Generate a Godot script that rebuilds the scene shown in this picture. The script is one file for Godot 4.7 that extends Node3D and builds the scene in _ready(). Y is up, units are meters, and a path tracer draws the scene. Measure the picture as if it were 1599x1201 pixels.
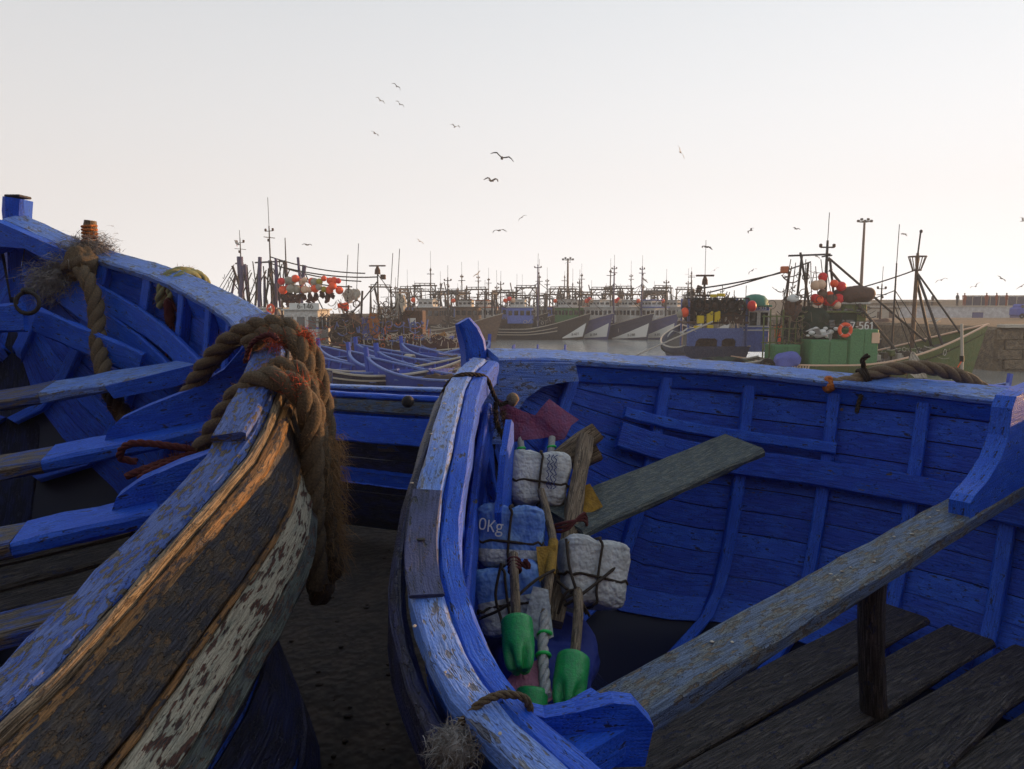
extends Node3D
# Fishing harbour at dusk: two blue wooden boats drawn up on a quay, small boats and trawlers beyond.
const E := Vector3(0, 4, 0)        # the camera's place; near things are laid out relative to it
const QUAY := -1.5                 # quay surface, relative to E
var rng := RandomNumberGenerator.new()
var M := {}
var used := {}
var shared := {}

func _ready():
	rng.seed = 7
	# camera
	var cam := Camera3D.new()
	cam.name = "camera"; cam.position = E; cam.rotation_degrees = Vector3(-6.28, 0, 0)
	cam.fov = 57.7; cam.near = 0.05; cam.far = 3000.0
	add_child(cam); cam.current = true
	# sky and exposure
	var sun_dir := Vector3(0, 0, -1).rotated(Vector3.RIGHT, deg_to_rad(SUN_EL)).rotated(Vector3.UP, deg_to_rad(-SUN_AZ))
	var we := WorldEnvironment.new(); we.name = "environment"
	var env := Environment.new()
	env.background_mode = Environment.BG_SKY
	var sky := Sky.new(); var pano := PanoramaSkyMaterial.new()
	pano.panorama = sky_texture(sun_dir); sky.sky_material = pano; env.sky = sky
	env.tonemap_mode = Environment.TONE_MAPPER_LINEAR
	env.tonemap_exposure = 1.5
	env.sdfgi_enabled = true; env.ssao_enabled = true; env.ssil_enabled = true
	env.fog_enabled = true; env.fog_density = 0.0017; env.fog_light_color = Color(0.96, 0.98, 1.0)
	we.environment = env; add_child(we)
	# low sun, ahead and to the right, just outside the frame
	var sun := DirectionalLight3D.new(); sun.name = "sun"
	sun.light_color = Color(1.0, 0.76, 0.50); sun.light_energy = 1.6; sun.light_angular_distance = 0.6
	sun.shadow_enabled = true
	add_child(sun); sun.look_at_from_position(Vector3.ZERO, -sun_dir)
	materials()
	setting()
	mooring_boat()
	left_boat()
	right_boat()
	ropes()
	cargo()
	small_boats()
	trawlers()
	far_shore()
	gulls()

const SUN_AZ := 60.0
const SUN_EL := 6.0

func sky_texture(sd: Vector3) -> ImageTexture:
	var w := 512; var h := 256
	var im := Image.create(w, h, false, Image.FORMAT_RGBF)
	for j in h:
		var th := PI * (j + 0.5) / h
		for i in w:
			var ph := TAU * (i + 0.5) / w
			var d := Vector3(sin(th) * sin(ph), cos(th), -sin(th) * cos(ph))
			var el: float = max(d.y, 0.0)
			var a := acos(clampf(d.dot(sd), -1.0, 1.0))
			var c := Vector3(0.99, 0.965, 0.95).lerp(Vector3(0.40, 0.46, 0.52), pow(el, 0.74) * 1.3)
			c *= 0.60 + 0.42 * exp(-a * a / 2.4)
			im.set_pixel(i, j, Color(c.x, c.y, c.z))
	return ImageTexture.create_from_image(im)

# ---------------------------------------------------------------- objects
func numbered(called: String) -> String:
	if not used.has(called):
		used[called] = 0
		return called
	used[called] += 1
	return "%s_%03d" % [called, used[called]]

func thing(called: String, label: String, category: String, at: Vector3, group := "", yaw := 0.0) -> Node3D:
	var o := Node3D.new(); o.name = numbered(called)
	add_child(o); o.position = at; o.rotation.y = yaw
	o.set_meta("label", label); o.set_meta("category", category)
	if group: o.set_meta("group", group)
	return o

func part(parent: Node3D, called: String, s: SurfaceTool, m: Material, rel := false) -> MeshInstance3D:
	# rel: the shape was laid out relative to the camera point E, the parent has its own base
	var o := MeshInstance3D.new(); o.name = called
	o.mesh = s.commit(); o.material_override = m
	parent.add_child(o, true)
	if rel: o.position = E - parent.position
	return o

func sub(parent: Node3D, called: String, s: SurfaceTool, m: Material) -> MeshInstance3D:
	var o := MeshInstance3D.new(); o.name = called; o.mesh = s.commit(); o.material_override = m
	parent.add_child(o, true)
	return o

func structure(called: String, s: SurfaceTool, m: Material) -> MeshInstance3D:
	var o := part(self, called, s, m); o.set_meta("kind", "structure"); return o

func copy(o: Node3D, at: Vector3, yaw: float, label := "") -> Node3D:
	var base := String(o.name).rstrip("0123456789").rstrip("_")
	var c: Node3D = o.duplicate(); c.name = numbered(base); add_child(c); c.position = at; c.rotation.y = yaw
	if label: c.set_meta("label", label)
	return c

# ---------------------------------------------------------------- shapes
func st() -> SurfaceTool:
	var s := SurfaceTool.new(); s.begin(Mesh.PRIMITIVE_TRIANGLES); return s

func vtx(s: SurfaceTool, p: Vector3, n: Vector3, uv: Vector2):
	s.set_normal(n); s.set_uv(uv); s.add_vertex(p)

func tri(s: SurfaceTool, a: Vector3, b: Vector3, c: Vector3, na: Vector3, nb: Vector3, nc: Vector3, ua := Vector2.ZERO, ub := Vector2.ZERO, uc := Vector2.ZERO):
	if (b - a).cross(c - a).dot(na + nb + nc) > 0.0:
		vtx(s, a, na, ua); vtx(s, c, nc, uc); vtx(s, b, nb, ub)
	else:
		vtx(s, a, na, ua); vtx(s, b, nb, ub); vtx(s, c, nc, uc)

func quad(s: SurfaceTool, a: Vector3, b: Vector3, c: Vector3, d: Vector3, n: Vector3, us := 1.0):
	# flat quad, uv in metres
	var w := (b - a).length() * us; var h := (d - a).length() * us
	tri(s, a, b, c, n, n, n, Vector2(0, 0), Vector2(w, 0), Vector2(w, h))
	tri(s, a, c, d, n, n, n, Vector2(0, 0), Vector2(w, h), Vector2(0, h))

func spline(pts: Array, n: int) -> Array:
	# Catmull-Rom through pts, n + 1 points evenly spaced along it
	var fine := []
	var k := pts.size()
	for i in k - 1:
		var p0: Vector3 = pts[max(i - 1, 0)]; var p1: Vector3 = pts[i]; var p2: Vector3 = pts[i + 1]; var p3: Vector3 = pts[min(i + 2, k - 1)]
		if i == 0: p0 = p1 * 2.0 - p2
		if i == k - 2: p3 = p2 * 2.0 - p1
		for j in 16:
			fine.append(p1.cubic_interpolate(p2, p0, p3, j / 16.0))
	fine.append(pts[k - 1])
	var cum := [0.0]
	for i in range(1, fine.size()): cum.append(cum[i - 1] + (fine[i] as Vector3).distance_to(fine[i - 1]))
	var out := []; var q := 0
	for i in n + 1:
		var t: float = cum[-1] * i / n
		while q < fine.size() - 2 and cum[q + 1] < t: q += 1
		var f: float = (t - cum[q]) / max(cum[q + 1] - cum[q], 1e-6)
		out.append((fine[q] as Vector3).lerp(fine[q + 1], clampf(f, 0, 1)))
	return out

func tangent(p: Array, i: int) -> Vector3:
	return ((p[min(i + 1, p.size() - 1)] as Vector3) - (p[max(i - 1, 0)] as Vector3)).normalized()

func rect(x0: float, x1: float, y0: float, y1: float, b := 0.006) -> PackedVector2Array:
	# bevelled rectangle, counter-clockwise
	return PackedVector2Array([Vector2(x0 + b, y0), Vector2(x1 - b, y0), Vector2(x1, y0 + b), Vector2(x1, y1 - b), Vector2(x1 - b, y1), Vector2(x0 + b, y1), Vector2(x0, y1 - b), Vector2(x0, y0 + b)])

func sweep(s: SurfaceTool, fr: Array, prof: PackedVector2Array, jitter := 0.0, u0 := 0.0):
	# fr: [position, out, up] along the path; prof in (out, up)
	var n := prof.size(); var u := u0
	var rows := []
	for i in fr.size():
		var f = fr[i]; var row := []
		for q in n:
			var pp := prof[q]
			if jitter > 0.0: pp += Vector2(sin(i * 1.7 + q * 2.1 + u0 * 9.0), cos(i * 2.3 + q * 1.3 + u0 * 5.0)) * jitter
			row.append((f[0] as Vector3) + (f[1] as Vector3) * pp.x + (f[2] as Vector3) * pp.y)
		rows.append(row)
	for i in fr.size() - 1:
		var du := (fr[i + 1][0] as Vector3).distance_to(fr[i][0]); var v := 0.0
		for q in n:
			var r := (q + 1) % n
			var e := prof[r] - prof[q]
			var n2 := Vector2(e.y, -e.x).normalized()
			var na: Vector3 = fr[i][1] * n2.x + fr[i][2] * n2.y
			var nb: Vector3 = fr[i + 1][1] * n2.x + fr[i + 1][2] * n2.y
			var a: Vector3 = rows[i][q]; var b: Vector3 = rows[i][r]; var c: Vector3 = rows[i + 1][r]; var d: Vector3 = rows[i + 1][q]
			var v1 := v + e.length()
			tri(s, a, b, c, na, na, nb, Vector2(u, v), Vector2(u, v1), Vector2(u + du, v1))
			tri(s, a, c, d, na, nb, nb, Vector2(u, v), Vector2(u + du, v1), Vector2(u + du, v))
			v = v1
		u += du
	for e in [0, fr.size() - 1]:
		var nn: Vector3 = (fr[e][1] as Vector3).cross(fr[e][2]).normalized()
		var along: Vector3 = (fr[1][0] - fr[0][0]) if e == 0 else (fr[-1][0] - fr[-2][0])
		if (nn.dot(along) > 0.0) == (e == 0): nn = -nn
		for q in range(1, n - 1):
			tri(s, rows[e][0], rows[e][q], rows[e][q + 1], nn, nn, nn, prof[0], prof[q], prof[q + 1])

func bar(s: SurfaceTool, a: Vector3, b: Vector3, w: float, h: float, up := Vector3.UP, bev := 0.006, segs := 1):
	# straight beveled timber from a to b, w across and h along up
	var t := (b - a).normalized(); var out := t.cross(up).normalized(); var u := out.cross(t).normalized()
	var fr := []
	for i in segs + 1: fr.append([a.lerp(b, float(i) / segs), out, u])
	sweep(s, fr, rect(-w / 2, w / 2, -h / 2, h / 2, min(bev, min(w, h) * 0.3)), 0.0, a.x * 3.1 + a.z)

func tube(s: SurfaceTool, p: Array, r, sides := 8, caps := true):
	# r: one radius or a list
	var nrm := Vector3.UP
	var t0 := tangent(p, 0)
	if abs(t0.dot(nrm)) > 0.9: nrm = Vector3.RIGHT
	nrm = (nrm - t0 * nrm.dot(t0)).normalized()
	var rows := []; var ns := []; var u := 0.0; var us := []
	for i in p.size():
		var t := tangent(p, i)
		nrm = (nrm - t * nrm.dot(t)).normalized()
		var bi := t.cross(nrm)
		var rr: float = r[i] if r is Array else r
		var row := []; var nr := []
		for k in sides + 1:
			var a := TAU * k / sides
			var d := nrm * cos(a) + bi * sin(a)
			row.append((p[i] as Vector3) + d * rr); nr.append(d)
		rows.append(row); ns.append(nr)
		if i > 0: u += (p[i] as Vector3).distance_to(p[i - 1])
		us.append(u)
	var rad: float = r[0] if r is Array else r
	for i in p.size() - 1:
		for k in sides:
			var v0 := TAU * rad * k / sides; var v1 := TAU * rad * (k + 1) / sides
			tri(s, rows[i][k], rows[i][k + 1], rows[i + 1][k + 1], ns[i][k], ns[i][k + 1], ns[i + 1][k + 1], Vector2(us[i], v0), Vector2(us[i], v1), Vector2(us[i + 1], v1))
			tri(s, rows[i][k], rows[i + 1][k + 1], rows[i + 1][k], ns[i][k], ns[i + 1][k + 1], ns[i + 1][k], Vector2(us[i], v0), Vector2(us[i + 1], v1), Vector2(us[i + 1], v0))
	if caps:
		for e in [0, p.size() - 1]:
			var nn := tangent(p, e) * (-1.0 if e == 0 else 1.0)
			for k in sides: tri(s, p[e], rows[e][k], rows[e][k + 1], nn, nn, nn)

func line(s: SurfaceTool, a: Vector3, b: Vector3, r: float, sides := 5):
	tube(s, [a, b], r, sides)

func sag(a: Vector3, b: Vector3, drop: float, n := 8) -> Array:
	var o := []
	for i in n + 1:
		var t := float(i) / n
		o.append(a.lerp(b, t) - Vector3(0, drop * 4.0 * t * (1.0 - t), 0))
	return o

func box(s: SurfaceTool, c: Vector3, sz: Vector3, bev := 0.02, bs := Basis.IDENTITY):
	# box with chamfered edges
	var h := sz / 2.0; bev = min(bev, min(h.x, min(h.y, h.z)) * 0.6)
	var ax := [Vector3.RIGHT, Vector3.UP, Vector3.BACK]
	for k in 3:
		var i: int = (k + 1) % 3; var j: int = (k + 2) % 3
		for g in [-1.0, 1.0]:
			var n: Vector3 = ax[k] * g
			var o: Vector3 = n * h[k]
			var u: Vector3 = ax[i] * (h[i] - bev); var v: Vector3 = ax[j] * (h[j] - bev)
			quad(s, c + bs * (o - u - v), c + bs * (o + u - v), c + bs * (o + u + v), c + bs * (o - u + v), bs * n)
			for g2 in [-1.0, 1.0]:
				# edge between face k(g) and face i(g2), running along j
				var n2: Vector3 = (n + ax[i] * g2).normalized()
				var p1: Vector3 = n * h[k] + ax[i] * g2 * (h[i] - bev); var p2: Vector3 = n * (h[k] - bev) + ax[i] * g2 * h[i]
				quad(s, c + bs * (p1 - v), c + bs * (p1 + v), c + bs * (p2 + v), c + bs * (p2 - v), bs * n2)
	for sx in [-1.0, 1.0]:
		for sy in [-1.0, 1.0]:
			for sz2 in [-1.0, 1.0]:
				var g3 := Vector3(sx, sy, sz2)
				var a := g3 * (h - Vector3(0, bev, bev)); var b := g3 * (h - Vector3(bev, 0, bev)); var d := g3 * (h - Vector3(bev, bev, 0))
				var n3 := bs * g3.normalized()
				tri(s, c + bs * a, c + bs * b, c + bs * d, n3, n3, n3)

func ball(s: SurfaceTool, c: Vector3, r: Vector3, sides := 12, rings := 8, noise: FastNoiseLite = null, amp := 0.0, sq := 1.0, bs := Basis.IDENTITY):
	# ellipsoid; sq < 1 squares it up; noise displaces it
	var P := []; var N := []
	for j in rings + 1:
		var th := PI * j / rings
		var row := []
		for i in sides + 1:
			var ph := TAU * (i % sides) / sides
			var d := Vector3(sin(th) * cos(ph), cos(th), sin(th) * sin(ph))
			var q := Vector3(signf(d.x) * pow(abs(d.x), sq), signf(d.y) * pow(abs(d.y), sq), signf(d.z) * pow(abs(d.z), sq)) * r
			if noise:
				var e := d
				q += e * amp * noise.get_noise_3dv(c * 3.0 + q)
			row.append(c + bs * q)
		P.append(row)
	for j in rings + 1:
		var row := []
		for i in sides + 1:
			var a: Vector3 = P[j][(i + 1) % sides] - P[j][(i - 1 + sides) % sides]
			var b: Vector3 = P[min(j + 1, rings)][i] - P[max(j - 1, 0)][i]
			var n := a.cross(b)
			var o: Vector3 = (P[j][i] as Vector3) - c
			if n.length() < 1e-9: n = o
			n = n.normalized()
			if n.dot(o) < 0: n = -n
			row.append(n)
		N.append(row)
	var asp := (r.x + r.z) * PI
	for j in rings:
		for i in sides:
			var u0 := asp * i / sides; var u1 := asp * (i + 1) / sides; var v0 := PI * r.y * j / rings; var v1 := PI * r.y * (j + 1) / rings
			if j > 0: tri(s, P[j][i], P[j][i + 1], P[j + 1][i + 1], N[j][i], N[j][i + 1], N[j + 1][i + 1], Vector2(u0, v0), Vector2(u1, v0), Vector2(u1, v1))
			if j < rings - 1: tri(s, P[j][i], P[j + 1][i + 1], P[j + 1][i], N[j][i], N[j + 1][i + 1], N[j + 1][i], Vector2(u0, v0), Vector2(u1, v1), Vector2(u0, v1))
			elif j == rings - 1: tri(s, P[j][i], P[j + 1][i + 1], P[j][i + 1], N[j][i], N[j + 1][i + 1], N[j][i + 1])

func lathe(s: SurfaceTool, base: Vector3, bs: Basis, prof: Array, sides := 16, lobes := 0.0, nl := 5):
	# prof: [radius, height]; lobes pull the lower end into petals (a bottle base)
	var P := []
	for q in prof:
		var row := []
		for i in sides + 1:
			var a := TAU * (i % sides) / sides
			var r: float = q[0]
			if lobes > 0.0 and q.size() > 2: r *= 1.0 - lobes * q[2] * pow(abs(sin(a * nl / 2.0)), 4.0)
			row.append(base + bs * Vector3(cos(a) * r, q[1], sin(a) * r))
		P.append(row)
	var N := []
	for j in P.size():
		var row := []
		for i in sides + 1:
			var a: Vector3 = P[j][(i + 1) % sides] - P[j][(i - 1 + sides) % sides]
			var b: Vector3 = P[min(j + 1, P.size() - 1)][i] - P[max(j - 1, 0)][i]
			var n := b.cross(a)
			if n.length() < 1e-10: n = bs * Vector3(0, -1 if j == 0 else 1, 0)
			row.append(n.normalized())
		N.append(row)
	for j in P.size() - 1:
		for i in sides:
			tri(s, P[j][i], P[j][i + 1], P[j + 1][i + 1], N[j][i], N[j][i + 1], N[j + 1][i + 1])
			tri(s, P[j][i], P[j + 1][i + 1], P[j + 1][i], N[j][i], N[j + 1][i + 1], N[j + 1][i])

func prism(s: SurfaceTool, poly: PackedVector2Array, x: Transform3D, th: float):
	# flat outline (xy) given thickness along z, both sides and rim
	var idx := Geometry2D.triangulate_polygon(poly)
	for g in [-0.5, 0.5]:
		var n: Vector3 = (x.basis.z * signf(g)).normalized()
		for k in range(0, idx.size(), 3):
			var a := poly[idx[k]]; var b := poly[idx[k + 1]]; var c := poly[idx[k + 2]]
			tri(s, x * Vector3(a.x, a.y, g * th), x * Vector3(b.x, b.y, g * th), x * Vector3(c.x, c.y, g * th), n, n, n, a, b, c)
	var area := 0.0
	for i in poly.size(): area += poly[i].cross(poly[(i + 1) % poly.size()])
	for i in poly.size():
		var a := poly[i]; var b := poly[(i + 1) % poly.size()]
		var e := (b - a).normalized(); var n2 := Vector2(e.y, -e.x) * signf(area)
		quad(s, x * Vector3(a.x, a.y, -0.5 * th), x * Vector3(b.x, b.y, -0.5 * th), x * Vector3(b.x, b.y, 0.5 * th), x * Vector3(a.x, a.y, 0.5 * th), (x.basis * Vector3(n2.x, n2.y, 0)).normalized())

func ring(s: SurfaceTool, c: Vector3, axis: Vector3, R: float, r: float, n := 20, sides := 8):
	var u := axis.cross(Vector3.UP if abs(axis.y) < 0.9 else Vector3.RIGHT).normalized(); var v := axis.cross(u).normalized()
	var P := []; var N := []
	for i in n + 1:
		var a := TAU * (i % n) / n; var d := u * cos(a) + v * sin(a); var row := []; var nr := []
		for k in sides + 1:
			var b := TAU * (k % sides) / sides; var q := d * cos(b) + axis.normalized() * sin(b)
			row.append(c + d * R + q * r); nr.append(q)
		P.append(row); N.append(nr)
	for i in n:
		for k in sides:
			tri(s, P[i][k], P[i][k + 1], P[i + 1][k + 1], N[i][k], N[i][k + 1], N[i + 1][k + 1])
			tri(s, P[i][k], P[i + 1][k + 1], P[i + 1][k], N[i][k], N[i + 1][k + 1], N[i + 1][k])

func rope(s: SurfaceTool, path: Array, R: float, strands := 3, sides := 7, taper := 0.0):
	# a laid rope: strands that wind round each other
	var total := 0.0
	for i in range(1, path.size()): total += (path[i] as Vector3).distance_to(path[i - 1])
	var p := spline(path, int(total / (R * 0.55)))
	var nrm := Vector3.UP; var t0 := tangent(p, 0)
	if abs(t0.dot(nrm)) > 0.9: nrm = Vector3.RIGHT
	var lines := []
	for k in strands: lines.append([])
	for i in p.size():
		var t := tangent(p, i)
		nrm = (nrm - t * nrm.dot(t)).normalized()
		var bi := t.cross(nrm)
		for k in strands:
			var a := TAU * k / strands + i * 0.55 / 6.2 * TAU
			lines[k].append((p[i] as Vector3) + (nrm * cos(a) + bi * sin(a)) * R * 0.47)
	for k in strands:
		var rr := []
		for i in p.size(): rr.append(R * 0.56 * (1.0 + 0.10 * sin(i * 0.9 + k * 2.0) * sin(i * 0.37)))
		tube(s, lines[k], rr, sides)

func fibres(s: SurfaceTool, path: Array, R: float, count: int, length: float, width: float, droop := 0.4):
	# loose hairs standing off a rope
	for i in count:
		var f := rng.randf() * (path.size() - 1.001); var q := int(f)
		var c: Vector3 = (path[q] as Vector3).lerp(path[q + 1], f - q)
		var d := Vector3(rng.randfn(), rng.randfn(), rng.randfn()).normalized()
		hair(s, c + d * R * 0.9, (d + tangent(path, q) * rng.randf_range(-1.4, 1.4)).normalized(), length * rng.randf_range(0.3, 1.0), width, droop)

func hair(s: SurfaceTool, a: Vector3, d: Vector3, length: float, width: float, droop: float, segs := 3):
	var side := d.cross(Vector3(rng.randfn(), rng.randfn(), rng.randfn())).normalized() * width * 0.5
	var p := a; var n := d.cross(side).normalized()
	for k in segs:
		var w0 := 1.0 - float(k) / segs; var w1 := 1.0 - float(k + 1) / segs
		d = (d + Vector3(rng.randf_range(-0.35, 0.35), -droop / segs + rng.randf_range(-0.3, 0.3), rng.randf_range(-0.35, 0.35))).normalized()
		var q := p + d * length / segs
		tri(s, p - side * w0, p + side * w0, q + side * w1, n, n, n)
		if w1 > 0.01: tri(s, p - side * w0, q + side * w1, q - side * w1, n, n, n)
		p = q

# ---------------------------------------------------------------- materials
func nimg(sd: int, freq: float, w: int, h: int, W: int, H: int, oct := 4) -> PackedByteArray:
	var f := FastNoiseLite.new(); f.seed = sd; f.frequency = freq; f.fractal_octaves = oct; f.noise_type = FastNoiseLite.TYPE_SIMPLEX_SMOOTH
	var im := f.get_seamless_image(w, h)
	im.convert(Image.FORMAT_L8)
	if w != W or h != H: im.resize(W, H, Image.INTERPOLATE_CUBIC)
	return im.get_data()

func paint(sd: int, o: Dictionary) -> StandardMaterial3D:
	# worn paint on timber: patches of tone, grain, chips down to what lies under, specks. u runs along the grain
	var W := 512; var H := 512
	var patch := nimg(sd, 0.012, W, H, W, H, 4)
	var chip := nimg(sd + 1, 0.03, W, H, W, H, 5)
	var grain := nimg(sd + 2, 0.09, 64, H, W, H, 3)
	var fine := nimg(sd + 3, 0.16, W, H, W, H, 3)
	var crack := nimg(sd + 4, 0.035, 128, H, W, H, 3)
	var base: Color = o.base; var alt: Color = o.get("alt", base); var under: Color = o.get("under", Color(0.45, 0.42, 0.38)); var under2: Color = o.get("under2", under.darkened(0.4))
	var chips: float = o.get("chips", 0.1); var gr: float = o.get("grain", 0.15); var specks: float = o.get("specks", 0.0); var speck: Color = o.get("speck", Color(0.8, 0.8, 0.8))
	var cracks: float = o.get("cracks", 0.25)
	var th := 1.0 - chips
	var col := PackedByteArray(); col.resize(W * H * 3)
	var hgt := PackedByteArray(); hgt.resize(W * H)
	for i in W * H:
		var g := grain[i] / 255.0; var c := chip[i] / 255.0 * 0.72 + g * 0.28; var f := fine[i] / 255.0; var p := patch[i] / 255.0
		var k := base.lerp(alt, smoothstep(0.35, 0.75, p + (f - 0.5) * 0.25))
		k = k.darkened(clampf((0.5 - g) * gr * 1.6, 0, 1)).lightened(clampf((g - 0.55) * gr * 0.7, 0, 1))
		k = k.darkened(clampf((0.5 - f) * 0.5, 0, 0.35))
		var hh := 0.55 + (g - 0.5) * 0.35 * (0.4 + gr) + (f - 0.5) * 0.12
		c += (p - 0.5) * 0.42 - 0.02
		var cr := crack[i] / 255.0
		if cracks > 0.0 and absf(cr - 0.5) < 0.012 and p > 0.6 - cracks * 0.5:
			k = k.darkened(0.55); hh -= 0.35
		if c > th * 0.78 + 0.05:
			var e := smoothstep(0.0, 0.03, c - th * 0.78 - 0.05)
			k = k.lerp(under.lerp(under2, clampf(g * 1.5 - 0.3 + (f - 0.5), 0, 1)), e); hh -= 0.22 * e
		if specks > 0.0 and f > 0.93 - specks and p > 0.5: k = k.lerp(speck, 0.8)
		col[i * 3] = int(k.r * 255); col[i * 3 + 1] = int(k.g * 255); col[i * 3 + 2] = int(k.b * 255)
		hgt[i] = int(clampf(hh, 0, 1) * 255)
	var m := StandardMaterial3D.new()
	var ci := Image.create_from_data(W, H, false, Image.FORMAT_RGB8, col)
	m.albedo_texture = ImageTexture.create_from_image(ci)
	var hi := Image.create_from_data(W, H, false, Image.FORMAT_L8, hgt); hi.convert(Image.FORMAT_RGB8); hi.bump_map_to_normal_map(o.get("bump", 5.0))
	m.normal_enabled = true; m.normal_texture = ImageTexture.create_from_image(hi); m.normal_scale = 1.0
	m.roughness = o.get("rough", 0.52); m.metallic_specular = o.get("spec", 0.4)
	var sc: Vector2 = o.get("scale", Vector2(0.8, 0.35))
	m.uv1_scale = Vector3(1.0 / sc.x, 1.0 / sc.y, 1)
	return m

func plain(c: Color, rough := 0.7, metal := 0.0, spec := 0.4) -> StandardMaterial3D:
	var m := StandardMaterial3D.new(); m.albedo_color = c; m.roughness = rough; m.metallic = metal; m.metallic_specular = spec
	return m

func mottled(sd: int, a: Color, b: Color, rough := 0.75, size := 1.0, freq := 0.04, bump := 3.0) -> StandardMaterial3D:
	# two-tone weathered surface without UVs
	var W := 128
	var n := nimg(sd, freq * 1.6, W, W, W, W, 5); var f := nimg(sd + 1, freq * 6.0, W, W, W, W, 3)
	var col := PackedByteArray(); col.resize(W * W * 3); var hg := PackedByteArray(); hg.resize(W * W)
	for i in W * W:
		var t := clampf(n[i] / 255.0 * 1.3 - 0.15 + (f[i] / 255.0 - 0.5) * 0.6, 0, 1)
		var k := a.lerp(b, t)
		col[i * 3] = int(k.r * 255); col[i * 3 + 1] = int(k.g * 255); col[i * 3 + 2] = int(k.b * 255); hg[i] = int(clampf(n[i] * 0.5 + f[i] * 0.5, 0, 255))
	var m := StandardMaterial3D.new()
	m.albedo_texture = ImageTexture.create_from_image(Image.create_from_data(W, W, false, Image.FORMAT_RGB8, col))
	var hi := Image.create_from_data(W, W, false, Image.FORMAT_L8, hg); hi.convert(Image.FORMAT_RGB8); hi.bump_map_to_normal_map(bump)
	var key := "%s_%s" % [freq, bump]
	if not shared.has(key): shared[key] = ImageTexture.create_from_image(hi)
	m.normal_enabled = true; m.normal_texture = shared[key]
	m.roughness = rough; m.uv1_triplanar = true; m.uv1_world_triplanar = false; m.uv1_scale = Vector3.ONE / size
	return m

func C(r: int, g: int, b: int) -> Color: return Color8(r, g, b)

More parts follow.
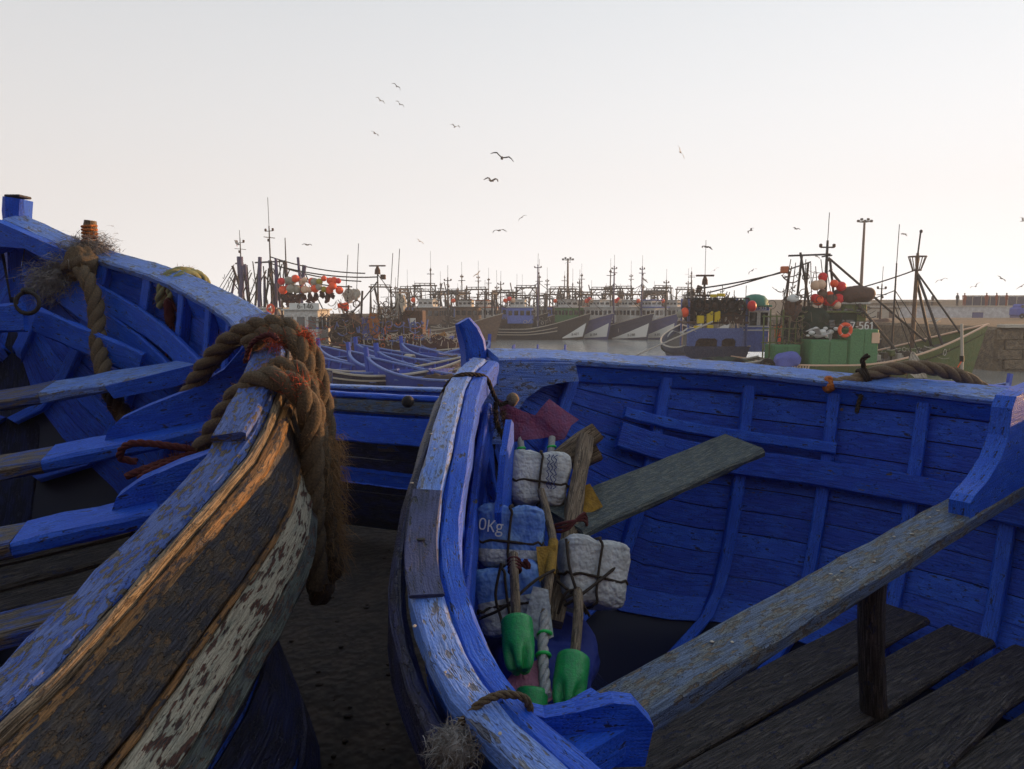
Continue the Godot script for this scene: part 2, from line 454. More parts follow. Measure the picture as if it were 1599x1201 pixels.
func materials():
	var wood := C(122, 104, 84); var wood2 := C(70, 58, 48)
	# the blue paint of the near boats, in several states of wear
	M.blue = paint(11, {base = C(28, 84, 206), alt = C(42, 98, 218), under = C(60, 76, 140), under2 = C(30, 36, 60), chips = 0.10, grain = 0.2, specks = 0.015, cracks = 0.35, bump = 7.0})
	M.blue_b = paint(21, {base = C(22, 70, 190), alt = C(30, 84, 204), under = C(44, 52, 90), under2 = C(90, 80, 70), chips = 0.07, grain = 0.28, cracks = 0.6, bump = 9.0})
	M.rail = paint(31, {base = C(88, 130, 220), alt = C(114, 148, 222), under = C(56, 62, 84), under2 = C(116, 122, 140), chips = 0.24, grain = 0.3, specks = 0.03, cracks = 0.4, bump = 9.0, rough = 0.46, spec = 0.55})
	M.rail_worn = paint(41, {base = C(84, 108, 178), alt = C(60, 92, 182), under = C(116, 104, 92), under2 = C(58, 54, 56), chips = 0.33, grain = 0.4, cracks = 0.5, bump = 10.0, scale = Vector2(0.5, 0.25)})
	M.thwart = paint(51, {base = C(84, 104, 136), alt = C(106, 112, 114), under = C(128, 110, 86), under2 = C(46, 50, 62), chips = 0.32, grain = 0.6, specks = 0.03, cracks = 0.7, bump = 11.0, scale = Vector2(0.7, 0.22)})
	M.thwart_green = paint(61, {base = C(66, 78, 84), alt = C(84, 94, 92), under = C(44, 52, 54), under2 = C(122, 124, 116), chips = 0.38, grain = 0.5, specks = 0.05, cracks = 0.7, bump = 11.0, scale = Vector2(0.5, 0.2)})
	M.thwart_wood = paint(71, {base = C(104, 92, 80), alt = C(58, 84, 168), under = C(48, 80, 176), under2 = C(84, 76, 70), chips = 0.25, grain = 0.7, cracks = 0.8, bump = 11.0, scale = Vector2(0.9, 0.2)})
	M.timber = paint(81, {base = wood, alt = C(140, 122, 98), under = wood2, under2 = C(92, 78, 64), chips = 0.2, grain = 0.8, cracks = 0.8, bump = 10.0, scale = Vector2(0.6, 0.2)})
	M.dark_wood = paint(91, {base = C(62, 56, 54), alt = C(78, 70, 64), under = C(44, 52, 92), under2 = C(46, 42, 42), chips = 0.22, grain = 0.7, cracks = 0.8, bump = 10.0})
	M.navy = paint(101, {base = C(28, 34, 78), alt = C(22, 24, 52), under = C(60, 62, 92), under2 = C(20, 20, 34), chips = 0.2, grain = 0.5, specks = 0.03, cracks = 0.8, bump = 9.0})
	M.rust = paint(111, {base = C(34, 34, 48), alt = C(66, 56, 48), under = C(98, 74, 46), under2 = C(52, 44, 40), chips = 0.33, grain = 0.5, cracks = 0.5, bump = 10.0, scale = Vector2(0.5, 0.3)})
	M.ochre = paint(121, {base = C(140, 100, 56), alt = C(104, 78, 52), under = C(70, 58, 52), under2 = C(40, 40, 52), chips = 0.3, grain = 0.6, cracks = 0.5, bump = 10.0, scale = Vector2(0.5, 0.2)})
	M.flaky_white = paint(131, {base = C(178, 172, 154), alt = C(156, 158, 144), under = C(44, 40, 44), under2 = C(104, 64, 50), chips = 0.31, grain = 0.4, cracks = 0.6, bump = 11.0, scale = Vector2(0.7, 0.2)})
	M.flaky_green = paint(141, {base = C(94, 102, 98), alt = C(74, 80, 86), under = C(50, 50, 56), under2 = C(110, 84, 66), chips = 0.35, grain = 0.5, cracks = 0.7, bump = 10.0, scale = Vector2(0.5, 0.2)})
	M.patch = paint(151, {base = C(66, 72, 118), alt = C(54, 60, 96), under = C(40, 44, 60), chips = 0.15, grain = 0.3, bump = 8.0})
	# small stuff
	M.rope = mottled(201, C(112, 96, 76), C(70, 60, 48), 0.95, 0.08, 0.05, 6.0)
	M.rope_pale = mottled(205, C(150, 132, 108), C(104, 90, 74), 0.95, 0.08, 0.05, 6.0)
	M.fibre = plain(C(138, 112, 82), 0.95); M.fibre.backlight_enabled = true; M.fibre.backlight = C(120, 84, 50)
	M.fibre_grey = plain(C(132, 130, 130), 0.95)
	M.fibre_red = plain(C(176, 74, 48), 0.9)
	M.cord_red = mottled(211, C(96, 36, 38), C(64, 30, 34), 0.95, 0.05)
	M.cord_dark = mottled(215, C(44, 38, 34), C(66, 54, 44), 0.95, 0.05)
	M.green_rope = mottled(219, C(120, 142, 112), C(150, 132, 86), 0.95, 0.08)
	M.iron = mottled(223, C(20, 20, 24), C(48, 38, 34), 0.7, 0.1)
	M.white_wrap = mottled(231, C(206, 208, 208), C(150, 154, 158), 0.55, 0.25, 0.02, 5.0)
	M.blue_wrap = mottled(235, C(38, 88, 186), C(120, 156, 208), 0.5, 0.25, 0.014, 5.0)
	M.bottle = mottled(227, C(16, 172, 80), C(52, 138, 84), 0.32, 0.12)
	M.flag = mottled(239, C(124, 40, 82), C(98, 56, 104), 0.6, 0.3); M.flag.cull_mode = BaseMaterial3D.CULL_DISABLED; M.flag.backlight_enabled = true; M.flag.backlight = C(90, 30, 60)
	M.flag_pink = mottled(243, C(176, 108, 132), C(140, 84, 110), 0.6, 0.3)
	M.card = mottled(247, C(172, 134, 44), C(128, 100, 42), 0.85, 0.2)
	M.tape_green = plain(C(40, 190, 90), 0.4)
	M.tape_white = mottled(251, C(190, 190, 190), C(130, 130, 132), 0.6, 0.05)
	M.ink = plain(C(34, 50, 110), 0.8)
	M.white = plain(C(214, 214, 210), 0.6)
	M.black = plain(C(16, 16, 18), 0.6)
	M.bone = mottled(255, C(206, 198, 184), C(150, 142, 130), 0.8, 0.1)
	# ground and water
	M.quay = mottled(301, C(60, 49, 41), C(36, 30, 27), 0.95, 1.3, 0.03, 3.0)
	M.stone = mottled(305, C(132, 116, 94), C(92, 80, 66), 0.95, 3.0, 0.03, 6.0)
	var w := StandardMaterial3D.new(); w.albedo_color = C(172, 172, 166); w.roughness = 0.18; w.metallic_specular = 0.9; w.metallic = 0.35
	M.water = w
	# trawlers
	M.h_navy = mottled(401, C(36, 40, 72), C(60, 60, 78), 0.6, 3.0)
	M.h_violet = mottled(405, C(66, 70, 124), C(86, 84, 118), 0.6, 3.0)
	M.h_grey = mottled(409, C(128, 118, 102), C(92, 84, 74), 0.7, 3.0)
	M.h_black = mottled(413, C(36, 32, 34), C(56, 50, 48), 0.6, 3.0)
	M.h_green = mottled(417, C(78, 102, 56), C(104, 102, 54), 0.7, 3.0)
	M.h_brown = mottled(421, C(116, 92, 74), C(82, 64, 54), 0.7, 3.0)
	M.box_green = mottled(425, C(74, 132, 80), C(58, 108, 66), 0.5, 1.2)
	M.house_white = mottled(429, C(206, 206, 204), C(168, 164, 158), 0.6, 2.0)
	M.house_blue = mottled(433, C(92, 118, 196), C(70, 92, 168), 0.6, 2.0)
	M.steel_blue = mottled(437, C(98, 118, 180), C(72, 86, 140), 0.6, 1.0)
	M.mast = mottled(441, C(74, 66, 62), C(46, 42, 44), 0.7, 1.0)
	M.mast_violet = mottled(445, C(64, 62, 108), C(84, 74, 92), 0.7, 1.0)
	M.rust_steel = mottled(449, C(104, 70, 52), C(66, 52, 46), 0.8, 1.0)
	M.stay = plain(C(40, 36, 34), 0.8)
	M.deck = mottled(453, C(92, 82, 70), C(64, 56, 50), 0.9, 1.5)
	M.net_dark = mottled(457, C(44, 34, 32), C(72, 52, 46), 0.95, 0.4, 0.06, 9.0)
	M.net_red = mottled(461, C(78, 36, 38), C(52, 34, 36), 0.95, 0.5, 0.06, 9.0)
	M.net_tan = mottled(465, C(196, 150, 92), C(150, 112, 72), 0.9, 0.5, 0.06, 9.0); M.net_tan.backlight_enabled = true; M.net_tan.backlight = C(150, 100, 50)
	M.net_green = mottled(469, C(40, 62, 44), C(30, 42, 34), 0.95, 0.5, 0.06, 9.0)
	M.net_orange = mottled(473, C(210, 128, 62), C(160, 92, 50), 0.95, 0.5, 0.06, 9.0)
	M.pane = plain(C(26, 30, 36), 0.08, 0.0, 0.6)
	M.tyre = plain(C(22, 21, 21), 0.85)
	M.yellow = plain(C(214, 184, 30), 0.5)
	M.orange = plain(C(236, 84, 40), 0.45)
	M.red = plain(C(214, 42, 44), 0.45)
	M.buoy_grey = plain(C(150, 144, 130), 0.6)
	M.buoy_olive = plain(C(158, 142, 44), 0.6)
	M.buoy_cream = plain(C(214, 178, 150), 0.6)
	M.roof_green = plain(C(52, 120, 100), 0.6)
	M.roof_orange = plain(C(190, 106, 66), 0.7)
	M.tarp_blue = mottled(477, C(98, 110, 196), C(74, 84, 160), 0.7, 0.5)
	M.wall_white = mottled(481, C(196, 196, 198), C(168, 166, 168), 0.85, 6.0)
	M.boat_blue = mottled(485, C(40, 72, 182), C(54, 84, 176), 0.65, 1.2)
	M.boat_rail = mottled(489, C(70, 102, 184), C(112, 130, 180), 0.65, 0.8)
	M.boat_deep = mottled(493, C(30, 48, 132), C(38, 60, 150), 0.7, 1.2)
	M.gull = plain(C(176, 172, 166), 0.8); M.gull_dark = plain(C(62, 56, 54), 0.8)
	M.cloth_dark = plain(C(46, 40, 44), 0.9); M.cloth_rust = plain(C(140, 64, 36), 0.9); M.skin = plain(C(150, 106, 82), 0.7)

# ---------------------------------------------------------------- setting
func setting():
	# water as one sheet to the horizon, with a fine mesh of real ripples where it is seen
	var f := FastNoiseLite.new(); f.seed = 5; f.frequency = 0.55; f.fractal_octaves = 3
	var g := FastNoiseLite.new(); g.seed = 9; g.frequency = 0.16
	var s := st()
	var xs := []; var zs := []
	var z := -14.0
	while z > -130.0:
		zs.append(z); z -= 0.16 + (-z - 14.0) * 0.0085
	zs.append(-130.0)
	for i in 401: xs.append(-1.0 + 2.0 * i / 400.0)
	var H := []
	for zz in zs:
		var row := []
		for u in xs:
			var x: float = u * (12.0 - zz * 0.9)
			row.append(Vector3(x, 0.035 * f.get_noise_2d(x * 0.8, zz * 1.5) + 0.02 * g.get_noise_2d(x, zz * 1.3), zz))
		H.append(row)
	var W: int = xs.size()
	for j in zs.size():
		for i in W:
			var a: Vector3 = H[j][min(i + 1, W - 1)] - H[j][max(i - 1, 0)]
			var b: Vector3 = H[min(j + 1, zs.size() - 1)][i] - H[max(j - 1, 0)][i]
			var n := a.cross(b).normalized()
			if n.y < 0: n = -n
			s.set_normal(n); s.add_vertex(H[j][i])
	for j in zs.size() - 1:
		for i in W - 1:
			var k := j * W + i
			s.add_index(k); s.add_index(k + W); s.add_index(k + 1)
			s.add_index(k + 1); s.add_index(k + W); s.add_index(k + W + 1)
	structure("water", s, M.water)
	s = st()
	quad(s, Vector3(-240, -0.12, -215), Vector3(240, -0.12, -215), Vector3(240, -0.12, 40), Vector3(-240, -0.12, 40), Vector3.UP)
	structure("water_far", s, M.water)
	# slipway on which the small boats lie
	s = st()
	quad(s, Vector3(-30, 0.86, -20), Vector3(14, 0.86, -20), Vector3(14, 0.80, -36), Vector3(-30, 0.80, -36), Vector3.UP)
	quad(s, Vector3(-30, 0.80, -36), Vector3(14, 0.80, -36), Vector3(14, -0.5, -42), Vector3(-30, -0.5, -42), Vector3(0, 0.97, -0.21))
	quad(s, Vector3(14, 0.86, -20), Vector3(14, 0.80, -36), Vector3(14, -0.5, -42), Vector3(14, -0.5, -20), Vector3(1, 0, 0))
	quad(s, Vector3(-30, 0.86, -20), Vector3(14, 0.86, -20), Vector3(14, -0.5, -20), Vector3(-30, -0.5, -20), Vector3(0, 0, 1))
	structure("slipway", s, M.quay)
	# the quay the near boats stand on
	s = st()
	var nq := FastNoiseLite.new(); nq.seed = 3; nq.frequency = 1.2; nq.fractal_octaves = 4
	var y0: float = E.y + QUAY
	var N := 90
	var pt := func(i: int, j: int) -> Vector3:
		var x := -14.0 + 28.0 * i / N; var zz := 12.0 - 20.0 * j / N
		return Vector3(x, y0 + nq.get_noise_2d(x, zz) * 0.03, zz)
	for j in N:
		for i in N:
			tri(s, pt.call(i, j), pt.call(i + 1, j), pt.call(i + 1, j + 1), Vector3.UP, Vector3.UP, Vector3.UP)
			tri(s, pt.call(i, j), pt.call(i + 1, j + 1), pt.call(i, j + 1), Vector3.UP, Vector3.UP, Vector3.UP)
	var zq := -8.0
	quad(s, Vector3(-14, y0 - 0.01, zq), Vector3(14, y0 - 0.01, zq), Vector3(14, -1.0, zq), Vector3(-14, -1.0, zq), Vector3(0, 0, -1))
	structure("quay_ground", s, M.quay)
	# unseen wall added behind the camera to keep sky light off the boats
	var rw := thing("added_rampart", "tall stone wall added behind the boats to block sky light, out of the picture", "wall", Vector3(0, y0, 4.6))
	s = st(); box(s, Vector3(0, 2.9, 0.6), Vector3(30, 5.8, 1.2), 0.05); part(rw, "wall", s, M.stone)
	for k in 10:
		s = st(); box(s, Vector3(-13.5 + k * 3.0, 6.25, 0.6), Vector3(1.6, 0.95, 1.0), 0.05); part(rw, "added_merlon", s, M.stone)
	# grit and stones on it
	s = st()
	for k in 1500:
		var p := Vector3(rng.randf_range(-2.2, 1.6), y0 + 0.005, rng.randf_range(-4.2, 0.2)); var r := 0.003 + 0.011 * pow(rng.randf(), 4.0)
		p.y += nq.get_noise_2d(p.x, p.z) * 0.03
		ball(s, p, Vector3(r * rng.randf_range(.8, 1.5), r * .6, r), 6, 4)
	var gr := part(self, "gravel", s, M.quay); gr.set_meta("kind", "stuff"); gr.set_meta("label", "loose grit and small stones on the dark ground between the boats"); gr.set_meta("category", "gravel")

# ---------------------------------------------------------------- plank-built hulls (laid out relative to E)
func mirror_side(G: Array, a: Vector3, dir: Vector3, drop: float) -> Array:
	# the other side of a boat: reflected about its vertical middle plane, lowered by the heel
	var n := Vector3(dir.z, 0, -dir.x).normalized(); var o := []
	for p in G:
		var q: Vector3 = p; var d := (q - a).dot(n)
		o.append(q - n * 2.0 * d - Vector3(0, drop * clampf(absf(d), 0, 1), 0))
	return o

func hull(G0: Array, G1: Array, K: Array, n := 60) -> Dictionary:
	return {G = [spline(G0, n), spline(G1, n)], K = spline(K, n), n = n}

func hp(h: Dictionary, side: int, s: float, v: float) -> Vector3:
	var f: float = clampf(s, 0, 1) * h.n; var i: int = min(int(f), h.n - 1); f -= i
	var g: Vector3 = (h.G[side][i] as Vector3).lerp(h.G[side][i + 1], f)
	var k: Vector3 = (h.K[i] as Vector3).lerp(h.K[i + 1], f)
	if h.has("shift") and side == 1: k = spline_at(h.K, s + h.shift * smoothstep(0.0, 0.2, s))
	var t := smoothstep(0.0, 0.20, s) * (1.0 - 0.4 * smoothstep(0.8, 1.0, s))
	var a := lerpf(0.9, 0.17, t); var b := lerpf(1.0, 1.2, t)
	var d := g - k
	var p := k + Vector3(d.x, 0, d.z) * pow(v, a); p.y = k.y + d.y * pow(v, b)
	if h.has("bulge"): p += Vector3(d.x, 0, d.z).normalized() * h.bulge * smoothstep(0.40, 0.54, s) * exp(-pow((v - 0.45) / 0.24, 2.0))
	return p

func hn(h: Dictionary, side: int, s: float, v: float) -> Vector3:
	var a := hp(h, side, min(s + 0.01, 1.0), v) - hp(h, side, max(s - 0.01, 0.0), v)
	var b := hp(h, side, s, min(v + 0.02, 1.0)) - hp(h, side, s, max(v - 0.02, 0.01))
	var n := a.cross(b).normalized()
	var mid := hp(h, 0, s, 0.9).lerp(hp(h, 1, s, 0.9), 0.5)
	var o := hp(h, side, s, 0.9) - mid
	return n if n.dot(o) > 0 else -n

func v_at(h: Dictionary, side: int, s: float, y: float) -> float:
	var lo := 0.0; var hi := 1.0
	for k in 18:
		var m := (lo + hi) / 2
		if hp(h, side, s, m).y < y: lo = m
		else: hi = m
	return (lo + hi) / 2

func strake(h: Dictionary, side: int, v0: float, v1: float, s0: float, s1: float, th: float, lift: float, segs := 30) -> SurfaceTool:
	var s := st(); var rows := []; var nr := []; var us := []; var u := rng.randf() * 3.0
	for i in segs + 1:
		var q := lerpf(s0, s1, float(i) / segs)
		var n := hn(h, side, q, (v0 + v1) / 2)
		var vm := (v0 + v1) / 2
		var pts := [hp(h, side, q, v0), hp(h, side, q, vm), hp(h, side, q, v1)]
		var row := []
		for p in pts: row.append(p + n * lift)
		for p in [pts[2], pts[1], pts[0]]: row.append(p + n * (lift - th))
		rows.append(row); nr.append(n)
		if i > 0: u += (rows[i][1] as Vector3).distance_to(rows[i - 1][1])
		us.append(u)
	for i in segs:
		for k in 6:
			var r := (k + 1) % 6
			var a: Vector3 = rows[i][k]; var b: Vector3 = rows[i][r]; var c: Vector3 = rows[i + 1][r]; var d: Vector3 = rows[i + 1][k]
			var na: Vector3 = nr[i]; var nb: Vector3 = nr[i + 1]
			if k == 3 or k == 4: na = -na; nb = -nb
			if k == 2: na = (rows[i][2] - rows[i][0]).normalized(); nb = na
			if k == 5: na = (rows[i][0] - rows[i][2]).normalized(); nb = na
			var w := a.distance_to(b); var vv := 0.13 * k
			tri(s, a, b, c, na, na, nb, Vector2(us[i], vv), Vector2(us[i], vv + w), Vector2(us[i + 1], vv + w))
			tri(s, a, c, d, na, nb, nb, Vector2(us[i], vv), Vector2(us[i + 1], vv + w), Vector2(us[i + 1], vv))
	return s

func caulking(t: Node3D, h: Dictionary, off: float):
	# the packed seams: a thin continuous layer inside the thickness of the planks
	var s := st()
	for side in 2:
		for i in 40:
			for j in 22:
				var q := [[i, j], [i + 1, j], [i + 1, j + 1], [i, j + 1]]; var P := []; var N := []
				for e in q:
					var a: float = 0.012 + 0.98 * e[0] / 40.0; var v: float = 0.994 * pow(e[1] / 22.0, 3.0)
					var n := hn(h, side, a, v); P.append(hp(h, side, a, v) - n * off); N.append(n)
				tri(s, P[0], P[1], P[2], N[0], N[1], N[2]); tri(s, P[0], P[2], P[3], N[0], N[2], N[3])
	rp(t, "caulking", s, M.navy)

func rib(h: Dictionary, side: int, q: float, v0: float, v1: float, th: float, w: float, d: float) -> SurfaceTool:
	var s := st(); var fr := []
	var t := (hp(h, side, min(q + 0.01, 1.0), 0.8) - hp(h, side, max(q - 0.01, 0.0), 0.8)).normalized()
	for i in 11:
		var v := lerpf(v0, v1, i / 10.0)
		var n := hn(h, side, q, v)
		fr.append([hp(h, side, q, v) - n * th, t, -n])
	sweep(s, fr, rect(-w / 2, w / 2, 0, d, 0.005), 0.0015, q * 7.0)
	return s

func stringer(h: Dictionary, side: int, va: float, vb: float, s0: float, s1: float, off: float, hgt: float, th: float) -> SurfaceTool:
	var s := st(); var fr := []
	for i in 25:
		var f := i / 24.0; var q := lerpf(s0, s1, f); var v := lerpf(va, vb, f)
		var n := hn(h, side, q, v)
		var up := (hp(h, side, q, min(v + 0.05, 1.0)) - hp(h, side, q, v - 0.05)).normalized()
		fr.append([hp(h, side, q, v) - n * off, -n, up])
	sweep(s, fr, rect(0, th, -hgt / 2, hgt / 2, 0.006), 0.0015, s0 * 5.0)
	return s

func rail_frames(G: Array, s0: float, s1: float, roll: Array, outward: float, segs := 40) -> Array:
	# frames along a gunwale; roll in degrees tips the top inwards, given along the length
	var fr := []; var n := G.size() - 1
	for i in segs + 1:
		var q := lerpf(s0, s1, float(i) / segs)
		var f := q * n; var k: int = min(int(f), n - 1)
		var p: Vector3 = (G[k] as Vector3).lerp(G[k + 1], f - k)
		var t := (tangent(G, k).lerp(tangent(G, k + 1), f - k)).normalized()
		var out := t.cross(Vector3.UP).normalized() * outward
		var up := out.cross(t).normalized()
		if up.y < 0: up = -up
		var rf := q * (roll.size() - 1); var ri: int = min(int(rf), roll.size() - 2)
		var a: float = deg_to_rad(lerpf(roll[ri], roll[ri + 1], rf - ri))
		var o2 := out * cos(a) + up * sin(a); var u2 := up * cos(a) - out * sin(a)
		fr.append([p, o2, u2])
	return fr

func rp(t: Node3D, called: String, s: SurfaceTool, m: Material) -> MeshInstance3D:
	return part(t, called, s, m, true)

func swept(fr: Array, prof: PackedVector2Array, jit := 0.002) -> SurfaceTool:
	var s := st(); sweep(s, fr, prof, jit, 0.37); return s

func plank_part(t: Node3D, called: String, a: Vector3, b: Vector3, w: float, h: float, m: Material, up := Vector3.UP, segs := 8) -> MeshInstance3D:
	# a timber with slightly worn, uneven edges
	var s := st(); var d := (b - a).normalized(); var out := d.cross(up).normalized(); var u := out.cross(d).normalized()
	var fr := []
	for i in segs + 1: fr.append([a.lerp(b, float(i) / segs), out, u])
	sweep(s, fr, rect(-w / 2, w / 2, -h, 0, min(0.009, h * 0.3)), 0.003, a.x * 1.3)
	return rp(t, called, s, m)

func knee(t: Node3D, called: String, o: Vector3, ax: Vector3, poly: PackedVector2Array, th: float, m: Material, up := Vector3.UP) -> MeshInstance3D:
	var x := ax.normalized(); var z := x.cross(up).normalized(); var y := z.cross(x).normalized()
	var s := st()
	# bevelled: a core at full thickness and a slightly larger, thinner body
	prism(s, poly, Transform3D(Basis(x, y, z), o), th)
	return rp(t, called, s, m)

func bolt(t: Node3D, called: String, p: Vector3, n: Vector3, r: float, m: Material):
	var s := st(); var u := n.cross(Vector3(0.3, 1, 0.2)).normalized()
	lathe(s, p, Basis(u, n, u.cross(n)), [[0.0, -0.004], [r, -0.004], [r, r * 0.25], [r * 0.6, r * 0.55], [0.0, r * 0.6]], 9)
	rp(t, called, s, m)

func right_boat():
	var G0 := [Vector3(-.145, -.20, -2.88), Vector3(-.205, -.25, -2.35), Vector3(-.213, -.364, -1.79), Vector3(-.22, -.46, -1.54), Vector3(-.209, -.52, -1.37), Vector3(-.175, -.56, -1.226), Vector3(-.127, -.60, -1.1), Vector3(-.07, -.63, -1.02), Vector3(0, -.66, -.95), Vector3(.30, -.72, -.60), Vector3(.75, -.75, .05), Vector3(1.4, -.74, .95), Vector3(2.1, -.70, 1.6)]
	var G1 := [Vector3(-.10, -.20, -2.90), Vector3(.14, -.21, -3.02), Vector3(.59, -.25, -3.19), Vector3(1.02, -.28, -3.22), Vector3(1.35, -.31, -3.16), Vector3(1.75, -.335, -2.92), Vector3(1.99, -.35, -2.69), Vector3(2.4, -.39, -2.15), Vector3(2.8, -.44, -1.3), Vector3(3.0, -.48, -.3), Vector3(2.95, -.50, .6), Vector3(2.5, -.50, 1.6)]
	var K := [Vector3(-.10, -.55, -2.86), Vector3(-.02, -1.05, -2.70), Vector3(.18, -1.36, -2.40), Vector3(.55, -1.44, -1.9), Vector3(1.0, -1.47, -1.2), Vector3(1.6, -1.47, -.3), Vector3(2.3, -1.44, 1.5)]
	var h := hull(G0, G1, K)
	h.shift = 0.05
	var t := thing("fishing_boat", "open blue wooden boat loaded with wrapped floats, green bottles and poles in its bow", "boat", E + Vector3(1.0, QUAY, -1.2), "blue boats drawn up on the quay")
	var th := 0.022
	var nst := 11
	for side in 2:
		for i in nst:
			var v0 := 0.10 + 0.9 * i / nst; var v1 := 0.10 + 0.9 * (i + 1) / nst - 0.004
			rp(t, "plank", strake(h, side, v0, v1, 0.015, 0.995, th, rng.randf_range(-0.003, 0.003), 40), [M.blue_b, M.blue, M.blue_b][(i + side) % 3])
	caulking(t, h, 0.012)
	# garboard and keel
	var s := st(); var fr := []
	for i in 31:
		var q := i / 30.0; var k: Vector3 = spline_at(h.K, q)
		fr.append([k, tangent(h.K, int(q * 60)).cross(Vector3.UP).normalized(), Vector3.UP])
	sweep(s, fr, rect(-0.13, 0.13, -0.03, 0.05, 0.01)); rp(t, "keel", s, M.navy)
	# ribs: the far side is seen from inside, the near side from above
	for q in [0.06, 0.125, 0.18, 0.235, 0.285, 0.335, 0.385, 0.435, 0.485, 0.54, 0.60, 0.66, 0.73, 0.8, 0.88]:
		rp(t, "rib", rib(h, 1, q, 0.004, 0.985, th - 0.002, 0.052, 0.042), M.blue)
	for q in [0.07, 0.13, 0.19, 0.25, 0.30, 0.35, 0.41, 0.48, 0.55, 0.62, 0.7, 0.8, 0.9]:
		rp(t, "rib", rib(h, 0, q, 0.004, 0.985, th - 0.002, 0.045, 0.040), M.blue)
	# stringers along the inside
	rp(t, "stringer", stringer(h, 1, 0.775, 0.765, 0.10, 0.24, th + 0.040, 0.05, 0.022), M.blue)
	rp(t, "riser", stringer(h, 1, 0.68, 0.66, 0.10, 0.62, th + 0.040, 0.115, 0.026), M.blue_b)
	rp(t, "stringer", stringer(h, 1, 0.74, 0.73, 0.365, 0.47, th + 0.042, 0.05, 0.022), M.blue_b)
	rp(t, "riser", stringer(h, 0, 0.72, 0.72, 0.06, 0.7, th + 0.040, 0.10, 0.026), M.blue_b)
	# gunwales: capping rail, inner beam, outer rubbing strake
	var f1 := rail_frames(h.G[1], 0.0, 0.98, [16, 18, 18, 14, 10], -1.0, 60)
	if (f1[20][1] as Vector3).dot(Vector3(0.3, 0, -1)) < 0: f1 = rail_frames(h.G[1], 0.0, 0.98, [16, 18, 18, 14, 10], 1.0, 60)
	rp(t, "capping_rail", swept(f1, rect(-0.10, 0.03, -0.004, 0.026, 0.007)), M.rail)
	rp(t, "gunwale_beam", swept(f1, rect(-0.088, -0.024, -0.082, -0.006, 0.006)), M.blue)
	rp(t, "rubbing_strake", swept(f1, rect(0.0, 0.035, -0.10, -0.02, 0.01)), M.blue)
	var f0 := rail_frames(h.G[0], 0.02, 0.98, [4, 4, 2, 0, 0], 1.0, 60)
	if (f0[10][1] as Vector3).x > 0: f0 = rail_frames(h.G[0], 0.02, 0.98, [4, 4, 2, 0, 0], -1.0, 60)
	rp(t, "capping_rail", swept(f0, rect(-0.058, 0.006, -0.03, 0.012, 0.008)), M.rail)
	rp(t, "gunwale_beam", swept(f0, rect(-0.108, -0.060, -0.085, 0.004, 0.007)), M.blue)
	rp(t, "rubbing_strake", swept(f0, rect(0.006, 0.04, -0.13, -0.04, 0.012)), M.navy)
	# a repair plate with a drain hole let into the near rail, and a worn scarf further aft
	var fp := rail_frames(h.G[0], 0.245, 0.312, [4, 4], 1.0, 6)
	if (fp[3][1] as Vector3).x > 0: fp = rail_frames(h.G[0], 0.245, 0.312, [4, 4], -1.0, 6)
	var pl := rp(t, "repair_plate", swept(fp, rect(-0.056, 0.012, 0.013, 0.021, 0.003), 0.0), M.patch)
	s = st(); lathe(s, Vector3.ZERO, Basis.IDENTITY, [[0.0, 0.0012], [0.008, 0.0012], [0.009, 0.0]], 12); var ho := sub(pl, "hole", s, M.black)
	ho.position = fp[3][0] + fp[3][2] * 0.0215 - fp[3][1] * 0.022
	var fp2 := rail_frames(h.G[0], 0.44, 0.56, [3, 0], 1.0, 6)
	if (fp2[3][1] as Vector3).x > 0: fp2 = rail_frames(h.G[0], 0.44, 0.56, [3, 0], -1.0, 6)
	rp(t, "rail_scarf", swept(fp2, rect(-0.062, 0.010, 0.013, 0.026, 0.005), 0.001), M.patch)
	# stem post with its leaning head
	s = st(); fr = []
	var sp := spline([Vector3(-.02, -1.2, -2.78), Vector3(-.13, -.7, -2.93), Vector3(-.155, -.3, -2.93), Vector3(-.165, -.16, -2.93), Vector3(-.19, -.085, -2.93), Vector3(-.207, -.055, -2.925)], 24)
	for i in sp.size():
		var tt := tangent(sp, i); var o := tt.cross(Vector3(-0.35, 0, -1)).normalized()
		var sc := 1.0 if i < sp.size() - 2 else (0.88 if i == sp.size() - 2 else 0.62)
		fr.append([sp[i], o * sc, o.cross(tt).normalized() * sc])
	sweep(s, fr, rect(-0.046, 0.046, -0.06, 0.06, 0.014), 0.0015); rp(t, "stem_post", s, M.blue)
	# breasthook in the corner of the bow
	knee(t, "breasthook", Vector3(-.125, -.212, -2.83), Vector3(.95, -.05, -.30), PackedVector2Array([Vector2(-.02, .0), Vector2(.40, .0), Vector2(.42, -.075), Vector2(.34, -.082), Vector2(.26, -.10), Vector2(.19, -.15), Vector2(.13, -.24), Vector2(.09, -.34), Vector2(.03, -.34), Vector2(-.02, -.16)]), 0.07, M.rail)
	# thwarts
	plank_part(t, "thwart", Vector3(.16, -.675, -2.19), Vector3(.95, -.545, -2.82), 0.20, 0.035, M.thwart_green, Vector3(0.05, 1, 0.22))
	var L := Vector3(-.03, -.812, -1.14); var R := Vector3(1.95, -.58, -2.56)
	plank_part(t, "thwart", L, R, 0.128, 0.052, M.thwart, Vector3(-0.02, 1, 0.05), 16)
	var ld := (R - L).normalized()
	knee(t, "knee", R - ld * 0.70 + Vector3(.02, .0, .02), ld, PackedVector2Array([Vector2(.0, -.005), Vector2(0, .045), Vector2(.03, .062), Vector2(.12, .085), Vector2(.22, .135), Vector2(.28, .20), Vector2(.30, .29), Vector2(.33, .325), Vector2(.40, .33), Vector2(.74, .33), Vector2(.74, -.005)]), 0.062, M.blue)
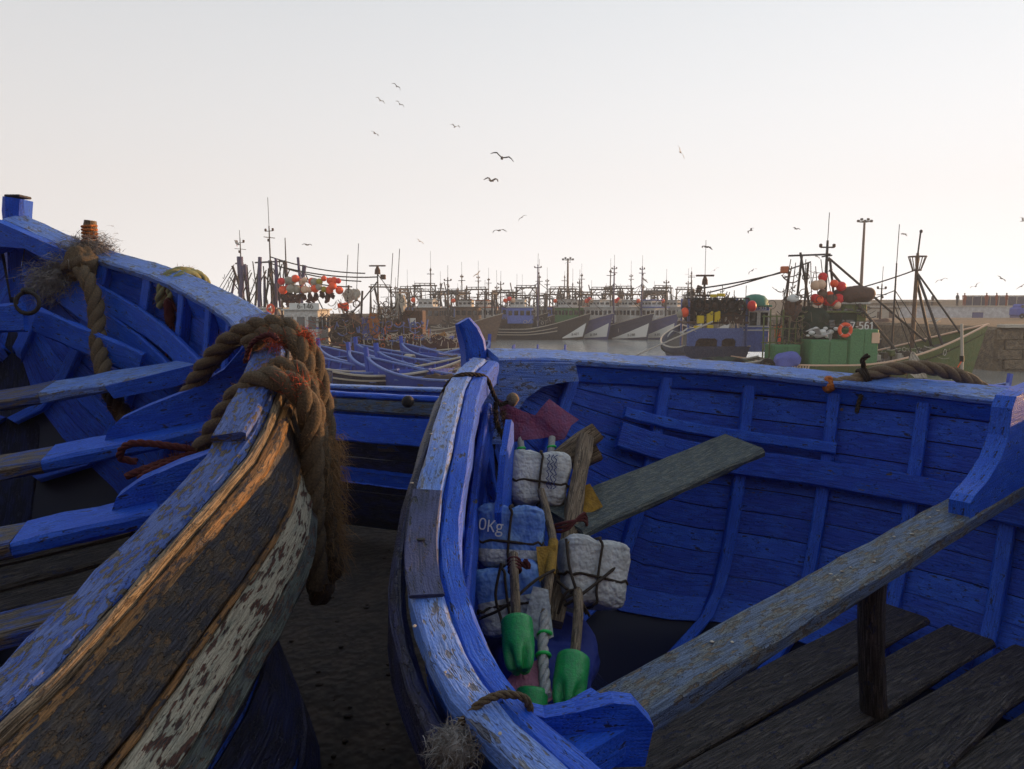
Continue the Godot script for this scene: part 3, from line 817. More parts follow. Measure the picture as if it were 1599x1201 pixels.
	knee(t, "thwart_end", L, ld, PackedVector2Array([Vector2(-.02, -.056), Vector2(.29, -.056), Vector2(.31, -.03), Vector2(.29, .004), Vector2(-.02, .004)]), 0.142, M.blue)
	knee(t, "knee", Vector3(-.06, -.80, -1.235), Vector3(1, 0, -.05), PackedVector2Array([Vector2(0, -.06), Vector2(.31, -.06), Vector2(.325, .02), Vector2(.29, .062), Vector2(.25, .068), Vector2(.18, .052), Vector2(.12, .043), Vector2(.06, .06), Vector2(.015, .096), Vector2(0, .1)]), 0.042, M.blue)
	bolt(t, "bolt", R - ld * 0.60 + Vector3(.005, .035, .045), Vector3(-.5, 0.1, .8).normalized(), 0.02, M.iron)
	bolt(t, "bolt", R - ld * 0.45 + Vector3(.005, .09, .045), Vector3(-.5, 0.1, .8).normalized(), 0.02, M.iron)
	# thwart stanchion down to the floor
	s = st(); tube(s, spline([Vector3(1.0, -.73, -1.87), Vector3(1.02, -.95, -1.89), Vector3(1.06, -1.22, -1.92)], 8), [0.040, 0.037, 0.036, 0.037, 0.035, 0.037, 0.036, 0.038, 0.04], 10); rp(t, "stanchion", s, M.dark_wood)
	# bottom boards
	for k in 7:
		var q0 := 0.30 + k * 0.032
		var a := hp(h, 0, q0, v_at(h, 0, q0, -1.17)); var b := hp(h, 1, q0, v_at(h, 1, q0, -1.17))
		a = a.lerp(b, 0.12); b = b.lerp(a, 0.08)
		a.y = -1.16 + rng.randf_range(-.008, .008); b.y = -1.16 + rng.randf_range(-.008, .008)
		plank_part(t, "bottom_board", a, b, 0.168, 0.025, M.dark_wood)
	plank_part(t, "floor_batten", Vector3(.55, -1.125, -1.25), Vector3(1.45, -1.125, -1.95), 0.07, 0.03, M.dark_wood)
	# bow sheet board standing beside the wrapped floats
	knee(t, "bow_board", Vector3(-.04, -.76, -2.02), Vector3(.12, .1, -1), PackedVector2Array([Vector2(0, 0), Vector2(0, .16), Vector2(.12, .30), Vector2(.28, .37), Vector2(.34, .34), Vector2(.34, 0)]), 0.02, M.blue)
	# later timber fixed on the far rail where the rope lies
	var fq := f1.slice(24, 32)
	rp(t, "rail_pad", swept(fq, PackedVector2Array([Vector2(-.07, .026), Vector2(.02, .026), Vector2(.012, .058), Vector2(-.06, .058)]), 0.0), M.rail)
	# bare wood where paint has come away, and pale splashes
	for q in [[1, 0.30, 0.60, .055, .018], [1, 0.42, 0.83, .02, .012], [1, 0.24, 0.90, .012, .012], [1, 0.34, 0.88, .014, .01]]:
		var hs := st(); var pp := hp(h, q[0], q[1], q[2]); var nn := hn(h, q[0], q[1], q[2])
		var tx := (hp(h, q[0], q[1] + .01, q[2]) - hp(h, q[0], q[1] - .01, q[2])).normalized()
		box(hs, pp - nn * (th + .001), Vector3(q[3], q[4], .004), 0.001, Basis(tx, nn.cross(tx), nn)); rp(t, "bare_patch", hs, M.timber)
	s = st()
	for k in 46:
		var f := rng.randf(); var p := L.lerp(R, f) + Vector3(rng.randfn() * .02, 0.002, rng.randfn() * .02)
		if k > 18: p = spline_at(h.G[k % 2], rng.randf_range(.03, .45)) + Vector3(rng.randfn() * .012, 0.018, 0)
		ball(s, p, Vector3(rng.randf_range(.002, .008), .0015, rng.randf_range(.002, .006)), 7, 4)
	rp(t, "bird_droppings", s, M.bone).set_meta("kind", "stuff")

func spline_at(P: Array, q: float) -> Vector3:
	var f := clampf(q, 0, 1) * (P.size() - 1); var i: int = min(int(f), P.size() - 2)
	return (P[i] as Vector3).lerp(P[i + 1], f - i)

func left_boat():
	var G1 := [Vector3(-2.385, .412, -3.42), Vector3(-1.998, .254, -3.35), Vector3(-1.542, .138, -3.15), Vector3(-1.193, .032, -2.85), Vector3(-.921, -.051, -2.5), Vector3(-.752, -.129, -2.2), Vector3(-.691, -.195, -2.0), Vector3(-.658, -.264, -1.8), Vector3(-.645, -.346, -1.6), Vector3(-.675, -.424, -1.42), Vector3(-.715, -.500, -1.25), Vector3(-.741, -.557, -1.1), Vector3(-.765, -.60, -.95), Vector3(-.82, -.66, -.4), Vector3(-.90, -.68, .4), Vector3(-1.1, -.64, 1.4)]
	var ax := Vector3(.30, 0, .95)
	var G0 := mirror_side(G1, Vector3(-2.385, 0, -3.42), ax, 0.2)
	var K := [Vector3(-2.33, .0, -3.30), Vector3(-2.25, -.70, -3.05), Vector3(-2.1, -1.25, -2.6), Vector3(-1.9, -1.42, -2.0), Vector3(-1.7, -1.46, -1.4), Vector3(-1.45, -1.47, -.5), Vector3(-1.15, -1.45, 1.3)]
	var h := hull(G0, G1, K)
	h.bulge = 0.40
	var t := thing("fishing_boat", "weathered blue wooden boat with thick brown rope draped over its rusty-stained rail", "boat", E + Vector3(-1.7, QUAY, -1.5), "blue boats drawn up on the quay")
	var th := 0.022; var nst := 11
	for side in 2:
		for i in nst:
			var v0 := 0.10 + 0.9 * i / nst; var v1 := 0.10 + 0.9 * (i + 1) / nst - 0.004
			rp(t, "plank", strake(h, side, v0, v1, 0.015, 0.995, th, rng.randf_range(-0.003, 0.003), 44), M.navy if side == 1 and i < nst - 2 and false else [M.blue, M.blue_b, M.blue_b][(i + side) % 3])
	caulking(t, h, 0.012)
	var s := st(); var fr := []
	for i in 31:
		var q := i / 30.0
		fr.append([spline_at(h.K, q), tangent(h.K, int(q * 60)).cross(Vector3.UP).normalized(), Vector3.UP])
	sweep(s, fr, rect(-0.13, 0.13, -0.03, 0.05, 0.01)); rp(t, "keel", s, M.navy)
	for q in [0.05, 0.10, 0.15, 0.20, 0.25, 0.295, 0.34, 0.39, 0.45, 0.52, 0.6, 0.68, 0.76, 0.85]:
		rp(t, "rib", rib(h, 1, q, 0.004, 0.985, th - 0.002, 0.055, 0.045), M.blue)
		rp(t, "rib", rib(h, 0, q, 0.004, 0.985, th - 0.002, 0.055, 0.045), M.blue_b)
	rp(t, "stringer", stringer(h, 1, 0.80, 0.815, 0.06, 0.34, th + 0.045, 0.10, 0.026), M.blue)
	rp(t, "riser", stringer(h, 1, 0.70, 0.72, 0.05, 0.9, th + 0.045, 0.10, 0.028), M.blue)
	rp(t, "riser", stringer(h, 0, 0.70, 0.72, 0.05, 0.9, th + 0.045, 0.10, 0.028), M.blue)
	# far half of the gunwale: deep inner beam under a worn capping
	var rl := [20, 20, 18, 12, 8, 6, 4, 2, 0]
	var sg := -1.0
	if (rail_frames(h.G[1], 0.3, 0.5, rl, sg, 4)[2][1] as Vector3).x < 0: sg = 1.0
	var ff := rail_frames(h.G[1], 0.0, 0.355, [20, 20, 16], sg, 34)
	rp(t, "capping_rail", swept(ff, rect(-0.075, 0.045, -0.004, 0.030, 0.008)), M.rail)
	rp(t, "gunwale_beam", swept(ff, rect(-0.062, -0.02, -0.125, -0.006, 0.008)), M.blue)
	rp(t, "rubbing_strake", swept(rail_frames(h.G[1], 0.0, 0.34, [20, 20, 16], sg, 30), rect(0.0, 0.04, -0.12, -0.02, 0.01)), M.blue)
	# near half: worn capping on edge, ochre moulding, stained and flaking strakes
	var fn := rail_frames(h.G[1], 0.357, 0.99, [10, 6, 4, 3, 2, 0], sg, 70)
	rp(t, "capping_rail", swept(fn, rect(-0.068, 0.030, -0.03, 0.018, 0.009), 0.0025), M.rail_worn)
	rp(t, "gunwale_beam", swept(fn, rect(-0.058, -0.024, -0.12, -0.032, 0.006)), M.blue)
	rp(t, "rail_edge", swept(fn, rect(0.033, 0.050, -0.045, 0.012, 0.005), 0.0015), M.timber)
	rp(t, "moulding", swept(fn, PackedVector2Array([Vector2(.052, -.052), Vector2(.064, -.050), Vector2(.074, -.040), Vector2(.076, -.026), Vector2(.070, -.014), Vector2(.058, -.008), Vector2(.052, -.010)]), 0.0012), M.ochre)
	var fs := rail_frames(h.G[1], 0.357, 0.99, [-10, -9, 8, 40, 44, 44], sg, 70)
	rp(t, "rubbing_strake", swept(fs, rect(0.024, 0.056, -0.165, -0.055, 0.005), 0.002), M.rust)
	rp(t, "rubbing_strake", swept(fs, rect(0.022, 0.052, -0.182, -0.168, 0.003), 0.001), M.ochre)
	rp(t, "rubbing_strake", swept(fs, rect(0.016, 0.048, -0.265, -0.185, 0.005), 0.002), M.flaky_white)
	rp(t, "rubbing_strake", swept(fs, rect(0.012, 0.042, -0.312, -0.268, 0.005), 0.002), M.flaky_green)
	for k in 5:
		rp(t, "outer_plank", strake(h, 1, 0.66 - k * 0.10, 0.752 - k * 0.10, 0.3, 0.99, 0.014, 0.018 + rng.randf() * 0.004, 40), M.navy)
	# a raised chock on the rail where the rope bears
	var fc := rail_frames(h.G[1], 0.40, 0.475, [9, 8], sg, 6)
	rp(t, "rail_chock", swept(fc, rect(-0.062, 0.026, 0.019, 0.045, 0.008), 0.002), M.rail_worn)
	fc = rail_frames(h.G[1], 0.335, 0.375, [13, 11], sg, 6)
	rp(t, "rail_chock", swept(fc, rect(-0.066, 0.040, 0.020, 0.062, 0.01), 0.002), M.rail_worn)
	# stem head and breasthook
	s = st(); fr = []
	var sp := spline([Vector3(-2.33, -.4, -3.30), Vector3(-2.40, .2, -3.45), Vector3(-2.41, .44, -3.47), Vector3(-2.40, .525, -3.47)], 14)
	for i in sp.size():
		var tt := tangent(sp, i); var o := tt.cross(Vector3(-0.3, 0, -1)).normalized()
		fr.append([sp[i], o, o.cross(tt).normalized()])
	sweep(s, fr, rect(-0.045, 0.045, -0.07, 0.07, 0.016), 0.002); rp(t, "stem_post", s, M.blue)
	s = st(); box(s, Vector3(-2.40, .535, -3.47), Vector3(.075, .012, .09), 0.005); rp(t, "stem_cap", s, M.dark_wood)
	knee(t, "breasthook", Vector3(-2.40, .375, -3.30), Vector3(1.0, -.33, .12), PackedVector2Array([Vector2(-.3, -.02), Vector2(.0, .035), Vector2(.45, .0), Vector2(.46, -.055), Vector2(.30, -.06), Vector2(.20, -.045), Vector2(.08, -.075), Vector2(.0, -.15), Vector2(-.3, -.22)]), 0.08, M.blue)
	# a short strut inside the bow
	plank_part(t, "bow_strut", Vector3(-2.05, -.0, -3.05), Vector3(-1.55, -.19, -2.95), 0.03, 0.11, M.blue)
	plank_part(t, "bow_strut", Vector3(-2.5, .0, -2.9), Vector3(-2.05, .02, -2.95), 0.03, 0.12, M.blue)
	# iron mooring ring on the inside of the bow planking
	s = st(); ring(s, Vector3(-2.03, .02, -2.945), Vector3(.15, 0.1, 1).normalized(), 0.045, 0.009); var mr := rp(t, "mooring_ring", s, M.iron)
	s = st(); lathe(s, Vector3(-2.04, .07, -2.99), Basis(Vector3.RIGHT, Vector3(0, 0, 1), Vector3(0, -1, 0)), [[0, 0], [0.016, 0], [0.014, 0.05], [0, 0.055]], 10); sub(mr, "eye_bolt", s, M.iron)
	# thwarts: [right end, length, drop per metre, width, has knee, material]
	var dl := Vector3(-.95, -.16, .30).normalized()
	var T := [[Vector3(-1.18, -.20, -2.82), 1.5, 0.24, M.thwart_wood], [Vector3(-.80, -.335, -2.30), 1.75, 0.17, M.thwart_wood], [Vector3(-.76, -.475, -1.84), 1.8, 0.15, M.thwart_wood], [Vector3(-.80, -.63, -1.56), 1.8, 0.12, M.thwart_wood]]
	for k in T.size():
		var a: Vector3 = T[k][0]
		var m2: float = [0.62, 0.66, 0.50, 0.2][k]
		plank_part(t, "thwart", a, a + dl * m2, T[k][2], 0.042, M.blue if k != 0 else M.rail, Vector3(-.14, 1, .16), 6)
		plank_part(t, "thwart", a + dl * (m2 + .001), a + dl * T[k][1], T[k][2], 0.042, T[k][3], Vector3(-.14, 1, .16), 10)
	# the blue ends of the thwarts carry knees up to the gunwale
	var kp := PackedVector2Array([Vector2(-.52, .0), Vector2(-.50, .035), Vector2(-.46, .062), Vector2(-.38, .085), Vector2(-.24, .115), Vector2(-.13, .16), Vector2(-.06, .22), Vector2(-.02, .27), Vector2(.08, .27), Vector2(.08, .0)])
	knee(t, "knee", Vector3(-.80, -.335, -2.34), -dl, kp, 0.06, M.blue, Vector3(-.14, 1, .1))
	var kp2 := PackedVector2Array([Vector2(-.30, .0), Vector2(-.28, .035), Vector2(-.22, .065), Vector2(-.12, .09), Vector2(.0, .105), Vector2(.08, .16), Vector2(.08, .0)])
	knee(t, "knee", Vector3(-.76, -.475, -1.87), -dl, kp2, 0.06, M.blue, Vector3(-.14, 1, .1))
	knee(t, "lodging_knee", Vector3(-.72, -.49, -1.63), -dl, PackedVector2Array([Vector2(-.10, .0), Vector2(-.11, .10), Vector2(-.09, .125), Vector2(-.05, .135), Vector2(.10, .16), Vector2(.10, .0)]), 0.04, M.blue)
	knee(t, "lodging_knee", Vector3(-1.18, -.235, -2.70), -dl, PackedVector2Array([Vector2(-.36, .0), Vector2(-.34, -.05), Vector2(-.12, -.045), Vector2(-.02, -.02), Vector2(.08, -.03), Vector2(.14, .03), Vector2(.02, .03)]), 0.03, M.blue)
	# boards lying across the bottom
	for k in 3:
		plank_part(t, "bottom_board", Vector3(-1.10 - k * .03, -.72 - k * .06, -2.55 + k * .13), Vector3(-2.3, -.95 - k * .06, -2.2 + k * .13), 0.13, 0.03, M.dark_wood, Vector3(-.1, 1, .3))
	for k in 6:
		plank_part(t, "bottom_board", Vector3(-1.0, -1.0, -1.9 + k * .16), Vector3(-2.1, -1.05, -1.55 + k * .16), 0.15, 0.03, M.dark_wood)

func mooring_boat():
	# the boat lying across, behind the two near ones
	var G1 := [Vector3(-3.4, -.40, -5.3), Vector3(-2.6, -.47, -4.75), Vector3(-1.9, -.51, -4.45), Vector3(-1.2, -.53, -4.22), Vector3(-.35, -.53, -3.90), Vector3(.4, -.53, -3.82), Vector3(1.0, -.53, -3.85), Vector3(1.6, -.51, -4.05), Vector3(2.1, -.48, -4.5)]
	var G0 := [Vector3(-3.4, -.40, -5.3), Vector3(-2.7, -.56, -5.55), Vector3(-1.6, -.65, -5.7), Vector3(-.4, -.68, -5.6), Vector3(.6, -.67, -5.4), Vector3(1.5, -.60, -5.0), Vector3(2.1, -.48, -4.5)]
	var K := [Vector3(-3.3, -1.1, -5.3), Vector3(-2.6, -1.40, -5.15), Vector3(-1.0, -1.46, -4.95), Vector3(1.0, -1.46, -4.6), Vector3(2.0, -1.3, -4.5)]
	var h := hull(G0, G1, K)
	var t := thing("fishing_boat", "dark blue boat lying crosswise behind the two near boats, broadside on", "boat", E + Vector3(-.2, QUAY, -4.8), "blue boats drawn up on the quay")
	for side in 2:
		for i in 8:
			var v0 := 0.08 + 0.92 * i / 8.0; var v1 := 0.08 + 0.92 * (i + 1) / 8.0 - 0.006
			rp(t, "plank", strake(h, side, v0, v1, 0.01, 0.99, 0.024, rng.randf_range(-.003, .003), 40), M.blue if i >= 6 else M.navy)
	for q in [0.1, 0.2, 0.3, 0.4, 0.5, 0.6, 0.7, 0.8, 0.9]:
		rp(t, "rib", rib(h, 0, q, 0.15, 0.98, 0.02, 0.05, 0.04), M.blue)
	var sg := 1.0
	if (rail_frames(h.G[1], 0.4, 0.6, [0, 0], sg, 4)[2][1] as Vector3).z < 0: sg = -1.0
	var f := rail_frames(h.G[1], 0.0, 1.0, [6, 6], sg, 50)
	rp(t, "capping_rail", swept(f, rect(-0.09, 0.04, 0.0, 0.03, 0.008)), M.blue)
	rp(t, "rubbing_strake", swept(f, rect(0.004, 0.036, -0.085, -0.004, 0.012)), M.thwart)
	rp(t, "rubbing_strake", swept(f, rect(0.004, 0.03, -0.26, -0.10, 0.008)), M.blue)
	var fb := rail_frames(h.G[0], 0.0, 1.0, [0, 0], -sg, 50)
	rp(t, "capping_rail", swept(fb, rect(-0.06, 0.06, 0.0, 0.03, 0.008)), M.rail)
	# loose batten nailed along the side
	rp(t, "side_batten", stringer(h, 1, 0.55, 0.54, 0.40, 0.52, -0.012, 0.085, -0.03), M.blue)
	var s := st(); lathe(s, Vector3(-.58, -.52, -3.885), Basis(Vector3.RIGHT, Vector3(0, 0, 1), Vector3(0, -1, 0)), [[0, 0.02], [0.034, 0.02], [0.034, 0.045], [0.02, 0.06], [0, 0.06]], 14)
	rp(t, "scupper", s, M.iron)
	for q in [0.3, 0.5, 0.7]:
		plank_part(t, "thwart", hp(h, 0, q, 0.75), hp(h, 1, q, 0.75), 0.22, 0.04, M.thwart_wood)
	var ss := st(); tube(ss, spline([Vector3(-3.36, -1.0, -5.3), Vector3(-3.45, -.4, -5.35), Vector3(-3.47, -.1, -5.36)], 8), 0.06, 8); rp(t, "stem_post", ss, M.blue)

	# a hidden copy added further right to hold the low sun off the ground
	var c := copy(t, E + Vector3(4.4, QUAY, -5.0), -0.95 + PI, "unseen blue boat added to shade the ground, out beyond the loaded boat's far rail"); c.scale = Vector3.ONE * 0.8

# ---------------------------------------------------------------- ropes and lashings
func ropes():
	var s: SurfaceTool
	# hawser hanging from the bow of the left boat
	var A := [Vector3(-2.027, 0.148, -3.250), Vector3(-1.930, 0.159, -3.170), Vector3(-1.870, 0.100, -3.120), Vector3(-1.824, 0.001, -3.080), Vector3(-1.790, -0.109, -3.020), Vector3(-1.740, -0.214, -2.950), Vector3(-1.657, -0.326, -2.850), Vector3(-1.558, -0.404, -2.750), Vector3(-1.464, -0.451, -2.650)]
	var t := thing("mooring_rope", "frayed brown hawser hanging inside the bow below a grey tuft of unlaid fibres", "rope", E + A[8], "thick ropes on the near boats")
	s = st(); rope(s, A, 0.036); rp(t, "strands", s, M.rope)
	s = st(); fibres(s, spline(A, 60), 0.036, 900, 0.035, 0.0022); rp(t, "loose_fibres", s, M.fibre).set_meta("kind", "stuff")
	s = st()
	var c0 := Vector3(-2.06, .20, -3.27)
	for k in 7000:
		var u := rng.randf(); var o := c0.lerp(Vector3(-1.93, .27, -3.33), u) + Vector3(rng.randfn(), rng.randfn(), rng.randfn()) * 0.035
		var d := Vector3(rng.randfn() - 0.5, rng.randfn() * 0.8, rng.randfn() + 0.3).normalized()
		hair(s, o, d, rng.randf_range(0.03, 0.09), 0.0026, 0.6, 4)
	for k in 2600:
		var o := Vector3(-2.10, .12, -3.22) + Vector3(rng.randfn() * .05, rng.randfn() * .035, rng.randfn() * 0.03)
		hair(s, o, Vector3(rng.randfn() - .8, rng.randfn() - .4, rng.randfn() + .2).normalized(), rng.randf_range(0.03, 0.08), 0.0026, 0.6, 4)
	rp(t, "frayed_tuft", s, M.fibre_grey).set_meta("kind", "stuff")
	s = st(); var nz := FastNoiseLite.new(); nz.seed = 4; nz.frequency = 14.0
	ball(s, Vector3(-1.97, .20, -3.22), Vector3(.075, .07, .07), 24, 16, nz, 0.03); rp(t, "knot", s, M.rope)
	# wrapped peg standing in the rail
	t = thing("wooden_peg", "short orange-brown peg bound with cord, upright in the rail above the tuft", "peg", E + Vector3(-1.985, .265, -3.33))
	s = st(); tube(s, spline([Vector3(-1.985, .22, -3.33), Vector3(-1.98, .33, -3.33), Vector3(-1.973, .405, -3.33)], 6), [.026, .026, .027, .028, .03, .03, .026], 9); rp(t, "post", s, M.timber)
	for k in 5:
		s = st(); ring(s, Vector3(-1.98, .315 + k * .016, -3.33), Vector3(0.1 * sin(k), 1, 0.1), 0.029, 0.007, 14, 6); rp(t, "binding", s, M.net_orange)
	# green chafed rope end over the rail, with red cords
	var B := [Vector3(-1.547, 0.007, -3.100), Vector3(-1.522, 0.080, -3.070), Vector3(-1.506, 0.135, -3.100), Vector3(-1.485, 0.158, -3.16), Vector3(-1.460, 0.150, -3.230), Vector3(-1.453, 0.09, -3.280)]
	t = thing("rope_lashing", "pale green rope turned over the rail, red cords hanging from it", "rope", E + B[3])
	s = st(); rope(s, B, 0.026); rp(t, "turn", s, M.green_rope)
	s = st(); var B2 := []
	for p in B: B2.append((p as Vector3) + Vector3(.045, -.012, .015))
	rope(s, B2, 0.024); rp(t, "turn", s, M.green_rope)
	s = st(); fibres(s, spline(B, 30), 0.03, 500, 0.03, 0.002); rp(t, "loose_fibres", s, M.fibre).set_meta("kind", "stuff")
	s = st(); rope(s, [Vector3(-1.50, 0.08, -3.05), Vector3(-1.489, 0.02, -3.05), Vector3(-1.476, -0.040, -3.040), Vector3(-1.479, -0.163, -3.000), Vector3(-1.476, -0.296, -2.950), Vector3(-1.383, -0.371, -2.850)], 0.007, 3, 5); rp(t, "cord", s, M.cord_red)
	s = st(); rope(s, [Vector3(-1.475, 0.03, -3.045), Vector3(-1.44, -.02, -3.03), Vector3(-1.412, 0.010, -3.030)], 0.006, 3, 5); rp(t, "cord", s, M.cord_red)
	s = st(); rope(s, [Vector3(-1.48, -0.05, -3.045), Vector3(-1.45, -.11, -3.02), Vector3(-1.40, -0.17, -3.0)], 0.005, 3, 5); rp(t, "cord", s, M.cord_red)
	s = st(); ball(s, Vector3(-1.487, -.02, -3.04), Vector3(.022, .055, .022), 14, 10, nz, 0.02); rp(t, "knot", s, M.cord_red)
	s = st(); fibres(s, [Vector3(-1.487, .03, -3.04), Vector3(-1.48, -.08, -3.04)], 0.02, 160, 0.05, 0.0018); rp(t, "loose_fibres", s, M.cord_red).set_meta("kind", "stuff")
	# the heavy rope with its turns over the rail of the left boat
	var Cp := [Vector3(-1.120, -0.345, -2.350), Vector3(-1.052, -0.267, -2.280), Vector3(-0.969, -0.178, -2.220), Vector3(-0.878, -0.102, -2.180), Vector3(-0.782, -0.061, -2.140), Vector3(-0.690, -0.056, -2.100), Vector3(-0.625, -0.090, -2.070), Vector3(-0.586, -0.159, -2.060), Vector3(-0.567, -0.264, -2.060), Vector3(-0.553, -0.398, -2.050), Vector3(-0.543, -0.532, -2.040), Vector3(-0.540, -0.666, -2.030), Vector3(-0.552, -0.772, -2.020)]
	var C2 := [Vector3(-0.807, -0.117, -2.130), Vector3(-0.744, -0.080, -2.110), Vector3(-0.672, -0.080, -2.06), Vector3(-0.612, -0.121, -2.020), Vector3(-0.588, -0.205, -2.00), Vector3(-0.578, -0.336, -1.99), Vector3(-0.570, -0.488, -1.98), Vector3(-0.562, -0.657, -1.97), Vector3(-0.572, -0.770, -1.96)]
	var D := [Vector3(-0.925, -0.469, -1.980), Vector3(-0.857, -0.376, -1.940), Vector3(-0.792, -0.297, -1.900), Vector3(-0.729, -0.226, -1.870), Vector3(-0.662, -0.190, -1.850), Vector3(-0.594, -0.195, -1.830), Vector3(-0.551, -0.235, -1.830), Vector3(-0.536, -0.322, -1.840), Vector3(-0.539, -0.462, -1.840), Vector3(-0.541, -0.622, -1.840), Vector3(-0.534, -0.758, -1.840)]
	var D2 := [Vector3(-0.694, -0.20, -1.930), Vector3(-0.647, -0.165, -1.93), Vector3(-0.591, -0.180, -1.920), Vector3(-0.555, -0.253, -1.915), Vector3(-0.540, -0.369, -1.915), Vector3(-0.527, -0.532, -1.915), Vector3(-0.517, -0.698, -1.915)]
	t = thing("mooring_rope", "heavy brown rope wound twice over the rail, its frayed bights hanging outside", "rope", E + Vector3(-.55, -.75, -1.95), "thick ropes on the near boats")
	var kk := 0
	for q in [Cp, C2, D, D2]:
		s = st(); rope(s, q, [0.033, 0.030, 0.034, 0.030][kk]); rp(t, "turn", s, M.rope)
		s = st(); fibres(s, spline(q, 60), 0.031, 2600, 0.026, 0.0013, 0.3); rp(t, "loose_fibres", s, M.fibre).set_meta("kind", "stuff")
		kk += 1
	# the bight at the bottom joins the turns
	s = st(); rope(s, [Vector3(-0.552, -0.76, -2.020), Vector3(-.545, -.80, -1.99), Vector3(-.55, -.815, -1.94), Vector3(-.54, -.80, -1.88), Vector3(-.535, -.75, -1.85)], 0.032); rp(t, "bight", s, M.rope)
	s = st(); rope(s, [Vector3(-0.517, -0.69, -1.915), Vector3(-.515, -.74, -1.94), Vector3(-.53, -.77, -1.97), Vector3(-.565, -.76, -1.965)], 0.029); rp(t, "bight", s, M.rope)
	s = st()
	for k in 1500:
		var o := Vector3(-.505, rng.randf_range(-.75, -.36), -1.95) + Vector3(rng.randfn() * .012, 0, rng.randfn() * .04)
		hair(s, o, Vector3(rng.randf_range(0.2, 1), rng.randfn() * .6 - .5, rng.randfn()).normalized(), rng.randf_range(0.02, 0.075), 0.0016, 0.9, 4)
	rp(t, "frayed_yarns", s, M.fibre).set_meta("kind", "stuff")
	s = st()
	for k in 700:
		var o := [Vector3(-.60, -.09, -2.045), Vector3(-.57, -.20, -1.82), Vector3(-.68, -.10, -2.03)][k % 3] as Vector3
		o += Vector3(rng.randfn() * .018, rng.randfn() * .014, rng.randfn() * .015)
		hair(s, o, Vector3(rng.randfn(), rng.randfn() + .4, rng.randfn()).normalized(), rng.randf_range(0.015, 0.05), 0.0018, 0.5)
	rp(t, "red_yarns", s, M.fibre_red).set_meta("kind", "stuff")
	# worn end inside the boat, unravelled into reddish knots
	s = st()
	for k in 10:
		var o := Vector3(-.96, -.475, -1.95) + Vector3(rng.randfn() * .055, rng.randfn() * .02, rng.randfn() * .03)
		rope(s, [o, o + Vector3(rng.randfn() * .04, rng.randf() * .05, rng.randfn() * .03), o + Vector3(rng.randfn() * .06, rng.randfn() * .03, rng.randfn() * .04), Vector3(-.88, -.40, -1.94)], 0.011, 3, 5)
	rp(t, "unlaid_end", s, M.cord_red)
	s = st(); fibres(s, [Vector3(-1.02, -.50, -1.97), Vector3(-.9, -.43, -1.94)], 0.05, 700, 0.04, 0.002); rp(t, "loose_fibres", s, M.cord_red).set_meta("kind", "stuff")
	s = st(); rope(s, [Vector3(-1.0, -.49, -1.95), Vector3(-1.02, -.55, -1.85), Vector3(-1.0, -.60, -1.78)], 0.005, 3, 5); rp(t, "cord", s, M.cord_red)
	s = st(); rope(s, [Vector3(-.79, -.16, -2.06), Vector3(-.75, -.10, -2.02), Vector3(-.69, -.075, -1.99), Vector3(-.66, -.09, -1.97)], 0.008, 3, 5); rp(t, "cord", s, M.cord_red)
	# rope end on the far rail of the right boat
	var F := [Vector3(1.401, -0.335, -3.06), Vector3(1.480, -0.325, -3.04), Vector3(1.555, -0.290, -3.02), Vector3(1.655, -0.262, -3.0), Vector3(1.766, -0.255, -2.98), Vector3(1.88, -0.280, -2.97), Vector3(1.99, -0.330, -2.97), Vector3(2.08, -0.42, -2.96)]
	t = thing("mooring_rope", "pale three-strand rope end with orange tip lying over the far rail", "rope", E + F[3], "thick ropes on the near boats")
	s = st(); rope(s, F, 0.031); rp(t, "strands", s, M.rope_pale)
	s = st(); fibres(s, spline(F, 40), 0.031, 500, 0.018, 0.0014); rp(t, "loose_fibres", s, M.fibre).set_meta("kind", "stuff")
	s = st(); ball(s, Vector3(1.395, -.337, -3.06), Vector3(.024, .036, .036), 14, 10, nz, 0.015); rp(t, "melted_tip", s, M.net_orange)
	s = st()
	for k in 3: ring(s, Vector3(1.525 + k * .014, -.303 + k * .005, -3.03), Vector3(.85, .4, .1 + k * .15).normalized(), 0.037, 0.007, 18, 6)
	rope(s, [Vector3(1.53, -.33, -3.0), Vector3(1.50, -.40, -2.99), Vector3(1.49, -.45, -2.985)], 0.010, 3, 5)
	rope(s, [Vector3(1.53, -.26, -3.02), Vector3(1.52, -.225, -3.02), Vector3(1.545, -.205, -3.02)], 0.012, 3, 5)
	rope(s, [Vector3(1.53, -.34, -2.99), Vector3(1.60, -.37, -2.98)], 0.008, 3, 5)
	rp(t, "lashing", s, M.cord_dark)
	# thin line round the stem of the right boat
	t = thing("tie_line", "thin dark line knotted round the gunwale just below the stem head", "rope", E + Vector3(-.1, -.36, -2.6))
	s = st(); rope(s, [Vector3(-0.285, -0.46, -2.40), Vector3(-0.262, -0.36, -2.38), Vector3(-0.225, -0.268, -2.37), Vector3(-0.185, -0.232, -2.38), Vector3(-0.13, -0.232, -2.42), Vector3(-0.09, -0.25, -2.46), Vector3(-0.065, -0.315, -2.50), Vector3(-0.045, -0.35, -2.52), Vector3(-0.02, -0.345, -2.53), Vector3(0.0, -.335, -2.53)], 0.0085, 3, 5); rp(t, "loop", s, M.cord_dark)
	s = st(); ball(s, Vector3(.002, -.332, -2.53), Vector3(.024, .022, .022), 14, 10, nz, 0.02); rp(t, "knot", s, M.rope_pale)
	s = st(); rope(s, [Vector3(-.06, -.34, -2.51), Vector3(-.055, -.42, -2.50), Vector3(-.03, -.48, -2.5), Vector3(-.04, -.58, -2.42)], 0.009, 3, 5); rp(t, "tail", s, M.cord_dark)
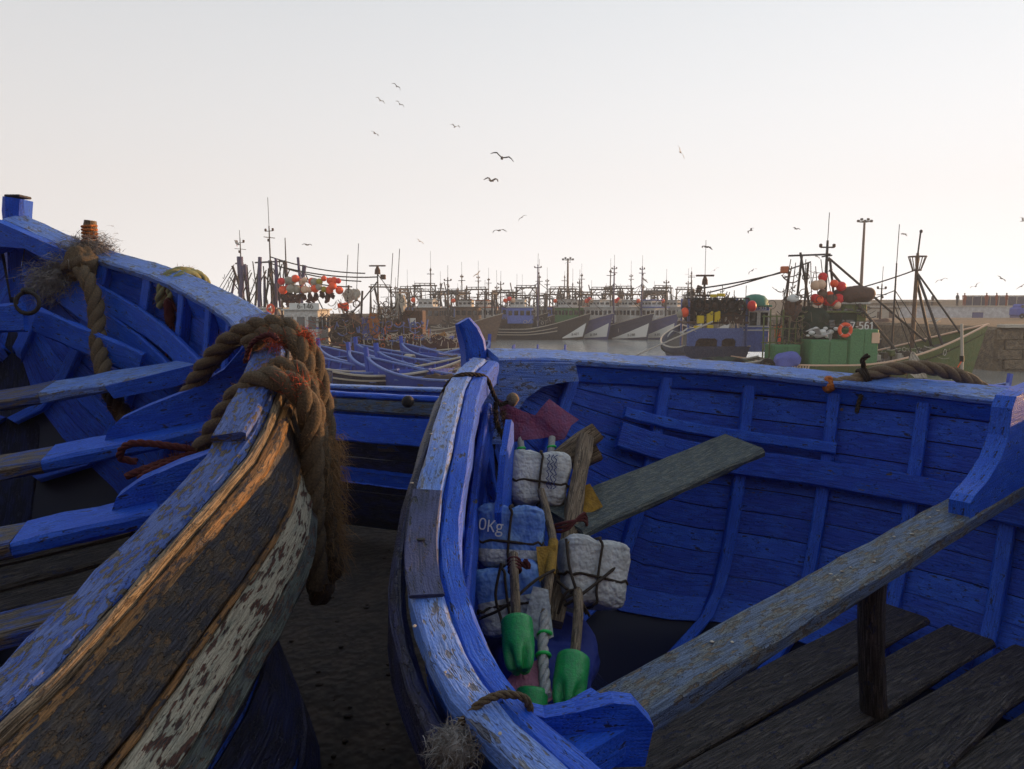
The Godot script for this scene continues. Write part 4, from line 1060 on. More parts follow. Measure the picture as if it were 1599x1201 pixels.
	s = st(); fibres(s, [Vector3(-.055, -.36, -2.51), Vector3(-.03, -.45, -2.5)], 0.02, 500, 0.05, 0.002); rp(t, "loose_fibres", s, M.cord_dark).set_meta("kind", "stuff")
	# frayed fender on the near rail of the right boat
	t = thing("rope_fender", "frayed grey tuft of rope tied round the near gunwale", "fender", E + Vector3(-.09, -.67, -1.0))
	s = st()
	for k in 3800:
		var o := Vector3(-.085, -.665, -.995) + Vector3(rng.randfn(), rng.randfn(), rng.randfn()) * Vector3(.014, .012, .012)
		hair(s, o, Vector3(rng.randfn() - .5, rng.randfn() + .1, rng.randfn() + .1).normalized(), rng.randf_range(0.012, 0.034), 0.0018, 0.9, 4)
	rp(t, "frayed_tuft", s, M.fibre_grey).set_meta("kind", "stuff")
	s = st(); ball(s, Vector3(-.085, -.668, -.995), Vector3(.026, .026, .024), 16, 12, nz, 0.02); rp(t, "core", s, M.fibre_grey)
	s = st(); rope(s, [Vector3(-.10, -.70, -1.02), Vector3(-.085, -.65, -1.02), Vector3(-.05, -.615, -1.03), Vector3(-.01, -.612, -1.05), Vector3(.025, -.63, -1.06), Vector3(.03, -.69, -1.07)], 0.007, 3, 5); rp(t, "tie", s, M.rope)

# ---------------------------------------------------------------- gear lying in the bow of the right boat
func bundle(t: Node3D, called: String, c: Vector3, r: Vector3, bs: Basis, sd: int, blue_from: float, blue_to: float):
	# a wrapped float: squared-up, creased; a band between two heights is printed blue
	var nz := FastNoiseLite.new(); nz.seed = sd; nz.frequency = 5.0; nz.fractal_octaves = 2
	var nf := FastNoiseLite.new(); nf.seed = sd + 1; nf.frequency = 16.0; nf.fractal_type = FastNoiseLite.FRACTAL_RIDGED; nf.fractal_octaves = 3
	var S := 64; var R := 44; var P := []; var L := []
	for j in R + 1:
		var th := PI * j / R; var row := []; var lr := []
		for i in S + 1:
			var ph := TAU * (i % S) / S
			var d := Vector3(sin(th) * cos(ph), cos(th), sin(th) * sin(ph))
			var q := Vector3(signf(d.x) * pow(abs(d.x), 0.30), signf(d.y) * pow(abs(d.y), 0.30), signf(d.z) * pow(abs(d.z), 0.30))
			q.x *= 1.0 + 0.06 * q.y
			lr.append(q)
			var p := q * r
			p += d * (0.010 * nz.get_noise_3dv(p) + 0.0045 * nf.get_noise_3dv(p * Vector3(1, 2.6, 1)))
			# pulled in under the lashings
			p -= d * 0.010 * (exp(-pow(p.x / 0.014, 2)) + exp(-pow((p.y + 0.02) / 0.014, 2)))
			row.append(c + bs * p)
		P.append(row); L.append(lr)
	var a := st(); var b := st(); var nb := 0
	for j in R:
		for i in S:
			var q: Vector3 = L[j][i]; var m := nz.get_noise_3dv(q * 0.9) * 0.35 + nf.get_noise_3dv(q * 0.5) * 0.15
			var blue: bool = q.y + m > blue_from and q.y + m < blue_to
			var s := b if blue else a
			if blue: nb += 1
			for e in [[0, 0, 0, 1, 1, 1], [0, 0, 1, 1, 1, 0]]:
				var v := []
				for k in 3:
					v.append([j + e[k * 2], i + e[k * 2 + 1]])
				var ns := []
				for w in v:
					var u: Vector3 = P[w[0]][(w[1] + 1) % S] - P[w[0]][(w[1] - 1 + S) % S]; var z: Vector3 = P[min(w[0] + 1, R)][w[1]] - P[max(w[0] - 1, 0)][w[1]]
					var n := u.cross(z)
					var o: Vector3 = P[w[0]][w[1]] - c
					n = o.normalized() if n.length() < 1e-9 else n.normalized()
					ns.append(n if n.dot(o) > 0 else -n)
				tri(s, P[v[0][0]][v[0][1]], P[v[1][0]][v[1][1]], P[v[2][0]][v[2][1]], ns[0], ns[1], ns[2])
	var o := rp(t, called, a, M.white_wrap)
	if nb > 0: sub(o, "blue_print", b, M.blue_wrap)
	# lashings: one loop round each way
	for ax in 2:
		var path := []
		for k in 41:
			var g := TAU * k / 40.0; var u := cos(g); var w := sin(g)
			u = signf(u) * pow(abs(u), 0.30); w = signf(w) * pow(abs(w), 0.30)
			var p := Vector3(0.004 * sin(k), u * r.y, w * r.z) if ax == 0 else Vector3(u * r.x, -0.02 + 0.004 * sin(k * 1.3), w * r.z)
			path.append(c + bs * (p * 1.005))
		var s := st(); tube(s, path, 0.0042, 6); rp(t, "lashing", s, M.cord_dark)

func bottle(t: Node3D, a: Vector3, b: Vector3, r: float):
	# upturned drinks bottle, its petalled base towards b
	var y := (b - a).normalized(); var x := y.cross(Vector3(0.2, 0.3, 1)).normalized(); var l := a.distance_to(b)
	var s := st()
	lathe(s, a, Basis(x, y, x.cross(y)), [[0.0, 0.0], [r * 0.86, 0.0], [r * 0.97, l * .03], [r, l * .10], [r, l * .30, 0.0], [r * .97, l * .33, 0.0], [r, l * .36, 0.0], [r, l * .52, 0.0], [r * .98, l * .64, .5], [r * .95, l * .76, 1.0], [r * .88, l * .87, 1.4], [r * .74, l * .96, 1.6], [r * .52, l, 1.6], [r * .25, l * .95, 1.0], [0.0, l * .90]], 60, 0.42)
	rp(t, "bottle", s, M.bottle)

func cloth(pts: Array, wave: float, th := 0.003) -> SurfaceTool:
	# a stiff rag: a fan of strips between its outline and its middle, with thickness
	var s := st(); var c := Vector3.ZERO
	for p in pts: c += p
	c /= pts.size()
	var P := []; var K: int = 8; var NP: int = K * pts.size()
	for i in NP:
		var q: int = i / K
		P.append((pts[q] as Vector3).lerp(pts[(q + 1) % pts.size()], (i % K) / float(K)))
	P.append(pts[0])
	var n := Vector3.ZERO
	for i in P.size() - 1: n += (P[i] as Vector3 - c).cross(P[i + 1] as Vector3 - c)
	n = n.normalized()
	if n.z < 0: n = -n
	var R := 6
	var at := func(i: int, k: int) -> Vector3:
		var p: Vector3 = c.lerp(P[i % NP], float(k) / R)
		return p + n * wave * sin(p.x * 38.0 + p.y * 26.0) * (0.3 + 0.7 * k / R)
	for g in [-1.0, 1.0]:
		for i in NP:
			for k in R:
				var o: Vector3 = n * g * th * 0.5
				var q := [at.call(i, k) + o, at.call(i + 1, k) + o, at.call(i + 1, k + 1) + o, at.call(i, k + 1) + o]
				var m: Vector3 = (q[2] - q[0]).cross(q[3] - q[1]).normalized()
				if m.dot(n * g) < 0: m = -m
				tri(s, q[0], q[2], q[3], m, m, m); tri(s, q[0], q[1], q[2], m, m, m)
	return s

func face_basis(n: Vector3, roll: float) -> Basis:
	var z := n.normalized(); var x := Vector3.UP.cross(z).normalized(); var y := z.cross(x)
	return Basis(x, y, z).rotated(z, deg_to_rad(roll))

func text_on(parent: Node3D, txt: String, size: float, p: Vector3, bs: Basis, m: Material, rel: bool, depth := 0.002) -> MeshInstance3D:
	var tm := TextMesh.new(); var f := SystemFont.new(); f.font_names = PackedStringArray(["Droid Sans"])
	tm.font = f; tm.text = txt; tm.font_size = 32; tm.pixel_size = size / 24.0; tm.depth = depth
	var o := MeshInstance3D.new(); o.name = "lettering"; o.mesh = tm; o.material_override = m
	parent.add_child(o, true)
	o.transform = Transform3D(bs, p + (E - parent.position if rel else Vector3.ZERO))
	return o

func cargo():
	var s: SurfaceTool
	# 1 white float with ink marks, its flag poles up in the bow
	var t := thing("marker_buoy", "white wrapped float with blue ink scrawl, lashed to poles with purple flags", "marker buoy", E + Vector3(.09, -.75, -2.3), "marker buoys stowed in the bow")
	var b1 := face_basis(Vector3(.15, .55, 1), -8)
	bundle(t, "float", Vector3(.085, -.60, -2.36), Vector3(.10, .095, .085), b1, 61, 9, 10)
	s = st()
	for k in 3:
		var p := []
		for i in 15:
			p.append(Vector3(.085, -.60, -2.36) + b1 * Vector3(.022 + k * .012 + .006 * sin(i * 2.4 + k), .075 - i * .0085, .097 + .002 * sin(i)))
		tube(s, p, 0.0016, 5)
	rp(t, "ink_scrawl", s, M.ink)
	s = st(); tube(s, [Vector3(.03, -.48, -2.55), Vector3(.039, -.544, -2.50), Vector3(.05, -.64, -2.44)], .013, 8); rp(t, "pole", s, M.tape_white)
	s = st(); tube(s, [Vector3(.149, -.48, -2.56), Vector3(.141, -.537, -2.50), Vector3(.116, -.62, -2.44)], .013, 8); rp(t, "pole", s, M.tape_white)
	for p in [Vector3(.034, -.515, -2.525), Vector3(.146, -.51, -2.53)]:
		s = st(); ring(s, p, Vector3(.1, -.9, .4).normalized(), .0135, .005, 14, 6); rp(t, "green_tape", s, M.tape_green)
	rp(t, "flag", cloth([Vector3(-0.057, -0.341, -2.600), Vector3(0.037, -0.382, -2.580), Vector3(0.110, -0.406, -2.580), Vector3(0.174, -0.471, -2.560), Vector3(0.085, -0.482, -2.540), Vector3(-0.018, -0.497, -2.540), Vector3(-0.035, -0.419, -2.580)], 0.008), M.flag)
	rp(t, "flag", cloth([Vector3(0.074, -0.419, -2.620), Vector3(0.144, -0.354, -2.680), Vector3(0.257, -0.422, -2.640), Vector3(0.226, -0.443, -2.620), Vector3(0.197, -0.492, -2.580), Vector3(0.149, -0.497, -2.575)], 0.008), M.flag)
	# taped stick from it down to the third bottle
	s = st(); tube(s, spline([Vector3(0.094, -0.591, -2.22), Vector3(0.112, -0.649, -2.110), Vector3(0.122, -0.696, -2.000), Vector3(0.106, -0.754, -1.900), Vector3(0.087, -0.822, -1.800)], 14), .013, 9); rp(t, "pole", s, M.timber)
	s = st(); tube(s, spline([Vector3(0.123, -0.69, -2.01), Vector3(0.115, -0.722, -1.95), Vector3(0.108, -0.75, -1.905)], 6), .0155, 9); rp(t, "yellow_tape", s, M.card)
	s = st(); rope(s, [Vector3(0.092, -0.805, -1.825), Vector3(0.080, -0.872, -1.720), Vector3(0.082, -0.935, -1.60)], .015, 3, 6); rp(t, "wrapped_end", s, M.tape_white)
	for p in [Vector3(.086, -.855, -1.755), Vector3(.08, -.885, -1.70)]:
		s = st(); ring(s, p, Vector3(0, -.6, .8).normalized(), .017, .005, 14, 6); rp(t, "green_tape", s, M.tape_green)
	rp(t, "bag", cloth([Vector3(.06, -.77, -1.86), Vector3(.10, -.77, -1.84), Vector3(.11, -.86, -1.75), Vector3(.07, -.87, -1.74), Vector3(.03, -.84, -1.80)], 0.006), M.white_wrap)
	bottle(t, Vector3(0.050, -0.93, -1.62), Vector3(0.038, -1.03, -1.53), .040)
	# 2 blue and white float
	t = thing("marker_buoy", "blue and white wrapped float printed Kg, topmost of two stacked against the side", "marker buoy", E + Vector3(0, -.8, -2.05), "marker buoys stowed in the bow")
	var b2 := face_basis(Vector3(-.02, .38, 1), -2)
	bundle(t, "float", Vector3(-.005, -.695, -2.07), Vector3(.098, .09, .08), b2, 71, -0.15, 9)
	text_on(t, "Kg", 0.034, Vector3(-.005, -.695, -2.07) + b2 * Vector3(-.045, .022, .0935), b2.rotated(b2.z, -.06), M.white, true, 0.004)
	text_on(t, "0", 0.034, Vector3(-.005, -.695, -2.07) + b2 * Vector3(-.082, .028, .090), b2.rotated(b2.z, -.06), M.white, true, 0.004)
	# 3 lower blue and white float with a pole into a green bottle
	t = thing("marker_buoy", "scuffed blue and white float under the Kg one, its pole ending in a green bottle", "marker buoy", E + Vector3(0, -1.0, -1.85), "marker buoys stowed in the bow")
	bundle(t, "float", Vector3(-.008, -.845, -1.95), Vector3(.093, .095, .085), face_basis(Vector3(-.05, .5, 1), 12), 81, 0.25, 9)
	s = st(); tube(s, spline([Vector3(0.004, -0.675, -1.86), Vector3(0.006, -0.71, -1.80), Vector3(0.011, -0.802, -1.720), Vector3(.013, -.83, -1.70)], 8), [.013, .0135, .013, .0125, .013, .0135, .013, .013, .013], 10); rp(t, "pole", s, M.timber)
	s = st()
	for k in 4: ring(s, Vector3(.005 + k * .001, -.688 - k * .006, -1.845 + k * .009), Vector3(.05 * k, -.6, .75).normalized(), .016, .0045, 14, 6)
	rope(s, [Vector3(.02, -.69, -1.835), Vector3(.045, -.70, -1.83), Vector3(.035, -.68, -1.83)], .008, 3, 5)
	rp(t, "binding", s, M.cord_red)
	bottle(t, Vector3(0.012, -0.798, -1.722), Vector3(0.020, -0.882, -1.612), .041)
	s = st(); tube(s, spline([Vector3(-.03, -.70, -1.86), Vector3(-.045, -.78, -1.83), Vector3(-.03, -.83, -1.80), Vector3(-.02, -.84, -1.74)], 10), .004, 6); rp(t, "lashing", s, M.cord_dark)
	s = st(); tube(s, spline([Vector3(-.09, -.86, -1.86), Vector3(-.02, -.80, -1.80), Vector3(.06, -.745, -1.84), Vector3(.12, -.735, -1.9)], 12), .004, 6); rp(t, "lashing", s, M.cord_dark)
	# 4 white float by the middle with its pole and bottle
	t = thing("marker_buoy", "plain white wrapped float beside the plank seat, its pole ending in a green bottle", "marker buoy", E + Vector3(.23, -1.0, -1.95), "marker buoys stowed in the bow")
	bundle(t, "float", Vector3(.235, -.80, -2.04), Vector3(.098, .10, .09), face_basis(Vector3(.25, .5, 1), -14), 91, 9, 10)
	s = st(); tube(s, spline([Vector3(0.184, -0.795, -1.90), Vector3(0.182, -0.82, -1.83), Vector3(0.160, -0.896, -1.700), Vector3(.155, -.91, -1.68)], 8), [.014, .0145, .014, .015, .014, .0145, .014, .015, .014], 10); rp(t, "pole", s, M.timber)
	for q in [[Vector3(.13, -.78, -1.93), Vector3(.17, -.80, -1.89), Vector3(.20, -.83, -1.88), Vector3(.22, -.87, -1.9)], [Vector3(.16, -.68, -2.0), Vector3(.165, -.74, -1.93), Vector3(.185, -.80, -1.885), Vector3(.21, -.86, -1.89)], [Vector3(.15, -.84, -1.90), Vector3(.18, -.81, -1.88), Vector3(.25, -.78, -1.93), Vector3(.325, -.75, -2.0)], [Vector3(.13, -.86, -1.89), Vector3(.15, -.80, -1.89), Vector3(.19, -.79, -1.89), Vector3(.14, -.82, -1.89)]]:
		s = st(); tube(s, spline(q, 12), .0045, 6); rp(t, "lashing", s, M.cord_dark)
	bottle(t, Vector3(0.158, -0.888, -1.70), Vector3(0.130, -0.965, -1.585), .043)
	# squared batten over the pile, with a block nailed to its end
	t = thing("wooden_batten", "squared grey batten lying up the pile with blocks at its upper end", "batten", E + Vector3(.12, -.9, -1.95))
	plank_part(t, "shaft", Vector3(.268, -.445, -2.44), Vector3(.125, -.885, -1.90), .052, .05, M.timber, Vector3(.1, .5, 1), 10)
	plank_part(t, "end_block", Vector3(.16, -.54, -2.46), Vector3(.31, -.44, -2.50), .07, .06, M.timber, Vector3(.1, .6, 1), 3)
	plank_part(t, "end_block", Vector3(.22, -.56, -2.50), Vector3(.32, -.52, -2.52), .06, .06, M.timber, Vector3(.1, .6, 1), 3)
	s = st()
	for k in 3: tube(s, spline([Vector3(.13, -.67 - k * .01, -2.10), Vector3(.17, -.655 - k * .012, -2.085), Vector3(.225, -.66 + k * .012, -2.12), Vector3(.24, -.70, -2.16)], 8), .005, 6)
	rp(t, "binding", s, M.cord_red)
	# bits of yellow card wedged between
	var cd := 0
	for q in [[Vector3(0.228, -0.600, -2.300), Vector3(0.262, -0.592, -2.300), Vector3(0.300, -0.656, -2.250), Vector3(0.235, -0.672, -2.220)], [Vector3(0.070, -0.690, -1.965), Vector3(0.128, -0.685, -1.965), Vector3(0.123, -0.735, -1.935), Vector3(0.078, -0.775, -1.905)], [Vector3(.165, -.69, -2.0), Vector3(.185, -.68, -2.0), Vector3(.185, -.72, -1.98), Vector3(.165, -.73, -1.98)]]:
		var lb: String = ["folded yellow plastic piece by the end of the plank seat", "yellow plastic flap between the blue float and the batten", "small yellow scrap beside the white float"][cd]
		t = thing("plastic_scrap", lb, "scrap", E + q[3], "yellow scraps in the boat"); cd += 1
		rp(t, "sheet", cloth(q, 0.006), M.card)
	t = thing("plastic_rag", "pale pink rag lying under the green bottles", "rag", E + Vector3(.02, -.93, -1.62))
	rp(t, "sheet", cloth([Vector3(-0.03, -0.935, -1.62), Vector3(0.015, -0.90, -1.67), Vector3(0.085, -0.885, -1.70), Vector3(0.10, -0.940, -1.60), Vector3(0.024, -0.965, -1.55)], 0.006), M.flag_pink)
	# dark net under the gear
	t = thing("fishing_net", "dark heap of net under the floats in the bow", "net", E + Vector3(.1, -1.3, -2.0))
	var nz := FastNoiseLite.new(); nz.seed = 14; nz.frequency = 5.0
	s = st(); ball(s, Vector3(.08, -1.07, -2.02), Vector3(.17, .14, .26), 30, 18, nz, 0.06); rp(t, "heap", s, M.boat_deep)

# ---------------------------------------------------------------- small open boats afloat
func open_boat(called: String, label: String, at: Vector3, yaw: float, L: float, B: float, dark: bool, gear: int, group := "small blue boats rafted together") -> Node3D:
	# local: bow at +X, water at y = 0
	var t := thing(called, label, "boat", at, group, yaw)
	var w := func(u: float) -> float: return B * 0.5 * pow(1.0 - pow(absf(clampf((u - 0.42) / 0.58, -0.72, 1.0)), 2.4), 0.8)
	var sh := func(u: float) -> float: return 0.55 + 0.55 * pow(maxf(0.0, (u - 0.35) / 0.65), 2.0) + 0.18 * pow(maxf(0.0, (0.3 - u) / 0.3), 2.0)
	var pt := func(u: float, v: float, side: float) -> Vector3: return Vector3(L * (u - 0.5) + 0.12 * v * pow(u, 8.0), lerpf(-0.25, sh.call(u), v), side * w.call(u) * pow(v, 0.35))
	var so := st(); var si := st(); var N := 22
	for side: float in [-1.0, 1.0]:
		for i in N:
			for j in 5:
				var q := [pt.call(i / float(N), j / 5.0, side), pt.call((i + 1) / float(N), j / 5.0, side), pt.call((i + 1) / float(N), (j + 1) / 5.0, side), pt.call(i / float(N), (j + 1) / 5.0, side)]
				var n: Vector3 = (q[2] - q[0]).cross(q[3] - q[1]).normalized()
				if n.z * side < 0: n = -n
				for e in [[so, 0.0, 1.0], [si, -0.03, -1.0]]:
					var o: Vector3 = n * e[1]
					tri(e[0], q[0] + o, q[1] + o, q[2] + o, n * e[2], n * e[2], n * e[2]); tri(e[0], q[0] + o, q[2] + o, q[3] + o, n * e[2], n * e[2], n * e[2])
	quad(so, pt.call(0, 0, -1), pt.call(0, 0, 1), pt.call(0, 1, 1), pt.call(0, 1, -1), Vector3(-1, 0, 0))
	part(t, "hull", so, M.h_navy if dark else M.boat_blue)
	part(t, "inner_planking", si, M.boat_deep)
	for side: float in [-1.0, 1.0]:
		var fr := []; var f2 := []
		for i in N + 1:
			var p: Vector3 = pt.call(i / float(N), 1.0, side)
			fr.append([p, Vector3(0, 0, side), Vector3.UP])
		var s := st(); sweep(s, fr, rect(-0.09, 0.05, -0.02, 0.05, 0.012)); part(t, "capping_rail", s, M.bone if dark else M.boat_rail)
		if dark:
			var s3 := st()
			for i in N + 1: f2.append([pt.call(i / float(N), 0.80, side), Vector3(0, 0, side), Vector3.UP])
			sweep(s3, f2, rect(-0.01, 0.03, -0.03, 0.03, 0.01)); part(t, "white_stripe", s3, M.bone)
		var k := 0.10
		while k < 0.92:
			var r := []
			for j in 5:
				var p: Vector3 = pt.call(k, 0.12 + 0.86 * j / 4.0, side)
				r.append(p - Vector3(0, 0, side * 0.07))
			s = st(); tube(s, r, 0.042, 5); part(t, "rib", s, M.boat_blue)
			k += 0.085
	for u in [0.25, 0.45, 0.65, 0.82]:
		var s := st(); var ww: float = w.call(u) * 0.93
		bar(s, Vector3(L * (u - 0.5), sh.call(u) - 0.20, -ww), Vector3(L * (u - 0.5), sh.call(u) - 0.20, ww), 0.22, 0.05); part(t, "thwart", s, M.boat_rail if u != 0.45 else M.deck)
	var s := st(); bar(s, pt.call(1.0, 0.0, 0.0), pt.call(1.0, 1.0, 0.0) + Vector3(0.10, 0.38, 0), 0.13, 0.2, Vector3(1, 0, 0), 0.03); part(t, "stem_post", s, M.boat_blue)
	s = st(); bar(s, Vector3(-L * .45, 0.02, 0), Vector3(L * .36, 0.05, 0), B * 0.62, 0.03); part(t, "bottom_boards", s, M.boat_deep)
	var nz := FastNoiseLite.new(); nz.seed = gear + 50; nz.frequency = 3.0
	match gear:
		1:
			for k in 5:
				s = st(); ball(s, Vector3(-0.5 + k * 0.22, 0.42 + 0.10 * (k % 2), 0.16 * ((k % 3) - 1)), Vector3(.30, .14, .2), 14, 9, nz, 0.08, 0.8); part(t, "yellow_sack", s, M.card)
		2:
			for k in 34:
				s = st(); ball(s, Vector3(-1.3 + (k % 9) * 0.3 + rng.randf() * .1, 0.5 + 0.13 * ((k / 9) % 2) + rng.randf() * .05, -0.5 + 0.26 * (k / 9)), Vector3(.13, .11, .11), 8, 6); part(t, "net_float", s, [M.bone, M.deck, M.net_dark][k % 3])
		3:
			for k in 4:
				s = st(); ring(s, Vector3(0.3 + k * 0.16, 0.5, 0.1 * k - 0.1), Vector3(1, 0.6, 0.2).normalized(), 0.2, 0.05, 16, 6); part(t, "coil", s, M.bone)
			s = st(); ball(s, Vector3(0.9, 0.45, 0.0), Vector3(.45, .2, .35), 18, 10, nz, 0.2); part(t, "net_heap", s, M.net_dark)
		4:
			s = st(); ball(s, Vector3(-0.4, 0.35, 0.0), Vector3(.9, .25, .5), 20, 12, nz, 0.22); part(t, "net_heap", s, M.net_dark)
	return t

func on_water(px: float, d: float) -> Vector3:
	return Vector3(px * d, 0.0, -d)

func small_boats():
	# sideways place as a share of the distance
	var D := [
		["small blue boat with high bow rising above the crosswise boat, seen into its ribs", -0.235, 38.0, 2.55, 6.2, false, 0],
		["small blue boat with tall stem post and a line to its neighbour", -0.212, 44.0, 2.45, 6.4, false, 3],
		["small blue boat holding coils of pale rope, high bow facing left", -0.135, 47.0, 2.75, 6.6, false, 3],
		["small blue boat carrying yellow sacks amidships", -0.170, 38.5, 2.4, 5.6, false, 1],
		["dark-hulled open boat with white stripes round its raised bow", -0.158, 36.0, 0.45, 5.2, true, 0],
		["small blue boat heaped with pale net floats", -0.095, 39.0, 2.8, 5.8, false, 2],
		["small blue boat lying below the tan tarpaulin", -0.100, 48.0, 2.5, 5.2, false, 4],
		["small blue boat just beyond the stem of the loaded boat", -0.075, 51.0, 1.0, 5.0, false, 0],
		["small blue boat nearest the crosswise boat, only its rail showing", -0.118, 34.0, 2.6, 5.4, false, 4]]
	for q in D:
		open_boat("rowing_boat", q[0], on_water(q[1], q[2] * 0.70) + Vector3(0, 1.10, 0), q[3], q[4], 1.9, q[5], q[6])
	for q in [[-0.019, 49.0, 1.2], [-0.006, 50.0, 1.4], [0.024, 50.0, 1.3], [0.060, 50.0, 1.2]]:
		open_boat("rowing_boat", "small blue boat hidden behind the loaded boat, only its stem post top showing", on_water(q[0], q[1]) + Vector3(0, -0.25, 0), q[2], 5.2, 1.9, false, 0)
	# the white pole of a small boat off the right bow
	var t := open_boat("rowing_boat", "small boat with an upright white pole, off the far rail", on_water(0.645, 26.0), 0.3, 4.6, 1.7, false, 0)
	var s := st(); tube(s, spline([Vector3(0.1, 0.2, 0), Vector3(0.04, 1.8, 0.02), Vector3(-0.10, 3.4, 0.0)], 10), 0.05, 8); part(t, "pole", s, M.bone)
	s = st(); tube(s, [Vector3(0.02, 2.0, 0.01), Vector3(0.0, 2.22, 0.01)], 0.075, 8); part(t, "black_tape", s, M.black)
	s = st(); tube(s, spline([Vector3(-.05, 2.0, .05), Vector3(-.22, 1.75, .05), Vector3(-.2, 1.4, .05), Vector3(-.32, 1.1, .05)], 10), 0.018, 5); part(t, "orange_cord", s, M.orange)
	# cloths hung up to dry
	t = thing("tarpaulin", "tan sunlit tarpaulin slung over poles behind the blue boats", "tarpaulin", on_water(-0.118, 50.0), "")
	for k in 3:
		s = st(); line(s, Vector3(-1.6 + k * 1.5, 0.1, 0.2 * k), Vector3(-1.2 + k * 1.6, 1.9 + 0.4 * k, 0.1 * k), 0.04); part(t, "pole", s, M.mast)
	part(t, "sheet", cloth([Vector3(-1.9, .2, .4), Vector3(-1.2, 1.1, .3), Vector3(-.2, 1.9, .1), Vector3(1.1, 2.3, 0), Vector3(1.5, 1.5, .2), Vector3(.6, .9, .5), Vector3(-.6, .3, .5)], 0.12, 0.02), M.net_tan)
	part(t, "sheet", cloth([Vector3(1.2, 2.2, -.1), Vector3(2.2, 1.9, 0), Vector3(2.3, .9, .2), Vector3(1.6, .5, .3), Vector3(1.2, 1.2, .2)], 0.10, 0.02), M.bone)
	t = thing("tarpaulin", "white cloth hanging in a point beside the green trawler's bow", "tarpaulin", on_water(0.578, 34.0), "")
	part(t, "sheet", cloth([Vector3(-.35, .9, 0), Vector3(-.2, 1.9, 0), Vector3(.0, 1.85, 0), Vector3(.45, 1.0, .1), Vector3(.6, .6, .1), Vector3(.0, .6, .1)], 0.05, 0.02), M.bone)
	s = st(); line(s, Vector3(-.2, 1.95, -.03), Vector3(.75, .1, -.03), 0.03); part(t, "pole", s, M.mast)
	s = st(); line(s, Vector3(-.2, 1.95, -.05), Vector3(-.35, -.2, -.05), 0.03); part(t, "pole", s, M.mast)

# ---------------------------------------------------------------- trawlers (local: bow at +X, water at y = 0)
class Ship:
	var L: float; var B: float; var fb: float; var bow: float
	func w(u: float) -> float: return B * 0.5 * (1.0 - pow(maxf(0.0, (u - 0.5) / 0.5), 2.3)) * (0.84 + 0.16 * smoothstep(0.0, 0.3, u))
	func y(u: float) -> float: return fb + (bow - fb) * pow(maxf(0.0, (u - 0.40) / 0.60), 1.7) + 0.25 * pow(maxf(0.0, (0.25 - u) / 0.25), 2.0)
	func p(u: float, v: float, side: float, off := 0.0) -> Vector3:
		var ww := w(u) * pow(0.12 + 0.88 * v, lerpf(0.30, 0.75, smoothstep(0.55, 1.0, u)))
		return Vector3(L * (u - 0.5) + bow * 0.32 * v * pow(u, 7.0), lerpf(-0.5, y(u), v), side * (ww + off))

func ship(called: String, label: String, at: Vector3, yaw: float, o: Dictionary) -> Node3D:
	var t := thing(called, label, "fishing boat", at, o.get("group", "trawlers along the far quay"), yaw)
	var h := Ship.new(); h.L = o.L; h.B = o.B; h.fb = o.fb; h.bow = o.bow
	var s := st(); var N := 26; var V := 6
	for side: float in [-1.0, 1.0]:
		for i in N:
			for j in V:
				var q := [h.p(i / float(N), j / float(V), side), h.p((i + 1) / float(N), j / float(V), side), h.p((i + 1) / float(N), (j + 1) / float(V), side), h.p(i / float(N), (j + 1) / float(V), side)]
				var n: Vector3 = (q[2] - q[0]).cross(q[3] - q[1]).normalized()
				if n.z * side < 0: n = -n
				tri(s, q[0], q[1], q[2], n, n, n); tri(s, q[0], q[2], q[3], n, n, n)
	for j in V: quad(s, h.p(0, j / float(V), -1), h.p(0, j / float(V), 1), h.p(0, (j + 1) / float(V), 1), h.p(0, (j + 1) / float(V), -1), Vector3(-1, 0, 0))
	part(t, "hull", s, o.hull)
	s = st()
	for i in N:
		var a: Vector3 = h.p(i / float(N), 1, -1) - Vector3(0, .45, 0); var b: Vector3 = h.p((i + 1) / float(N), 1, -1) - Vector3(0, .45, 0)
		quad(s, a, b, Vector3(b.x, b.y, -b.z), Vector3(a.x, a.y, -a.z), Vector3.UP)
	part(t, "deck", s, M.deck)
	for side: float in [-1.0, 1.0]:
		var fr := []
		for i in N + 1: fr.append([h.p(i / float(N), 1.0, side), Vector3(0, 0, side), Vector3.UP])
		s = st(); sweep(s, fr, rect(-0.10, 0.06, -0.02, 0.07, 0.015)); part(t, "rail", s, o.get("rail", M.bone))
		for k in o.get("stripes", 0):
			var f2 := []
			for i in 19: f2.append([h.p(i / 24.0, 0.80 - 0.17 * k, side, 0.01), Vector3(0, 0, side), Vector3.UP])
			s = st(); sweep(s, f2, rect(-0.02, 0.03, -0.07, 0.05, 0.01)); part(t, "stripe", s, M.bone)
		if o.has("patch"):
			# white panel on the bow with its registration
			s = st(); var u0: float = o.patch
			for i in 10:
				var ua := lerpf(u0, 0.985, i / 10.0); var ub := lerpf(u0, 0.985, (i + 1) / 10.0)
				var va := lerpf(0.28, 0.70, i / 10.0); var vb := lerpf(0.28, 0.70, (i + 1) / 10.0)
				quad(s, h.p(ua, 0.24, side, .03), h.p(ub, 0.24, side, .03), h.p(ub, vb, side, .03), h.p(ua, va, side, .03), Vector3(0.35, 0, side).normalized())
			var pp := part(t, "bow_panel", s, o.get("patch_mat", M.white))
			var a := h.p(lerpf(u0, 1.0, 0.42), 0.36, side, .08); var b := h.p(lerpf(u0, 1.0, 0.72), 0.36, side, .08)
			var x := (b - a).normalized() * side
			var z := x.cross(Vector3.UP).normalized()
			var tm := text_on(pp, o.get("number", "8-42"), 0.30, (a + b) / 2, Basis(x, Vector3.UP, z), M.black, false, 0.02); tm.name = "registration"
	return t

